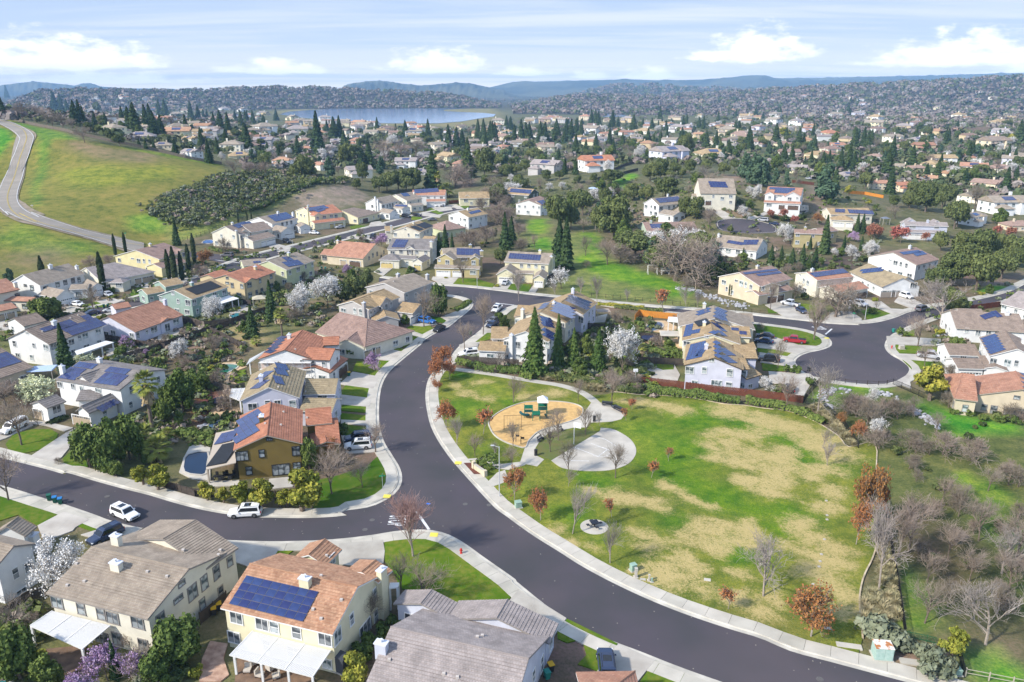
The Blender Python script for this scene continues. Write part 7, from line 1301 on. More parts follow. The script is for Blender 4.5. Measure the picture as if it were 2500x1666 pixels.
def FH(P,wpx,lab,grp,wk=None,rk=None,detail=True,k=None,yaw=None,solar=False,sc=None):
 k=rf.randrange(4)if k is None else k;w,r,c,wins,W,full=FP[k];s=sc or min(max(wpx/(ppm(P)*W*1.08),.7),1.5);yaw=rf.choice([0,.35,-.4,.8,-.9,3.14,2.6])if yaw is None else yaw
 wk,rk=wk or rf.choice(WALLS),rk or rf.choice(ROOFS);cw=tuple(srgb(*WC[wk]))+(1,);cr=tuple(srgb(*RC[rk][0]))+(1,)
 if not detail:
  m_=_far1.setdefault((wk,rk),MB());i0=len(m_.v);co,si=cos(yaw)*s,sin(yaw)*s
  m_.v+=[(P[0]+x*co-y*si,P[1]+x*si+y*co,P[2]+z*s)for x,y,z in full.v];m_.f+=[tuple(i+i0 for i in f)for f in full.f];m_.m+=full.m;return
 else:
  o=empty('house',P,lab,'house',grp);a=ob('wall',w,o);a.color=cw;b=ob('roof',r,o);b.color=cr;ob('chimney',c,o).color=cw
  for(x,y,z),d in wins:
   q=ob('window',wmesh,o);q.location=(x,y,z);q.rotation_euler=(0,0,d*pi/2)
  if solar:q=ob('solar_panel',swm,b);D_={0:11,1:13,2:12,3:11}[k];q.location=(0,-D_*.25,{0:5.4,1:3.3,2:5.6,3:5.4}[k]+D_*.12);q.rotation_euler=(atan(.4),0,0)
 o.location=(P[0],P[1],P[2]);o.rotation_euler=(0,0,yaw);o.scale=(s,s,s);return o
WN={'white':'white','cream':'cream','butter':'pale yellow','sand':'beige','grey':'grey','lilac':'off white','tan':'tan'};RN={'tan':'tan','sand':'sandy','mauve':'dull brown','brown':'brown','pink':'pinkish','grey':'grey','clay':'orange','orange':'orange'}
def FHs(view,where,grp,*items):
 for it in items:
  x,y,w=it[:3];wk=it[3]if len(it)>3 and it[3]else rf.choice(WALLS);rk=it[4]if len(it)>4 and it[4]else rf.choice(ROOFS)
  sol=len(it)>5;P=G(view(x,y));k=it[5]if sol and it[5]is not None else None
  FH(P,w/{f4:3.3614}.get(view,3.62),WN[wk]+' house with '+RN[rk]+' roof'+(' and solar' if sol else '')+' '+where,grp,wk,rk,True,k,it[6]if len(it)>6 else None,solar=sol)
FHs(f1,'beyond the hill field fence','houses beyond the hill field',(1250,700,250,'grey','grey',1,.2),(1575,690,240,'butter','pink',0,.3),(1440,770,170,'sand','tan',1,.2),(1690,725,140,'cream','sand',0,-.4),(1700,850,170,'white','grey',0,-.5),(2060,800,200,'cream','tan'),(2120,860,200,'butter','sand',1,.3),(1010,650,190,'butter','tan'),(1290,615,110),(240,415,230,'tan','brown'),(1490,540,130),(1620,425,150,'white','grey'),(1980,430,150,'white','grey'),(2150,445,140,'white','tan'),(2320,470,90,'white','grey'),(820,450,100),(1040,450,130),(1870,660,140,'grey','grey',0,.1),(1900,610,110),(2290,625,140,'white','tan'),(2330,760,110,'cream','grey',1,.2),(1330,480,110),(1790,500,120),(700,420,110),(1560,480,110))
FHs(f2,'between the lake and the upper street','houses between the lake and the upper street',(330,930,170,'white','pink'),(650,960,130,'cream','clay'),(1000,1020,230,'cream','grey',3,.5),(1420,940,200,'white','grey',0,.05),(1800,900,210,'butter','sand'),(1910,960,170,'sand','clay'),(740,800,130,'grey','grey'),(170,640,200,'white','tan'),(160,745,170,'grey','grey',0,.2),(460,660,210,'cream','grey'),(540,790,110),(990,750,150,'cream','clay'),(970,700,140,'white','tan'),(1110,660,130,'cream','tan'),(1050,600,150,'sand','tan'),(1480,670,160,'white','tan',2,.2),(1540,620,120,'cream','orange'),(1690,780,150,'cream','tan'),(1600,860,140,'grey','grey'),(1850,825,130),(2050,780,95,'white','grey'),(2220,815,90),(2280,710,140,'sand','mauve'),(2310,655,100),(880,550,90),(700,530,110),(1010,580,130),(2200,580,110),(1240,630,120),(420,520,100),(560,560,100),(2150,920,110,'white','grey'),(800,730,90,'white','grey',0,0),(1540,1000,130,'grey','grey',1,0))
FHs(f3,'right of the lake in the middle distance','houses right of the lake',(490,985,270,'grey','grey',3,-.5),(920,960,290,'white','orange',0,.25),(1560,880,340,'lilac','grey',3,.5),(1940,860,290,'cream','sand',1,.1),(100,790,110,'sand','clay'),(270,735,110),(180,710,110),(130,650,130,'cream','clay'),(480,800,140),(530,700,100),(870,640,180,'white','tan'),(1140,640,140,'white','tan'),(1350,640,160,'cream','sand'),(1000,670,110,'cream','clay'),(930,735,150,'white','grey'),(1640,625,140,'white','grey'),(1260,700,110),(390,760,110),(700,650,110),(350,545,110,'white','tan'),(470,550,110),(620,545,100),(2080,655,180,'sand','tan'),(2200,695,160,'sand','mauve'),(2250,515,120,'cream','sand'),(2320,750,110,'grey','grey'),(2150,770,90),(1840,680,110),(830,520,100),(1200,540,110),(60,560,130,'cream','tan'),(980,600,100),(1740,610,110),(1640,760,110,'grey','grey'),(1040,700,90))
FHs(f4,'in the upper right suburb','houses of the upper right suburb',(490,915,160,'butter','grey'),(890,955,160,'grey','grey',1,.2),(1070,880,130,'cream','tan',0,.1),(1160,1045,110,'sand','clay'),(1350,1060,160,'sand','orange'),(1340,900,140,'cream','tan'),(1470,920,140,'tan','mauve'),(1750,970,170,'sand','pink'),(1930,920,210,'white','clay',3,-.5),(2150,910,210,'cream','mauve'),(2040,1060,220,'sand','mauve'),(2290,1030,130,'tan','mauve'),(2170,1240,330,'white','tan',3,.1),(1910,1330,200,'white','tan',3,.6),(2290,1378,200,'sand','mauve'),(1880,1150,130,'cream','tan'),(800,730,150,'white','clay',3,.2),(750,610,150,'sand','orange'),(1270,660,140,'cream','tan'),(1470,665,140,'white','grey',1,.1),(1350,740,120,'tan','mauve'),(1580,600,140,'cream','clay'),(1130,800,120,'grey','mauve'),(160,700,140,'grey','mauve'),(40,650,120,'sand','mauve'),(410,660,80,'grey','grey'),(300,515,120,'white','tan'),(80,485,130,'white','tan'),(310,460,130),(530,415,110),(800,465,105,'white','tan'),(990,455,130,'lilac','grey'),(1130,495,125,'white','sand'),(1360,570,120),(1120,545,150),(1810,475,110,'cream','sand'),(2150,525,160,'cream','sand'),(2160,605,130,'lilac','grey'),(2090,715,230,'sand','brown'),(2100,660,150,'tan','clay'),(1510,410,100,'cream','tan'),(480,525,120,'white','grey'),(1700,420,90),(1210,530,90),(260,400,90),(600,430,90),(1550,1000,80))
P_=None
def scatter_px(poly,n,seed):
 r=random.Random(seed);xs=[p[0]for p in poly];ys=[p[1]for p in poly];out=[]
 while len(out)<n:
  x,y=r.uniform(min(xs),max(xs)),r.uniform(min(ys),max(ys))
  if inpoly(V3([x]),V3([y]),poly)[0]:out.append((x,y))
 return out
for poly,n,lab in(([(150,226),(560,226),(600,240),(520,262),(300,258),(160,245)],34,'pale roofed house in the dense suburb on the left skyline'),([(420,262),(680,280),(660,300),(470,292)],14,'pale roofed house on the near shore left of the lake'),([(690,292),(1010,300),(1000,318),(700,312)],12,'tan roofed house along the near lake shore'),([(1290,288),(1400,290),(1390,302),(1280,300)],10,'pale roofed house by the bank right of the lake'),([(2050,222),(2300,222),(2320,232),(2080,240),(1960,238)],16,'white house on the distant right slope'),([(1540,248),(1830,252),(1900,262),(1560,258)],9,'tiny white house in the distant valley')):
 for x,y in scatter_px(poly,n,n):FH(G((x,y)),20,lab,'houses: '+lab,detail=False,sc=1.1)
def more(view,poly,n,where,grp,seed):
 got=[V3(o.location[:2])for o in COL.objects if o.name.startswith('house')]
 for x,y in scatter_px([view(*q)for q in poly],n*5,seed):
  P=G((x,y))
  if n<=0 or min(np.hypot(*(g-P[:2]))for g in got)<23:continue
  got.append(P[:2]);n-=1;wk,rk=rf.choice(WALLS),rf.choice(ROOFS);FH(P,0,WN[wk]+' house with '+RN[rk]+' roof '+where,grp,wk,rk,P[1]<640,sc=rf.uniform(.85,1.05))
more(f1,[(300,420),(1000,420),(2350,470),(2350,760),(1500,680),(900,560)],34,'among conifers beyond the hill field','houses beyond the hill field',41);more(f2,[(0,600),(2350,600),(2350,840),(1200,840),(0,800)],40,'among trees between lake and upper street','houses between the lake and the upper street',42);more(f3,[(0,530),(2350,480),(2350,760),(1100,780),(0,800)],44,'among trees right of the lake','houses right of the lake',43);more(f4,[(0,440),(2350,420),(2350,1000),(1200,900),(0,760)],50,'among trees of the upper right suburb','houses of the upper right suburb',44)
m_lake=M('lake_water',(.10,.17,.29),(.15,.23,.36),scale=.02,detail=6,rough=.12,bump=.25,bscale=.25,spec=.5)
lk=W_(f2,(300,470),(370,448),(560,432),(800,422),(1100,415),(1400,413),(1700,412),(1900,411),(2100,412),(1980,418),(1760,428),(1740,440),(1900,450),(2100,458),(2210,470),(2190,490),(2050,510),(1900,535),(1700,550),(1300,550),(900,545),(700,520),(500,500))
sheet('lake',lk,m_lake,.6,step=200,skirt=.5);sheet('lake',W_(f3,(965,475),(1000,468),(1130,470),(1190,478),(1180,490),(990,492)),m_lake,.6,step=100,skirt=.5)
wood_mats=[M('bare_wood',(.18,.14,.122),(.24,.195,.17),scale=.02,rough=.95),M('grey_wood',(.21,.18,.16),(.28,.245,.215),scale=.02,rough=.95),M('dark_wood',(.06,.085,.034),(.10,.13,.052),scale=.02,rough=.95),M('olive_wood',(.09,.105,.045),(.13,.14,.065),scale=.02,rough=.95)]
def crowns(pts,nq,r0,r1,mix,name,seed,mats=None):
 R=np.random.RandomState(seed);V=[];mi=[]
 for P in pts:
  r=R.uniform(r0,r1);m=R.choice(4,p=mix);d=R.normal(size=(nq,3));d/=vlen(d,axis=1,keepdims=True);d[:,2]=abs(d[:,2])
  V.append(quads(V3(P)+V3((0,0,r*.45))+d*r*V3((1,1,.75))*(.6+.4*R.rand(nq,1)),d+R.normal(size=(nq,3))*.5,r*.36*(.7+.6*R.rand(nq))));mi+=[m]*nq
 o=ob(name,quads_mesh(name,np.concatenate(V),mats or wood_mats,mi));o['kind']='stuff'
 return o
def inl(p,poly):return inpoly(V3([p[0]]),V3([p[1]]),poly)[0]
lakepx=[f2(*p)for p in((150,430),(600,395),(1000,370),(1950,378),(2200,405),(2240,490),(1900,570),(1000,580),(500,520),(200,470))]
wp=[]
for poly,n in(([(-40,228),(700,222),(1240,232),(1240,250),(620,262),(-40,262)],1500),([(1240,226),(2540,218),(2540,262),(1240,268)],2000),([(1400,262),(2540,258),(2540,330),(2300,300),(1800,288),(1400,285)],1100),([(2350,330),(2540,330),(2540,420),(2440,380)],40),([(-40,262),(420,262),(620,285),(560,310),(-40,300)],260),([(1900,285),(2350,292),(2350,335),(2000,320)],220)):
 wp+=[G(p)for p in scatter_px(poly,n,n)if not inl(p,lakepx)]
crowns(wp,16,4.0,6.5,(.40,.28,.18,.14),'woodland',3)
def ridge(name,D,top,depth,mat,wood=0,mix=(.45,.2,.2,.15),wseed=1,rough=1.0,base=0.0):
 px=V3([p[0]for p in top])/.9412;py=V3([p[1]for p in top])/.9412;n=150;X=np.linspace(px[0],px[-1],n);Y=np.interp(X,px,py);mb=MB();rows=12;pts=np.zeros((rows+3,n,3));R=np.random.RandomState(wseed)
 Y=Y+np.convolve(R.normal(size=n+4),np.ones(5)/5,'valid')*.35*rough
 for j in range(rows+3):
  t=min(j/rows,1.0);dist=D-depth+depth*t if j<=rows else D+depth*.5*(j-rows)
  for i in range(n):
   d=ray((X[i],0));hd=hypot(d[0],d[1]);ux,uy=d[0]/hd,d[1]/hd;rr=ray((X[i],Y[i]));crest=max(CH+rr[2]/hypot(rr[0],rr[1])*D,1.0)
   edge=min(1,i/14,(n-1-i)/14)
   prof=(3*t*t-2*t**3)if j<=rows else max(0,1-(j-rows)*.6)
   wv=1+.22*(sin(i*.55+j*.4+wseed)+.6*sin(i*1.3-j*.7))*(1-t)*t*2.2
   pts[j,i]=(ux*dist,uy*dist,base+(crest-base)*prof*wv*(edge if edge<1 else 1)-(.4 if j==0 else 0))
 mb.v=[tuple(p)for p in pts.reshape(-1,3)]
 for j in range(rows+2):
  for i in range(n-1):a=j*n+i;mb.f.append((a,a+1,a+n+1,a+n));mb.m.append(0)
 o=mb.build(name,mat);o['kind']='structure';o.data.polygons.foreach_set('use_smooth',[True]*len(o.data.polygons))
 if wood:
  w_=[];town=90 if wseed==2 else(40 if wseed==4 else 0)
  for _ in range(town):
   j,i=R.randint(1,8),R.randint(12,60)if wseed==2 else R.randint(50,140);FH(pts[j,i],0,'','',detail=False,sc=1.1)
  for _ in range(wood):j,i=R.uniform(.5,rows),R.uniform(0,n-1.01);a,b=int(j),int(i);fj,fi=j-a,i-b;a2=min(a+1,rows+2);w_.append((pts[a,b]*(1-fi)+pts[a,b+1]*fi)*(1-fj)+(pts[a2,b]*(1-fi)+pts[a2,b+1]*fi)*fj)
  crowns(w_,12,D*.002,D*.003,mix,'woodland',wseed)
m_h1=M('wooded_hill',(.052,.043,.038),(.04,.042,.026),scale=.004,detail=8,rough=1,c3=(.07,.066,.035),s3=.0016);m_h2=M('far_hill',(.028,.036,.03),(.06,.066,.042),scale=.0022,detail=9,rough=1,c3=(.10,.10,.06),s3=.0012)
ridge('hills',3100,[(-60,216),(60,211),(160,208),(260,209),(340,211),(480,208),(560,203),(640,203),(700,203),(780,206),(860,210),(960,214),(1060,219),(1150,222)],480,m_h1,2600,wseed=2)
ridge('hills',3300,[(1180,226),(1300,222),(1420,219),(1500,222),(1640,216),(1760,209),(1900,201),(2050,194),(2200,188),(2353,179),(2520,172)],1300,m_h1,3600,wseed=4)
ridge('hills',5200,[(1280,224),(1340,214),(1390,203),(1430,195),(1470,198),(1510,195),(1560,202),(1610,204),(1660,203),(1720,209),(1800,205),(1900,208)],1500,m_h1,1100,wseed=5)
ridge('hills',7000,[(735,208),(770,199),(800,191),(850,186),(880,187),(920,193),(965,197),(1000,194),(1045,190),(1085,193),(1115,200),(1150,206),(1200,209)],2200,m_h2,0,wseed=6)
ridge('hills',8600,[(1040,204),(1090,194),(1130,190),(1200,188),(1300,187),(1400,184),(1450,183),(1550,185),(1640,183),(1690,179),(1725,174),(1760,173),(1795,179),(1850,183),(1900,185),(2000,183),(2150,181),(2353,178),(2520,178)],2600,m_h2,0,wseed=7)
ridge('hills',9500,[(1500,190),(1700,182),(1950,178),(2050,176),(2150,174),(2353,168),(2550,167)],500,m_h2,0,wseed=8)
ridge('hills',9400,[(-80,199),(-20,194),(20,190),(42,187),(70,190),(110,194),(140,197),(160,192),(178,191),(200,199),(260,203),(420,205)],900,m_h2,0,wseed=9)
scr=W_(f1,(1340,1380),(1350,1290),(1480,1170),(1720,1110),(1990,1000))+W_(f2,(0,985),(300,985),(700,1035),(890,1050),(860,1085),(560,1110),(350,1190),(0,1300))+W_(u2,(700,400),(420,480),(150,530),(20,440))
sp=[(p[0],p[1],hg(*p)+.1)for p in scatter_px([q[:2]for q in scr],3600,8)];sp=[(x+random.gauss(0,2.5),y+random.gauss(0,2.5),z)for x,y,z in sp]
crowns(sp,20,.6,1.6,(.10,.20,.48,.22),'scrub',12,[mL['bt'],mL['sage'],mL['oak'],M('scrub_leaves',(.085,.098,.042),(.15,.16,.075),scale=.5)])
hp=crv(W_(f2,(0,1330),(300,1200),(400,1160),(560,1100),(760,1070),(890,1050)))
for p in resample(hp,2.2):plant('gshrub',(p[0],p[1],hg(*p)),runi(2,3.2),'dark hedge shrub along the upper edge of the scrub slope','hedge along the scrub slope')
def blocked(P,m=1.0):
 for H_ in ALLH:
  if any(H_.inside(v,V3(P[:2]),-m)for v in H_.V):return True
 return False
roadpx=[]
for o in STREET:
 vs_=[v.co[:2]for v in o.data.vertices];roadpx+=vs_
roadpx=V3(roadpx)
lawnv=V3([v.co[:2]for o in bpy.data.objects if o.name.split('.')[0]in('driveway','lawn','patio')for v in o.data.vertices])
def free(P,m=1.2):
 if blocked(P,m):return False
 return min(np.hypot(roadpx[:,0]-P[0],roadpx[:,1]-P[1]).min()-m*1.6,np.hypot(lawnv[:,0]-P[0],lawnv[:,1]-P[1]).min()-m*.9)>0
def fill(polys,kinds,hs,lab,grp,seed):
 for view,poly,n in polys:
  for x,y in scatter_px([view(*p)for p in poly],n,seed+n):
   P=G((x,y))
   if P[1]<420 and not free(P):continue
   k=random.choice(kinds);h=runi(*hs);plant(k,P,h*(1.0 if PROTO[k][0][3]>3 else .35),DESC[k]+' '+lab,grp,runi(.9,1.4))
fill([(u4,[(0,40),(560,40),(1100,20),(2150,40),(2150,140),(1400,330),(1100,600),(560,330),(0,250)],46),(u4,[(1080,560),(1700,620),(2150,640),(2150,1080),(1500,840)],34),(f1,[(100,330),(1000,330),(2350,480),(2350,780),(1600,760),(900,620),(300,480)],75),(f2,[(0,600),(2350,620),(2350,980),(1200,900),(0,960)],100),(f3,[(0,560),(2350,520),(2350,900),(1100,900),(0,980)],110),(f4,[(0,420),(2350,420),(2350,1000),(1400,980),(0,760)],150)],['bare','barepale','ever','oak','ever','oak','pine','whitethin'],(6,11),'among the far gardens','trees among the far gardens',1)
fill([(u1,[(0,900),(400,760),(1500,560),(2178,900),(2178,1560),(0,1560)],50),(u2,[(300,1100),(2178,560),(2178,1560),(200,1560)],60),(u3,[(500,900),(1300,600),(2178,700),(2178,1050),(600,1500)],40),(m1,[(900,360),(2138,50),(2138,1000),(1300,1000)],70),(m3,[(420,650),(1700,800),(2138,860),(2138,640),(1500,300),(1100,560)],46),(m4,[(0,640),(600,760),(600,200),(0,200)],20),(u5,[(0,900),(500,1300),(1900,1130),(2063,900),(1500,950),(800,1050)],70),(u5,[(0,150),(900,200),(2063,400),(2063,620),(1300,640),(300,480)],60),(m5,[(1050,560),(1300,700),(1960,420),(1960,200),(1500,400)],16),(b1,[(0,1250),(330,1100),(330,1540),(0,1540)],10),(b1,[(1110,1480),(1500,1480),(1480,1568),(1000,1568)],8),(m5,[(1300,1350),(1960,1430),(1960,1480),(1300,1400)],10)],['shrub','shrub','gshrub','barebush','sage','yshrub','ever'],(2.2,4.5),'in the gardens between the houses','garden shrubs between the houses',3)
fill([(b4,[(1250,0),(2127,0),(2127,1200),(1500,1000),(1250,650)],30),(m5,[(350,1200),(1000,1250),(1900,1540),(1900,2000),(900,1900),(500,1560)],24)],['barebush','barebush','shrub','bare'],(2,4.5),'in the creek land at right','bare growth in the creek land',4)
for view,poly,n,lab in((b4,[(1060,600),(1140,600),(1200,1050),(1195,1125),(935,1125),(930,1000),(1040,880)],75,'in the bed along the iron fence'),(m4,[(1700,980),(1830,1110),(2080,1330),(2120,1330),(1900,1080),(1760,950)],60,'in the curved bed at the park corner'),(m3,[(1080,700),(1300,700),(1300,755),(1100,745)],34,'beside the upper park path'),(m3,[(1500,780),(1700,800),(1720,850),(1560,830)],24,'by the path bend')):
 for x,y in scatter_px([view(*p)for p in poly],n,n):plant('tuft',G((x,y)),runi(.8,1.3),DESC['tuft']+' '+lab,'grass tufts '+lab)
fh=[]
for(a,b_),m_ in _far1.items():
 i0=len(fh);fh.append(m_.mesh('distant_houses',[wmat(a),rmat(b_)]))
bmj=bmesh.new();mats_=[]
for me in fh:
 n0=len(bmj.faces);bmj.from_mesh(me);bmj.faces.ensure_lookup_table()
 for i in range(n0,len(bmj.faces)):bmj.faces[i].material_index+=len(mats_)
 mats_+=list(me.materials)
me=bpy.data.meshes.new('distant_houses');bmj.to_mesh(me);bmj.free()
for x in mats_:me.materials.append(x)
o=ob('distant_houses',me);o['kind']='stuff'
def greens(view,poly,n,seed):
 return[P for P in(G(p)for p in scatter_px([view(*q)for q in poly],n,seed))if not blocked(P,.6)]
gp=greens(f1,[(100,330),(1000,300),(2350,420),(2350,830),(1650,800),(900,660),(250,520)],700,21)+greens(f2,[(0,590),(2350,590),(2350,1000),(1200,960),(0,960)],1000,22)+greens(f3,[(0,520),(2350,480),(2350,920),(1100,940),(0,1000)],1000,23)+greens(f4,[(0,420),(2350,400),(2350,1250),(1400,1050),(0,900)],1300,24)
crowns(gp,24,1.5,4.6,(.14,.12,.40,.34),'garden_greenery',31)
yp=greens(m1,[(850,380),(2138,50),(2138,1250),(1100,1100)],480,51)+greens(u2,[(250,900),(2178,560),(2178,1568),(200,1568)],620,52)+greens(m3,[(420,560),(2138,900),(2138,200),(1500,250)],460,53)+greens(u4,[(0,0),(2150,0),(2150,300),(1300,600),(1000,450),(560,340),(0,420)],420,58)+greens(u5,[(0,150),(2063,150),(2063,1150),(500,1350),(0,900)],560,54)+greens(b1,[(0,1000),(340,1000),(340,1568),(0,1568)],60,55)+greens(u1,[(0,900),(2178,600),(2178,1560),(0,1560)],420,56)+greens(m5,[(1050,300),(1960,250),(1960,1500),(1250,1350)],220,57)
yp=[P for P in yp if free(P,.4)]
crowns(yp,20,.4,1.35,(.16,.24,.34,.26),'ground_planting',33,[mL['bt'],mL['sage'],mL['oak'],mL['ever']])
hz=MB();hz.box((0,300,110),(20400,20400,224));hm=bpy.data.materials.new('haze');hm.use_nodes=True;nt=hm.node_tree;nt.nodes.clear()
pv=nt.nodes.new('ShaderNodeVolumePrincipled');SV(pv,'Color',(.37,.65,1,1));SV(pv,'Density',HAZE);SV(pv,'Anisotropy',-.1)
mo=nt.nodes.new('ShaderNodeOutputMaterial');nt.links.new(pv.outputs[0],mo.inputs['Volume']);hzo=hz.build('haze',hm);hzo['kind']='stuff'
m_paint=M('car_paint',(.5,.5,.5),rough=.25,spec=.6,ocol=True);m_cglass=M('car_glass',(.012,.014,.017),rough=.06,spec=.7);m_tyre=M('tyre',(.018,.018,.018),rough=.9);m_rim=M('wheel_rim',(.25,.25,.26),rough=.35,metal=.7);m_lamp=M('headlight_lens',(.75,.76,.78),rough=.1);m_tail=M('tail_light_lens',(.35,.02,.02),rough=.2);m_black=M('black_plastic',(.02,.02,.021),rough=.6)
def ring(x,w,z0,z1,k=.16):
 c=min(k,(z1-z0)*.35);return[(x,-w+c*.5,z0),(x,-w,z0+c),(x,-w,z1-c),(x,-w+c*1.2,z1),(x,w-c*1.2,z1),(x,w,z1-c),(x,w,z0+c),(x,w-c*.5,z0)]
def loft(mb,rings,mi=0):
 n=len(rings[0]);i0=len(mb.v)
 for r in rings:mb.v+=r
 for a in range(len(rings)-1):
  for k in range(n):j=(k+1)%n;mb.f.append((i0+a*n+k,i0+a*n+j,i0+(a+1)*n+j,i0+(a+1)*n+k)[::-1]);mb.m.append(mi)
 mb.f.append(tuple(i0+k for k in range(n)));mb.f.append(tuple(i0+(len(rings)-1)*n+k for k in range(n))[::-1]);mb.m+=[mi,mi]
CARS={'suv':dict(L=5.1,W=2.0,H=1.82,belt=1.08,hood=1.35,cab=(-2.38,-2.2,.55,1.28),pick=False),'sedan':dict(L=4.8,W=1.84,H=1.44,belt=.92,hood=1.3,cab=(-1.95,-1.15,.35,1.35),pick=False),'pickup':dict(L=5.8,W=2.02,H=1.88,belt=1.12,hood=1.4,cab=(-.95,-.75,.95,1.65),pick=True),'van':dict(L=5.0,W=1.95,H=1.8,belt=1.0,hood=.8,cab=(-2.4,-2.2,.9,1.9),pick=False),'camper':dict(L=5.8,W=2.02,H=1.92,belt=1.12,hood=1.4,cab=(-2.8,-2.7,.95,1.65),pick=False)}
def car_parts(kind):
 c=CARS[kind];L,W,H,b=c['L']/2,c['W']/2,c['H'],c['belt'];r0,r1,f1_,f0=c['cab'];mb=MB()
 loft(mb,[ring(-L,W*.88,.42,b-.12),ring(-L+.15,W*.97,.30,b),ring(-L+.9,W,.26,b),ring(L-1.4,W,.26,b),ring(L-.5,W*.97,.28,b-.10),ring(L-.1,W*.9,.34,b-.20),ring(L,W*.8,.42,b-.32)])
 if c['pick']:mb.box(((-L+r0)/2-.02,0,b+.005),(abs(-L-r0)-.35,c['W']-.34,.03),1)
 tw=W*.80
 lo=[(r0,-W*.93,b-.04),(f0,-W*.93,b-.04),(f0,W*.93,b-.04),(r0,W*.93,b-.04)];hi=[(r1,-tw,H),(f1_,-tw,H),(f1_,tw,H),(r1,tw,H)]
 mb.hull(lo,hi);mb.hull([(r1+.1,-tw+.05,H-.01),(f1_-.08,-tw+.05,H-.01),(f1_-.08,tw-.05,H-.01),(r1+.1,tw-.05,H-.01)],[(r1+.25,-tw+.15,H+.05),(f1_-.25,-tw+.15,H+.05),(f1_-.25,tw-.15,H+.05),(r1+.25,tw-.15,H+.05)])
 for s in(-1,1):mb.box((f0-.35,s*(W+.09),b+.08),(.12,.2,.16))
 mb.box((L-.03,0,.62),(.1,W*1.1,.22),1);mb.box((L-.06,0,.36),(.14,W*1.7,.12),1);mb.box((-L+.05,0,.40),(.16,W*1.75,.14),1)
 if kind in('suv','camper','van'):
  for s in(-1,1):mb.tube((r1+.2,s*(tw-.12),H+.09),(f1_-.2,s*(tw-.12),H+.09),.03,.03,4,1)
 parts=[('body',mb.mesh('body',[m_paint,m_black]))]
 def lerp(t,k,s):q=V3(lo[k])*(1-t)+V3(hi[k])*t;return q
 g=MB()
 def pane(a,b_,o):A0,A1=lerp(.14,a,0),lerp(.86,a,0);B0,B1=lerp(.14,b_,0),lerp(.86,b_,0);i=.07;g.face([A0+(B0-A0)*i+o,B0+(A0-B0)*i+o,B1+(A1-B1)*i+o,A1+(B1-A1)*i+o])
 for nm,a,b_,o in(('side_window',0,1,(0,-.015,0)),('side_window',2,3,(0,.015,0)),('windscreen',1,2,(.02,0,.005)),('rear_window',3,0,(-.02,0,0))):
  g=MB();pane(a,b_,V3(o));parts.append((nm,g.mesh(nm,m_cglass)))
 if kind=='suv':g=MB();g.box(((r1+f1_)/2+.35,0,H+.06),(1.0,1.0,.02));parts.append(('sunroof',g.mesh('sunroof',m_cglass)))
 for s in(-1,1):
  g=MB();g.box((L-.12,s*W*.72,b-.36),(.2,.42,.16));parts.append(('headlight',g.mesh('headlight',m_lamp)))
  g=MB();g.box((-L+.06,s*W*.82,b-.22),(.12,.22,.34));parts.append(('tail_light',g.mesh('tail_light',m_tail)))
 R=.40 if kind!='sedan' else .34;wh=[]
 for x in(-L+1.05,L-.98):
  for s in(-1,1):
   t=MB();t.tube((x,s*(W-.20),R),(x,s*(W+.03),R),R,R,14);r=MB();r.tube((x,s*(W+.0),R),(x,s*(W+.045),R),R*.62,R*.58,10);wh.append((t.mesh('tyre',m_tyre),r.mesh('rim',m_rim)))
 return parts,wh
_CP={}
PAINT={'white':(.78,.78,.77),'black':(.02,.021,.024),'blue':(.03,.14,.42),'red':(.30,.015,.02),'silver':(.42,.43,.45),'grey':(.13,.13,.14),'navy':(.025,.04,.085),'pearl':(.68,.68,.66)}
def car(kind,view,rear,front,col,label,cat=None,z=None):
 if kind not in _CP:_CP[kind]=car_parts(kind)
 A,B=G(view(*rear)),G(view(*front));P=(A+B)/2;a=atan2(B[1]-A[1],B[0]-A[0]);far=hypot(*P[:2])>0
 r=empty('parked_car' if kind!='pickup' else 'pickup_truck',(P[0],P[1],hg(P[0],P[1])+(.175 if z is None else z)),label,cat or{'pickup':'pickup','camper':'pickup'}.get(kind,'car'),'vehicles on the streets and drives',a)
 parts,wh=_CP[kind]
 for n,me in parts:
  o=ob(n,me,r)
  if n=='body':o.color=PAINT[col]+(1,)
 for t,m in wh:w=bpy.data.objects.new('wheel',t);w.data=t;link(w,r);ob('rim',m,w)
 return r
ST=.05
car('suv',b1,(830,300),(1035,385),'white','white full size vehicle with dark sunroof at the near kerb',z=ST);car('suv',b1,(1935,325),(1712,338),'white','white vehicle with roof rails along the far kerb by the fence',z=ST);car('suv',b1,(850,480),(725,540),'navy','dark blue car behind the square chimney in the foreground');car('camper',m1,(235,985),(15,1095),'white','white pickup with camper shell by the oval lawn')
car('suv',m2,(1412,990),(1245,1008),'navy','dark blue vehicle parked beside the olive house');car('suv',m2,(1420,1050),(1245,1062),'pearl','pale vehicle under the bare tree beside the dark blue one');car('suv',m3,(88,240),(212,258),'blue','bright blue car in the drive of the grey house');car('sedan',m3,(300,287),(213,335),'black','black sedan at the kerb on the upper bend',z=ST);car('suv',m3,(595,528),(432,545),'white','white car beside the hedge by the rust trees');car('suv',m3,(778,122),(728,165),'pearl','white car near the upper road lettering',z=ST);car('sedan',m3,(745,265),(690,292),'navy','dark car lower of two beside the round shrub');car('sedan',m3,(760,232),(705,250),'grey','grey car upper of two beside the round shrub')
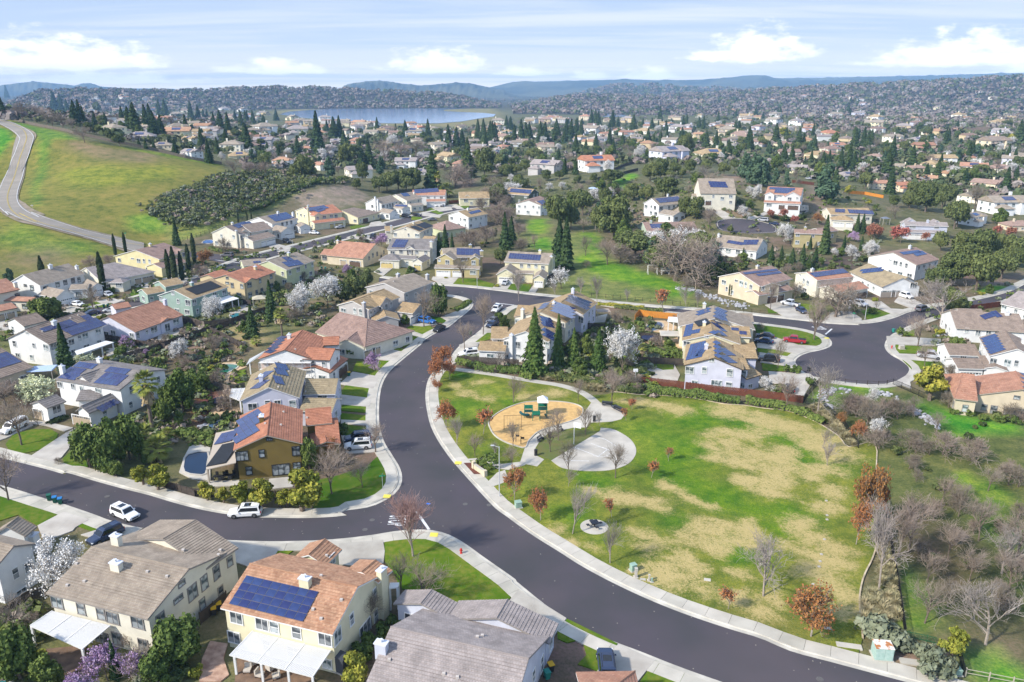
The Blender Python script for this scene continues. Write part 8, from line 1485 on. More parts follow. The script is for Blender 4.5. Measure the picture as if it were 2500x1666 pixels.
car('pickup',m4,(1645,428),(1483,410),'red','dark red pickup near the cul-de-sac');car('sedan',m4,(1385,385),(1232,370),'black','black sedan nearest the street lawn, upper of two');car('sedan',m4,(1375,432),(1225,412),'navy','dark sedan lower of two beside the cream house');car('suv',m4,(1425,592),(1260,572),'black','black vehicle in the drive of the pale blue house');car('sedan',m4,(1532,868),(1515,805),'black','black car behind the red park fence');car('pickup',m4,(1602,112),(1458,82),'white','white pickup with dark bed above the cross street');car('sedan',m4,(1598,140),(1655,172),'navy','dark blue car beside the white pickup')
car('pickup',m5,(852,365),(985,402),'white','white pickup before the olive roofed house');car('pickup',m5,(452,435),(582,468),'silver','silver pickup behind the bare oak');car('pickup',m5,(1035,895),(1238,925),'silver','silver pickup under the bare tree right of the cul-de-sac');car('suv',m5,(1012,512),(1135,482),'grey','grey car driving up the street at right',z=ST);car('sedan',u1,(742,1065),(912,1092),'white','white coupe in the drive before brick garage');car('sedan',u1,(1085,950),(1222,1000),'silver','silver sedan near the lone cypress');car('sedan',u1,(1255,1140),(1125,1142),'pearl','white car behind the orange ranch roof',z=ST);car('sedan',u1,(1010,1165),(935,1180),'navy','blue car half hidden behind the black solar roof',z=ST)
car('suv',u2,(742,818),(612,812),'grey','grey brown car at the upper left corner street',z=ST);car('suv',u2,(1245,650),(1375,692),'black','black car beside the brick garage on the upper street');car('sedan',u2,(1550,575),(1655,580),'white','white sedan on the upper street drive');car('sedan',u2,(1918,510),(1825,520),'silver','silver car before the orange roofed upper house');car('suv',u3,(785,395),(885,405),'black','black car left of two on the upper street');car('sedan',u3,(895,378),(1000,388),'black','black car right of two on the upper street');car('sedan',u3,(1110,275),(1180,295),'pearl','white car at the end of the upper street');car('suv',u3,(1255,275),(1200,295),'grey','grey car at the end of the upper street');car('suv',u3,(510,600),(450,640),'black','dark car beside the purple blossom');car('sedan',u3,(1918,1090),(1860,1138),'silver','silver sedan before the butter yellow house');car('sedan',u3,(870,965),(935,985),'navy','dark car at the cream house with yellow garages');car('sedan',u3,(1150,432),(1070,435),'grey','grey car behind the cream deck house',z=ST)
car('van',u5,(920,672),(838,652),'silver','silver van at the far cul-de-sac',z=ST);car('sedan',u5,(1035,710),(942,688),'navy','dark blue sedan at the far cul-de-sac',z=ST);car('suv',b3,(857,1520),(846,1430),'navy','blue car in the drive at the bottom');car('sedan',u5,(1370,250),(1300,235),'silver','silver car by the red fence on the hill')
m_fw2={'dark':M('weathered_fence',(.085,.068,.055),(.055,.045,.038),scale=1.5,rough=.95,rnd=.1),'red':M('red_brown_fence',(.17,.055,.03),(.12,.04,.025),scale=1.2,rough=.9),'orange':M('new_orange_fence',(.60,.24,.03),(.50,.20,.03),scale=1,rough=.85),'grey':M('grey_fence',(.20,.165,.13),(.14,.115,.09),scale=1.5,rough=.95),'iron':M('black_iron',(.012,.012,.013),rough=.5),'mesh':M('green_mesh',(.02,.10,.04),rough=.8),'rail':M('dark_rail_wood',(.05,.04,.032),rough=.9),'pale':M('pale_rail',(.40,.36,.28),rough=.9)}
def fence(view,pts,label,kind='dark',h=1.8,cat='fence',w=False,name='wood_fence'):
 P=pts if w else[G(view(*p))for p in pts];P=resample(P,.17);n=len(P)
 if n<4:return
 c=P[0];z0=hg(*c);r=empty(name,(c[0],c[1],z0),label,cat);Z=hgt([p[0]for p in P],[p[1]for p in P])-z0;mb=MB();m=m_fw2[kind]
 iron=kind in('iron','mesh');rail=kind in('rail','pale')
 T_=[(lambda d:d/max(vlen(d),1e-6))(P[min(i+1,n-1)]-P[max(i-1,0)])for i in range(n)]
 q=lambda i,a,b,z:(P[i][0]-c[0]+T_[i][0]*a-T_[i][1]*b,P[i][1]-c[1]+T_[i][1]*a+T_[i][0]*b,Z[i]+z)
 if not rail:
  for i in range(n):
   hw=.018 if iron else .076;t=.012;hh=h*(1 if iron else runi(.97,1.02))
   mb.hull([q(i,-hw,-t,.05),q(i,hw,-t,.05),q(i,hw,t,.05),q(i,-hw,t,.05)],[q(i,-hw,-t,hh),q(i,hw,-t,hh),q(i,hw,t,hh),q(i,-hw,t,hh)])
  o=mb.build('picket' if iron else 'board',m,r);o['kind']='stuff'
 for zz in((.2,h-.1)if not rail else(h*.45,h*.9)):
  mb=MB()
  for i in range(0,n-1,6):j=min(i+6,n-1);mb.tube(q(i,0,.04,zz),q(j,0,.04,zz),.04,.04,4)
  mb.build('rail',m,r)
 for i in range(0,n,14):
  mb=MB();a=atan2(T_[i][1],T_[i][0]);p=q(i,0,0,0);mb.box((p[0],p[1],p[2]+(h+.1)/2-.1),(.12 if not iron else .07,)*2+(h+.3,),0,a);mb.build('post',m,r)
 return r
fence(m4,[(195,772),(540,812),(900,858),(1220,892),(1450,918),(1640,945)],'red brown wooden fence along the upper edge of the park','red',1.75)
fence(m3,[(415,590),(650,605),(950,625)],'dark fence behind the hedges by the upper park path');fence(m4,[(178,225),(215,182),(300,195),(480,212),(610,222)],'bright orange new fence around the small pool yard','orange',1.9);fence(m4,[(200,600),(400,608),(600,618)],'brown fence above the kidney pool lawn');fence(m4,[(225,385),(470,395)],'dark fence below the round trampoline yard');fence(m3,[(1450,290),(1700,310)],'dark fence in the middle block yard')
fence(u1,[(1125,1445),(1500,1515),(1760,1545)],'dark fence below the orange ranch');fence(u1,[(1950,1240),(2178,1310)],'grey fence right of the orange ranch','grey');fence(m1,[(1080,425),(1300,370),(1600,262),(1830,185),(2138,85)],'long dark fence climbing above the dry slope');fence(m1,[(1830,190),(1950,245),(2138,345)],'dark fence running down the dry slope');fence(u2,[(210,1530),(420,1565),(700,1540),(880,1478),(1100,1400)],'dark fence around the teal house pool');fence(u2,[(780,1315),(930,1340)],'dark fence under the peach house');fence(m1,[(1840,660),(2000,705),(2138,680)],'tan fence below the green pool','grey',1.6);fence(m2,[(-20,1395),(80,1420),(230,1430)],'dark fence behind the left yellow trees','dark',1.5);fence(m2,[(370,1425),(600,1432),(830,1435)],'dark fence under the olive house patio','dark',1.4);fence(b1,[(1160,110),(1330,155),(1450,200)],'dark fence by the left road mulch bed','dark',1.4);fence(b1,[(1490,1140),(1585,1060),(1690,970)],'dark side fence between the cream and yellow houses','dark',1.7);fence(b1,[(20,1110),(240,960),(350,930)],'dark fence under the white blossom at lower left','dark',1.7)
fence(f1,[(10,505),(250,555),(650,645),(980,715),(1400,797),(1640,858),(1960,912)],'long grey fence along the top of the hill field','grey',1.8);fence(f3,[(940,1050),(1120,1015),(1295,968)],'brown fence on the ridge, lower of two','dark');fence(f3,[(1085,972),(1220,915),(1335,872)],'dark fence on the ridge, upper of two','dark');fence(u5,[(1170,275),(1390,300)],'red fence on the upper right hill','red');fence(u6,[(80,385),(250,395),(440,432)],'bright orange fence in the upper right gardens','orange');fence(u2,[(205,650),(500,555),(800,452),(905,400)],'black fence along the foot of the scrub hill','rail',1.6);fence(m5,[(1480,500),(1750,462)],'brown fence beside the right street','red',1.8);fence(m5,[(1240,565),(1295,665)],'dark fence by the right corner yard');fence(u4,[(510,985),(640,905)],'dark fence beside the butter yellow house');fence(u3,[(1290,250),(1420,240)],'red fence near the date palm','red')
fence(m4,[(1640,948),(1690,875),(1790,765)],'black iron fence climbing to the cul-de-sac','iron',1.5,name='iron_fence');fence(m5,[(210,1098),(470,1140),(740,1150),(820,1125)],'black rail fence round the end of the cul-de-sac','rail',1.1,name='rail_fence');fence(m5,[(818,1140),(960,1200),(1090,1260)],'black iron fence below the yellow tree','iron',1.4,name='iron_fence');fence(m5,[(60,1310),(190,1320),(380,1490),(440,1580),(520,1700)],'black iron fence by the park corner','iron',1.4,name='iron_fence');fence(b4,[(1085,200),(1140,570),(1190,860),(1220,1080),(1243,1235)],'black iron fence between the park bed and the creek','iron',1.3,name='iron_fence');fence(b4,[(1243,1238),(1360,1260),(1480,1290)],'green mesh fence beside the bright grass','mesh',1.0,name='mesh_fence');fence(b4,[(1640,1375),(1665,1480),(1682,1545)],'black iron fence right of the utility boxes','iron',1.3,name='iron_fence');fence(b4,[(1690,1525),(1850,1555),(2127,1610)],'pale rail fence at the lower right corner','pale',1.1,name='rail_fence');fence(m4,[(-200,15),(0,35),(400,72),(700,108),(1000,143),(1320,172)],'split rail fence along the green valley street','rail',1.2,name='rail_fence')
def hedge(view,pts,h,w,label,mat='ever'):
 P=resample([G(view(*p))for p in pts],.5);V=[]
 for p,q in zip(P,P[1:]+P[-1:]):
  z=hg(*p);t=q-p if vlen(q-p)>.1 else P[-1]-P[-2];t=t/vlen(t);nrm=V3((-t[1],t[0]));wob_=1+.12*sin(p[0]*1.3)+.1*sin(p[1]*2.1)
  for _ in range(46):
   a=rs.rand()*pi;dv=V3((nrm[0]*cos(a),nrm[1]*cos(a),sin(a)));c=V3((p[0]+t[0]*rs.rand()*.6,p[1]+t[1]*rs.rand()*.6,z))+V3((nrm[0]*cos(a)*w*.5,nrm[1]*cos(a)*w*.5,(.15+.85*sin(a)**.6)*h))*wob_;V.append((c,dv))
 Pq=V3([v[0]for v in V]);Nq=V3([v[1]for v in V])+rs.normal(size=(len(V),3))*.45
 o=ob('hedge',quads_mesh('hedge',quads(Pq,Nq,.20*(.7+.6*rs.rand(len(V)))),mL[mat]));tag(o,label,'hedge')
hedge(m4,[(285,855),(420,870),(650,895),(880,925)],1.9,2.2,'long clipped hedge under the red fence, left part');hedge(m4,[(880,915),(980,935),(1075,948)],1.5,1.9,'short clipped hedge under the red fence, middle part');hedge(m4,[(1140,950),(1300,972),(1480,1005)],1.7,2.1,'clipped hedge under the red fence, right part');hedge(m4,[(1500,1005),(1650,1050),(1815,1125)],1.4,2.0,'clipped hedge curving to the park corner');hedge(m3,[(415,600),(560,640)],1.6,1.6,'hedge at the park path, leftmost');hedge(m3,[(570,660),(740,680)],2.0,2.0,'big clipped hedge at the park path, second from left');hedge(m3,[(765,675),(960,690)],1.8,2.0,'clipped hedge at the park path, third from left');hedge(m3,[(970,715),(1060,740)],1.7,1.8,'hedge below the biggest park cedar');hedge(m3,[(1180,720),(1500,770),(1700,800)],1.5,2.2,'loose hedge behind the upper park path','shrub');hedge(m4,[(0,820),(110,850),(200,850)],1.4,2.0,'dark bushes left of the red fence','shrub');hedge(m4,[(290,545),(590,560)],2.3,2.0,'tall clipped hedge above the brown fence');hedge(m1,[(1560,1075),(1700,1110),(1850,1110)],1.6,1.8,'clipped hedge between pond and dark pool');hedge(u2,[(500,745),(640,775),(795,770)],1.4,1.6,'hedge before the cream corner house');hedge(m4,[(0,112),(250,140),(420,148)],.9,1.6,'low hedge along the cross street','shrub');hedge(u4,[(1010,1195),(1250,1215),(1450,1235)],.9,1.4,'low planting along the cross street, left','yell');hedge(u3,[(1330,1395),(1430,1360),(1500,1300)],.8,2.2,'low green mounds at the upper bend corner');hedge(u5,[(930,610),(1100,650),(1280,640)],.9,3.0,'dark ground cover in the cul-de-sac bed','shrub');hedge(m3,[(600,1530),(735,1500)],2.3,2.2,'big clipped entrance shrub beside the park sign')
hedge(u1,[(430,1200),(560,1215),(700,1170)],.7,1.6,'low dark planting at the white coupe drive','shrub');hedge(u2,[(740,830),(1000,815)],.5,2.0,'low planting before the corner house','shrub');hedge(m1,[(420,990),(560,930)],.6,1.8,'low planting by the front wall at left','shrub')
def pool(view,pts,label,water=(.02,.16,.22),smooth=4):
 P=W_(view,*pts);c=np.mean([p[:2]for p in P],0);r=empty('swimming_pool',(c[0],c[1],.19),label,'pool')
 mw=M('pool_water_%d'%int(sum(water)*1e4),tuple(x*.55 for x in water),tuple(x*.8 for x in water),scale=.5,rough=.05,bump=.2,bscale=2,spec=.5);o=sheet('water',P,mw,.22,kind=None,smooth=smooth);o.parent=r;o.location=(-c[0],-c[1],-.19)
 e=crv([p[:2]for p in P],smooth,True);o=wallstrip('coping',e+e[:1],.35,.3,m_court,None,.02);o.parent=r;o.location=(-c[0],-c[1],-.19)
pool(m2,[(215,458),(262,425),(335,413),(412,420),(392,450),(305,490),(242,502)],'kidney shaped green pool behind the scaffolded house',(.03,.22,.14));pool(m2,[(162,930),(190,872),(280,845),(350,835),(340,885),(300,930)],'blue grey rock edged pond behind the pale blue house',(.10,.17,.27));pool(m2,[(-5,1165),(30,1105),(180,1085),(178,1180),(165,1255),(95,1262),(0,1240)],'dark blue pool with spa beside the olive house',(.003,.014,.045),2);pool(u2,[(700,1445),(780,1422),(900,1420),(860,1445),(745,1485)],'turquoise pool beside the teal house',(.05,.28,.34));pool(m4,[(268,302),(310,250),(400,245),(425,280),(380,312),(300,322)],'small green pool in the orange fenced yard',(.03,.25,.26));pool(m4,[(120,702),(180,640),(250,630),(280,662),(312,735),(200,747)],'curved teal pool beside the white blossom',(.01,.11,.13));pool(b1,[(0,1480),(60,1400),(130,1420),(95,1568),(0,1600),(-80,1560)],'turquoise pool at the lower left corner',(.06,.30,.32));pool(m3,[(1505,560),(1530,510),(1600,525),(1610,590),(1560,605)],'blue pool behind the park cedars',(.02,.12,.34));pool(m1,[(1390,600),(1420,578),(1480,595),(1470,625),(1410,635)],'small round pale spa right of the white house',(.35,.45,.48));pool(u2,[(410,675),(440,645),(520,645),(515,680)],'blue covered pool behind the cream corner house',(.02,.13,.40))
def thing(name,P,label,cat,parts,group=None,rz=0.0):
 r=empty(name,P,label,cat,group,rz)
 for nm,mb,m in parts:mb.build(nm,m,r)
 return r
m_bin={'green':M('bin_green',(.01,.10,.06),rough=.5),'blue':M('bin_blue',(.02,.17,.42),rough=.5),'yellow':M('bin_yellow',(.62,.36,.02),rough=.5),'grey':M('bin_grey',(.03,.032,.036),rough=.5),'teal':M('bin_teal',(.02,.20,.16),rough=.5)}
def bin_(view,p,body,lid,label,rz=.4):
 P=G(view(*p),.06);b=MB();b.hull([(-.24,-.28,.1),(.24,-.28,.1),(.24,.28,.1),(-.24,.28,.1)],[(-.31,-.37,1.02),(.31,-.37,1.02),(.31,.37,1.02),(-.31,.37,1.02)]);l=MB();l.box((0,0,1.07),(.68,.84,.09));w=MB();w.tube((-.3,.3,.14),(.3,.3,.14),.14,.14,8)
 thing('wheelie_bin',P,label,'bin',[('bin_body',b,m_bin[body]),('lid',l,m_bin[lid]),('wheel',w,m_tyre)],'wheelie bins',rz)
for v,p,b,l,s in((b1,(368,222),'green','green','dark green bin, leftmost of three at the near kerb'),(b1,(410,238),'green','blue','blue lidded bin, middle of three at the near kerb'),(b1,(450,248),'green','blue','blue lidded bin, rightmost of three at the near kerb'),(b1,(1590,1070),'grey','yellow','yellow lidded bin, nearer one beside the cream house'),(b1,(1628,1035),'grey','yellow','yellow lidded bin, farther one beside the cream house'),(b3,(440,1490),'grey','yellow','yellow lidded bin in the side yard at the bottom'),(b3,(412,1545),'teal','teal','teal bin in the side yard at the bottom'),(m2,(1262,500),'green','yellow','green bin by the scaffolded house garage'),(m3,(530,352),'green','green','green bin at the kerb of the centre row'),(m5,(823,688),'teal','teal','teal bin standing on the street by the cul-de-sac'),(u1,(1108,1100),'green','green','light green bin, left of two on the left street'),(u1,(1150,1098),'green','green','green bin, right of two on the left street'),(m4,(1692,668),'grey','grey','dark bin at the cul-de-sac kerb'),(u2,(1680,955),'green','green','green bin, left of two at the orange ranch'),(u2,(1720,958),'teal','teal','teal bin, right of two at the orange ranch')):bin_(v,p,b,l,s)
def hydrant(view,p,label):
 P=G(view(*p),.15);b=MB();b.lathe([(.2,0),(.2,.06),(.13,.08),(.13,.62),(.18,.64),(.16,.74),(.05,.84)],n=10);c=MB();c.tube((-.24,0,.48),(.24,0,.48),.07,.07,6);c.tube((0,0,.48),(0,-.25,.48),.09,.09,6)
 thing('fire_hydrant',P,label,'hydrant',[('barrel',b,M('hydrant_red',(.55,.03,.02),rough=.5)),('outlet',c,M('hydrant_red',(.55,.03,.02)))])
hydrant(b2,(1598,618),'red fire hydrant on the corner lawn');hydrant(m5,(808,828),'red fire hydrant on the lawn right of the cul-de-sac')
m_util=M('utility_green',(.24,.36,.28),(.30,.42,.34),scale=2,rough=.7);m_rust=M('rusty_green',(.30,.44,.38),(.40,.52,.46),scale=3,rough=.8);m_rtop=M('rust_stained_top',(.70,.66,.58),(.42,.16,.05),scale=1.6,detail=6,rough=.9,lo=.48,hi=.56)
def cabinet(view,p,s,label,m=m_util,top=None,rz=0.0):
 P=G(view(*p),.15);b=MB();b.box((0,0,s[2]/2+.08),s);l=MB();l.box((0,0,s[2]+.11),(s[0]+.08,s[1]+.08,.06));d=MB();d.box((s[0]*.24,-s[1]/2-.015,s[2]*.5+.08),(s[0]*.46,.03,s[2]*.85));d.box((-s[0]*.24,-s[1]/2-.015,s[2]*.5+.08),(s[0]*.46,.03,s[2]*.85));f=MB();f.box((0,0,.04),(s[0]+.3,s[1]+.3,.1))
 thing('utility_cabinet',P,label,'utility box',[('casing',b,m),('lid',l,top or m),('door',d,m),('pad',f,m_conc)],None,rz)
cabinet(b4,(1068,1385),(2.0,1.6,1.6),'big pale green utility cabinet with rust stained top',m_rust,m_rtop,-.12);cabinet(b3,(198,275),(1.0,.9,.9),'green utility box near the rust tree by the kerb',rz=.3);cabinet(b3,(1050,745),(.8,.7,.9),'green utility box behind the grey pedestal',rz=.4);cabinet(b4,(1242,1310),(.5,.4,.9),'slim pale box beside the green mesh fence',m_court);cabinet(b4,(1565,1505),(.35,.35,1.0),'white post box at the lower right kerb',m_court);cabinet(b4,(1620,1515),(1.0,.7,.6),'low mint green box at the lower right',m_util);cabinet(m5,(893,832),(1.2,.9,.8),'pale box on the lawn right of the cul-de-sac',m_court);cabinet(b3,(1070,795),(.35,.35,1.3),'grey meter pedestal by the park kerb',m_court);cabinet(b3,(1168,820),(.22,.22,.8),'white marker post by the park kerb',m_court);cabinet(b3,(1188,832),(.16,.16,.5),'short green marker post by the park kerb',m_util);cabinet(m4,(1835,725),(.5,.4,.8),'white box at the end of the cul-de-sac',m_court);cabinet(b2,(700,1480),(2.2,1.2,2.0),'dark grey shed beside the yellow house',M('shed_grey',(.06,.065,.075),rough=.6),rz=-.5)
for v,p,w_,d_,s in((b4,(828,1305),2.9,.9,'long concrete pad on the verge by the mow strip'),(b4,(1295,1425),2.7,1.0,'long concrete pad below the rusty cabinet'),(b4,(668,1175),.9,.5,'small grey vault lid under the rust tree'),(b3,(1122,812),.8,.45,'small tan vault lid by the park kerb'),(b3,(1600,815),.9,.6,'dark oval drain lid on the dry lawn')):
 P=G(v(*p));a=-.22;o=sheet('vault_lid',[(P[0]+cos(a)*x-sin(a)*y,P[1]+sin(a)*x+cos(a)*y)for x,y in((-w_/2,-d_/2),(w_/2,-d_/2),(w_/2,d_/2),(-w_/2,d_/2))],m_conc,.2,kind=None);tag(o,s,'concrete pad')
for i,p in enumerate([(645,517),(623,628),(613,680),(605,720),(562,852),(665,370),(665,338),(660,230)]):
 P=G(b4(*p),.15);b=MB();b.box((0,0,.06),(.34,.34,.14));tag(b.build('sprinkler_box',m_court,None,P),'small white valve box in the row on the dry lawn','valve box','valve boxes on the lawn')
m_pole=M('galvanised_pole',(.50,.51,.52),rough=.5)
def lamp(view,p,ytop,label):
 P=G(view(*p),.15);h=min(max(top_h(P,view(p[0],ytop)[1]),4.5),9);b=MB();b.tube((0,0,0),(0,0,h),.09,.06,8);a=MB();a.tube((0,0,h-.15),(-.9,.2,h+.1),.04,.035,6);l=MB();l.box((-1.1,.25,h+.08),(.6,.26,.12))
 thing('street_lamp',P,label,'street lamp',[('pole',b,m_pole),('arm',a,m_pole),('lamp_head',l,m_pole)])
lamp(b2,(1882,195),-180,'street lamp at the park entrance kerb');lamp(u3,(1590,1150),950,'street lamp before the tan two garage house');lamp(m5,(575,575),405,'street lamp on the lawn strip across from the cul-de-sac');lamp(u3,(1198,560),455,'street lamp behind the cream deck house');lamp(u2,(1378,760),680,'street lamp on the upper left street')
def sign(view,p,ytop,label):
 P=G(view(*p),.12);h=min(max(top_h(P,view(p[0],ytop)[1]),2.4),3.6);b=MB();b.tube((0,0,0),(0,0,h),.035,.035,6);s=MB();s.box((0,0,h),(1.0,.03,.22),0,.2);s.box((0,0,h+.2),(1.0,.03,.2),0,1.5)
 thing('street_sign',P,label,'street sign',[('post',b,m_pole),('name_plate',s,M('sign_green',(.02,.30,.14),rough=.5))])
sign(m2,(1520,1365),1275,'green street name sign on the corner lawn');sign(m5,(470,600),520,'green street name sign opposite the cul-de-sac');sign(u1,(1345,400),300,'green street name sign by the hill road')
P=G(f1(292,1300));b=MB();b.box((0,0,.5),(.12,.12,1.2));s=MB();s.box((-.3,0,1.25),(.9,.5,.5));thing('mailbox',P,'white mailbox beside the hill road','mailbox',[('post',b,m_court),('box',s,m_court)])
m_pg=M('play_green',(.01,.15,.095),(.015,.19,.12),scale=2,rough=.5);m_pgd=M('play_deck',(.02,.06,.05),rough=.6);m_roofw=M('play_roof',(.78,.78,.76),rough=.6);m_slide=M('slide_teal',(.015,.09,.10),rough=.35)
P=G(m3(1110,1090),.2);P2=G(m3(1165,1075),.2);k=.95
r=empty('play_structure',P,'green climbing structure with white pyramid roof and spiral slide on tan bark','playground')
def part(n,mb,m):return mb.build(n,m,r)
dx,dy=P2[0]-P[0],P2[1]-P[1]
Q=G(m3(1165,1045));ox,oy=Q[0]-P[0],Q[1]-P[1]
for x,y,h in((ox-1,oy-1,3.7),(ox+1,oy-1,3.7),(ox+1,oy+1,3.7),(ox-1,oy+1,3.7),(-1.1,-.9,3.0),(.6,-.9,3.0),(-1.1,.8,3.0),(-3.0,.9,2.9),(-3.0,2.2,2.9)):mb=MB();mb.tube((x,y,0),(x,y,h),.07,.07,8);part('post',mb,m_pg)
for x,y,z,w,d in((ox,oy,1.6,2.0,2.0),(-.25,-.05,1.4,1.7,1.7),(-2.1,1.4,1.5,1.9,1.5)):mb=MB();mb.box((x,y,z),(w,d,.1));part('deck',mb,m_pgd)
mb=MB();mb.hull([(ox-1.3,oy-1.3,3.5),(ox+1.3,oy-1.3,3.5),(ox+1.3,oy+1.3,3.5),(ox-1.3,oy+1.3,3.5)],[(ox-1.25,oy-1.25,4.0),(ox+1.25,oy-1.25,4.0),(ox+1.25,oy+1.25,4.0),(ox-1.25,oy+1.25,4.0)]);mb.hull([(ox-1.25,oy-1.25,4.0),(ox+1.25,oy-1.25,4.0),(ox+1.25,oy+1.25,4.0),(ox-1.25,oy+1.25,4.0)],[(ox-.1,oy-.1,4.9),(ox+.1,oy-.1,4.9),(ox+.1,oy+.1,4.9),(ox-.1,oy+.1,4.9)]);part('pyramid_roof',mb,m_roofw)
for x,y,w,d,z in((-.25,-.93,1.6,.06,2.0),(-1.95,2.2,1.9,.06,2.2),(ox,oy+1.0,1.9,.06,2.2),(ox+1.0,oy,.06,1.9,2.2),(.62,-.05,.06,1.5,2.0)):mb=MB();mb.box((x,y,z),(w,d,1.0));part('panel',mb,m_pg)
mb=MB();pr=None
for i in range(19):
 a=3.4+i*.25;rr=1.0;z=1.5-i*.075;q=(-3.6+rr*cos(a)+.6,1.0+rr*sin(a),z)
 if pr:mb.tube(pr,q,.32,.32,7)
 pr=q
part('spiral_slide',mb,m_slide)
mb=MB()
for i in range(6):mb.box((1.5+i*.12+dx*.3,-.2+i*.1,1.3-i*.22),(.5,.9,.05))
part('climber',mb,m_pgd);r.scale=(.86,.86,.86)
A,B=G(m3(822,1170),.2),G(m3(972,1165),.2);r=empty('swing_frame',(A+B)/2,'thin brown swing frame on the tan bark','swing');c=(A+B)/2;m_sw=M('swing_metal',(.20,.13,.06),rough=.5);hh=2.7
for nm,a,b in(('leg',A+V3((0,.8,0)),A+V3((0,0,hh))),('leg',A-V3((0,.8,0)),A+V3((0,0,hh))),('leg',B+V3((0,.8,0)),B+V3((0,0,hh))),('leg',B-V3((0,.8,0)),B+V3((0,0,hh))),('top_bar',A+V3((0,0,hh)),B+V3((0,0,hh)))):mb=MB();mb.tube(a-c,b-c,.05,.05,6);mb.build(nm,m_sw,r)
for t in(.25,.42,.62,.8):
 p=A+(B-A)*t-c;mb=MB();mb.tube(p+V3((-.2,0,hh)),p+V3((-.2,0,.55)),.012,.012,4);mb.tube(p+V3((.2,0,hh)),p+V3((.2,0,.55)),.012,.012,4);mb.box((p[0],p[1],.55),(.46,.2,.05));mb.build('swing_seat',m_black,r)
for p in((925,1285),(968,1305)):
 b=MB();b.tube((0,0,0),(0,0,1.6),.07,.07,6);s=MB();s.box((.35,0,1.2),(.6,.05,.4));thing('play_post',G(m3(*p),.2),'dark play panel post, '+('left' if p[0]<950 else 'right')+' of two at the bark edge','play post',[('post',b,m_black),('panel',s,m_black)])
m_bench=M('dark_bench',(.025,.027,.035),(.04,.042,.05),scale=3,rough=.5)
def bench(view,p,q,label,table=False):
 A,B=G(view(*p),.2),G(view(*q),.2);L=vlen((B-A)[:2]);a=atan2(B[1]-A[1],B[0]-A[0]);c=(A+B)/2;r=empty('park_bench' if not table else 'picnic_table',c,label,'bench' if not table else 'picnic table',None,a)
 for k in range(4):mb=MB();mb.box((0,-.2+k*.13,.46),(L,.1,.04));mb.build('slat',m_bench,r)
 if not table:
  for k in range(3):mb=MB();mb.box((0,.3+k*.03,.62+k*.15),(L,.04,.11));mb.build('back_slat',m_bench,r)
 for x in(-L*.4,L*.4):mb=MB();mb.box((x,-.1,.23),(.07,.5,.46));mb.box((x,.28,.45),(.07,.06,.9))if not table else mb.box((x,0,.5),(.08,1.5,.06));mb.build('leg',m_bench,r)
 if table:
  mb=MB();mb.box((0,.05,.76),(L,.8,.05));mb.build('tabletop',m_bench,r)
  for s in(-1,1):mb=MB();mb.box((0,.05+s*.7,.46),(L,.28,.04));mb.build('seat',m_bench,r)
bench(m3,(1672,965),(1765,975),'dark picnic table, left of two on the round plaza',True);bench(m3,(1778,995),(1858,1035),'dark picnic table, right of two on the round plaza',True);bench(m3,(1120,1290),(1158,1262),'dark bench at the path by the little island');bench(m3,(1285,1205),(1332,1190),'dark bench at the top of the little island')
P=G(b3(762,420),.21);r=empty('picnic_table',P,'dark round picnic table with four seats on a concrete disc','picnic table');mb=MB();mb.box((0,0,.76),(1.25,1.25,.06),0,.3);mb.build('tabletop',m_bench,r);mb=MB();mb.tube((0,0,0),(0,0,.74),.09,.07,8);mb.build('pedestal',m_bench,r)
for k in range(4):a=.3+k*pi/2;mb=MB();mb.box((1.05*cos(a),1.05*sin(a),.46),(.45,.55,.05),0,a);mb.tube((0,0,.25),(1.05*cos(a),1.05*sin(a),.43),.04,.04,6);mb.build('seat',m_bench,r)
for v,p,s in((m3,(1098,1405),'beside the path at the little island'),(m3,(1606,1108),'on the round plaza'),(m3,(1218,1250),'behind the pale bare tree on the island')):
 b=MB();b.lathe([(.3,0),(.3,.95),(.33,.97),(.33,1.05)],n=12);l=MB();l.lathe([(.34,1.06),(.3,1.16),(.12,1.2)],n=12);thing('trash_can',G(v(*p),.2),'black trash can '+s,'trash can',[('can',b,m_black),('lid',l,m_black)])
P=G(m3(1428,1310),.2);Q=G(m3(1500,1240),.2);d=(Q-P)[:2];d=d/vlen(d);b=MB();b.tube((0,0,0),(0,0,3.2),.07,.07,8);b.tube((0,0,3.2),(d[0]*1.4,d[1]*1.4,3.4),.05,.05,6);a=atan2(d[1],d[0]);bd=MB();bd.box((d[0]*1.5,d[1]*1.5,3.3),(.06,1.5,1.05),0,a);rm=MB();[rm.tube((d[0]*1.8+.23*cos(t),d[1]*1.8+.23*sin(t),3.0),(d[0]*1.8+.23*cos(t+.7),d[1]*1.8+.23*sin(t+.7),3.0),.015,.015,4)for t in np.arange(0,6.3,.7)]
thing('basketball_hoop',P,'grey basketball hoop with white backboard at the park court','basketball hoop',[('pole',b,m_pole),('backboard',bd,m_roofw),('rim',rm,m_tail)])
P=G(m4(180,760),.2);b=MB();b.tube((0,0,0),(0,0,2.6),.05,.05,6);bd=MB();bd.box((0,.1,2.6),(1.1,.06,.8));thing('basketball_hoop',P,'white poolside basketball hoop behind the park fence','basketball hoop',[('pole',b,m_pole),('backboard',bd,m_roofw)])
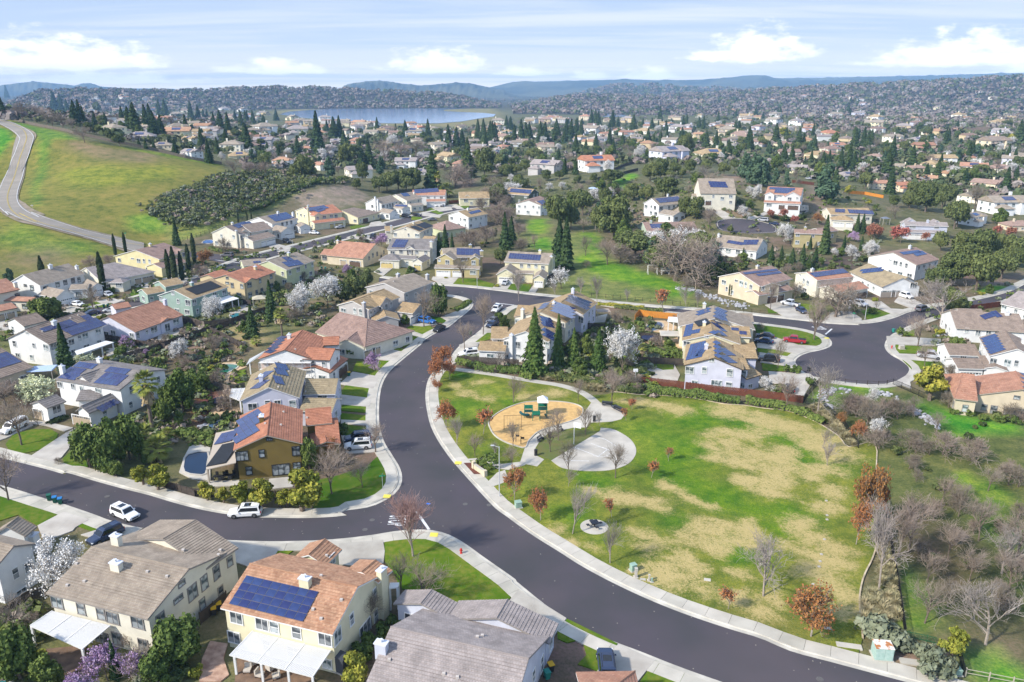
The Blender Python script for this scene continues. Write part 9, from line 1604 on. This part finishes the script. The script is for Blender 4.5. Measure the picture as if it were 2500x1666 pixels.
A,B=G(m3(565,1520),.15),G(m3(650,1580),.15);c=(A+B)/2;a=atan2(B[1]-A[1],B[0]-A[0]);L=vlen((B-A)[:2]);w=MB();w.box((0,0,.45),(L,.4,.9));p1=MB();p1.box((-L/2-.2,0,.7),(.6,.6,1.4));p2=MB();p2.box((L/2+.2,0,.55),(.6,.6,1.1));cp=MB();cp.box((0,0,.95),(L+.1,.5,.1));thing('park_sign',c,'tan stone entrance monument of the park by the red mulch','monument',[('panel',w,M('monument_tan',(.62,.54,.38),(.5,.43,.3),scale=3)),('pillar',p1,M('monument_tan',(.6,.5,.36))),('pillar',p2,M('monument_tan',(.6,.5,.36))),('coping',cp,m_court)],None,a)
def trampoline(view,p,r_,label):
 P=G(view(*p),.2);m=MB();m.lathe([(r_*.9,.84),(r_*.9,.86)],n=20);m.face([(r_*.88*cos(t),r_*.88*sin(t),.87)for t in np.arange(0,6.28,.314)]);f=MB();f.lathe([(r_,.80),(r_,.92),(r_*.9,.92)],n=20);l=MB()
 for k in range(6):t=k*1.047;l.tube((r_*cos(t),r_*sin(t),0),(r_*cos(t),r_*sin(t),2.2),.03,.03,5)
 thing('trampoline',P,label,'trampoline',[('mat',m,m_black),('rim_pad',f,M('tramp_navy',(.02,.03,.07))),('pole',l,m_black)])
trampoline(m4,(305,405),2.2,'round dark trampoline with poles behind the white blossom');trampoline(m2,(285,715),1.9,'round black trampoline behind the pale blue house')
A=G(u4(1570,905));B=G(u4(1655,890));r=empty('play_set',(A+B)/2,'white wooden swing set and climbing tower behind the green valley','play set');c=(A+B)/2;m_ps=M('white_play_wood',(.72,.71,.68),rough=.7)
for dx_ in(-4.5,-1.2):
 for s in(-1,1):mb=MB();mb.tube((dx_,s*1.1,0),(dx_,0,3.2),.09,.09,5);mb.build('leg',m_ps,r)
mb=MB();mb.tube((-4.6,0,3.2),(1,0,3.2),.1,.1,5);mb.build('top_bar',m_ps,r)
for x,y in((.4,-1.2),(3.0,-1.2),(3.0,1.2),(.4,1.2)):mb=MB();mb.box((x,y,2),(.22,.22,4));mb.build('post',m_ps,r)
for z in(1.4,2.3):mb=MB();mb.box((1.7,0,z),(3,2.8,.25));mb.build('deck',m_ps,r)
mb=MB();mb.hull([(0,-1.6,3.8),(3.4,-1.6,3.8),(3.4,1.6,3.8),(0,1.6,3.8)],[(0,-.1,5.2),(3.4,-.1,5.2),(3.4,.1,5.2),(0,.1,5.2)]);mb.build('roof',M('play_set_roof',(.06,.06,.07)),r)
A,B,n_,_i=SCAF.walls(SCAF.V[0])[3];A,B=A+V3((n_[0],n_[1],0))*1.3,B+V3((n_[0],n_[1],0))*1.3
if A[0]>B[0]:A,B=B,A
r=empty('scaffold',A,'scaffold with white planks and netting along the house wall','scaffold');D=B-A;L=vlen(D[:2]);a=atan2(D[1],D[0]);r.rotation_euler=(0,0,a)
for k in range(7):
 for y in(0,.9):mb=MB();mb.tube((L*k/6,y,0),(L*k/6,y,5.4),.05,.05,6);mb.build('pole',m_pole,r)
for z in(1.7,3.5,5.2):
 mb=MB();mb.box((L/2,.45,z),(L,.9,.07));mb.build('plank',M('scaffold_plank',(.66,.64,.60)),r);mb=MB();mb.tube((0,-.02,z+1),(L,-.02,z+1),.03,.03,4);mb.build('guard_rail',m_pole,r)
mb=MB();mb.box((L*.5,1.0,2.7),(L*.96,.04,4.6));mb.build('netting',M('scaffold_paper',(.52,.36,.28),(.60,.56,.52),scale=.7,rough=.8),r)
P=G(u5(1280,568),.17);b=MB();b.hull([(-3,-1.2,.6),(2.6,-1.2,.6),(2.6,1.2,.6),(-3,1.2,.6)],[(-2.7,-1.1,3.0),(2.2,-1.1,3.0),(2.2,1.1,3.0),(-2.7,1.1,3.0)]);w=MB();w.tube((0,-1.25,.4),(0,1.25,.4),.4,.4,10);d=MB();d.box((.5,-1.2,1.7),(.7,.06,1.8));d.box((-1.4,-1.19,2.1),(1,.06,.6));thing('travel_trailer',P,'white travel trailer beside the red roofed house','trailer',[('body',b,m_court),('wheel',w,m_tyre),('door',d,m_glass)],None,.5)
def canopy(view,p,s,h,mat,label,rz=.3,pyr=True):
 P=G(view(*p),.18);t=MB();x,y=s[0]/2,s[1]/2;e=.3 if pyr else .95;t.hull([(-x,-y,h),(x,-y,h),(x,y,h),(-x,y,h)],[(-x*e,-y*e,h+(.7 if pyr else .15)),(x*e,-y*e,h+(.7 if pyr else .15)),(x*e,y*e,h+(.7 if pyr else .15)),(-x*e,y*e,h+(.7 if pyr else .15))]);L=MB()
 for a in(-1,1):
  for b_ in(-1,1):L.box((a*x*.92,b_*y*.92,h/2),(.14,.14,h))
 thing('canopy',P,label,'canopy',[('cover',t,mat),('post',L,m_court)],None,rz)
canopy(u2,(1030,1345),(4.5,3.8),2.6,M('canvas_tan',(.42,.38,.28),rough=.9),'tan shade canopy behind the peach house');canopy(m1,(385,600),(5.5,4.0),2.6,M('canvas_blue',(.40,.50,.66),rough=.8),'pale blue awning behind the pale green blossom',.2,False);canopy(m4,(500,430),(6.5,4.5),2.7,m_court,'plain white patio roof in the trampoline yard',-.1,False);canopy(m3,(1680,215),(4.0,3.5),2.5,M('pergola_tan',(.35,.28,.22)),'tan pergola on the middle block patio',.1,False);canopy(u6,(450,700),(3.6,3.0),3.0,M('shed_slate',(.16,.18,.22)),'small slate roofed hut behind red trees',0.1);canopy(u3,(1420,570),(7,4),2.2,m_court,'white tarp over a yard by the grey thicket',.3,False);canopy(u4,(970,115),(5,4),2.0,M('canvas_blue',(.4,.5,.66)),'blue and white shade on the ridge',.2)
m_cush=M('beige_cushion',(.50,.45,.38),rough=.95)
for i,(v,p,s)in enumerate(((b1,(1840,1500),'left of the group under the yellow house patio'),(b1,(1930,1535),'front of the group under the yellow house patio'),(b1,(2010,1490),'right of the group under the yellow house patio'),(b1,(1880,1450),'back of the group under the yellow house patio'),(b1,(2050,1545),'by the post of the yellow house patio'))):
 b=MB();b.box((0,0,.36),(.8,.8,.22));k=MB();k.box((0,.36,.7),(.8,.16,.6));l=MB();[l.box((x*.36,y*.36,.14),(.06,.06,.28))for x in(-1,1)for y in(-1,1)];thing('patio_chair',G(v(*p),.19),'beige cushioned patio chair, '+s,'patio chair',[('seat',b,m_cush),('backrest',k,m_cush),('leg',l,m_black)],None,i*1.3)
for v,p,s in((m2,(265,1300),'left on the olive house patio'),(m2,(340,1290),'right on the olive house patio'),(m1,(1080,345),'on the patio right of the white house')):
 b=MB();b.box((0,0,.72),(1.7,.9,.05));l=MB();[l.box((x*.7,y*.35,.36),(.06,.06,.7))for x in(-1,1)for y in(-1,1)];c_=MB();[c_.box((x*.6,y*.85,.45),(.5,.5,.06))or c_.box((x*.6,y*1.08,.75),(.5,.06,.6))for x in(-1,1)for y in(-1,1)];thing('patio_table',G(v(*p),.19),'dark patio table with chairs, '+s,'table',[('tabletop',b,m_black),('leg',l,m_black),('seat',c_,m_black)])
m_rock=M('grey_rock',(.40,.40,.41),(.24,.24,.25),scale=1.5,rough=.95,rnd=.25)
def rock_mesh(s):
 bm=bmesh.new();bmesh.ops.create_icosphere(bm,subdivisions=1,radius=.5);R=random.Random(s)
 for v_ in bm.verts:v_.co*=R.uniform(.75,1.15);v_.co.z*=.7
 me=bpy.data.meshes.new('rock');bm.to_mesh(me);bm.free();me.materials.append(m_rock);return me
RK=[rock_mesh(i)for i in range(5)]
def rocks(view,pts,w,n,label):
 P=resample([G(view(*p))for p in pts],.4)
 for i in range(n):p=P[random.randrange(len(P))]+V3((random.gauss(0,w),random.gauss(0,w)));o=ob('rock',RK[i%5]);o.location=(p[0],p[1],hg(*p)+.1);s=runi(.5,1.3);o.scale=(s,s*runi(.7,1.2),s);o.rotation_euler=(runi(-.4,.4),0,runi(0,6.3));tag(o,'grey boulder '+label,'rock','boulders '+label)
rocks(m5,[(210,1260),(225,1200),(300,1180),(420,1190)],.7,60,'in the stone line below the cul-de-sac');rocks(m5,[(690,1210),(800,1240)],.8,26,'at the end of the stone line');rocks(m5,[(960,1340),(1060,1400),(1150,1460),(1210,1510)],.8,55,'in the channel on the green slope');rocks(m5,[(215,1270),(240,1310),(290,1350)],.4,18,'running down from the stone line');rocks(u4,[(1830,1030),(1950,1060),(2080,1110),(2150,1140)],1.4,90,'in the creek bank by the rail fence');rocks(u5,[(470,1460),(600,1500),(680,1530)],1.3,60,'below the cream house with cypresses');rocks(m2,[(130,900),(170,870),(180,930)],.5,18,'at the pond edge');rocks(m5,[(1190,715),(1290,705)],.6,12,'in the right corner yard');rocks(m2,[(170,820),(230,850),(280,830)],.3,16,'around the stone spa')
ORD='first second third fourth fifth sixth seventh eighth ninth tenth eleventh twelfth thirteenth fourteenth fifteenth sixteenth seventeenth eighteenth nineteenth twentieth'.split()
def places():
 def group():
  by={}
  for o in COL.objects:
   if o.parent is None and 'label' in o and 'category' in o:by.setdefault(o['label'],[]).append(o)
  return by
 kind_of={o.name:k for o,k,P in TREES};hs=[]
 for o in COL.objects:
  if o.name.split('.')[0]=='house' and o.parent is None:l=o['label'];p=l[:l.index(' roof ')+5]if ' roof ' in l and l.index(' roof ')<34 else l.split(',')[0].split(' beside')[0].split(' behind')[0];hs.append((o.location[0],o.location[1],p if len(p.split())<7 else ' '.join(p.split(' with ')[0].split()[:6])))
 hx=V3([h[:2]for h in hs])
 for lab,os_ in group().items():
  if len(os_)>12 and os_[0].name in kind_of and 'tuft' not in lab:
   for o in os_:d=np.hypot(hx[:,0]-o.location[0],hx[:,1]-o.location[1]);o['label']=DESC[kind_of[o.name]]+' nearest the '+hs[int(d.argmin())][2]
 for lab,os_ in group().items():
  if 1<len(os_)<=20 and len(lab.split())<=12:
   for k,o in enumerate(sorted(os_,key=lambda q:proj(q.location)[0])):o['label']=lab+', '+(ORD[k]if k<len(os_)-1 else 'last')+' from the left'
places()
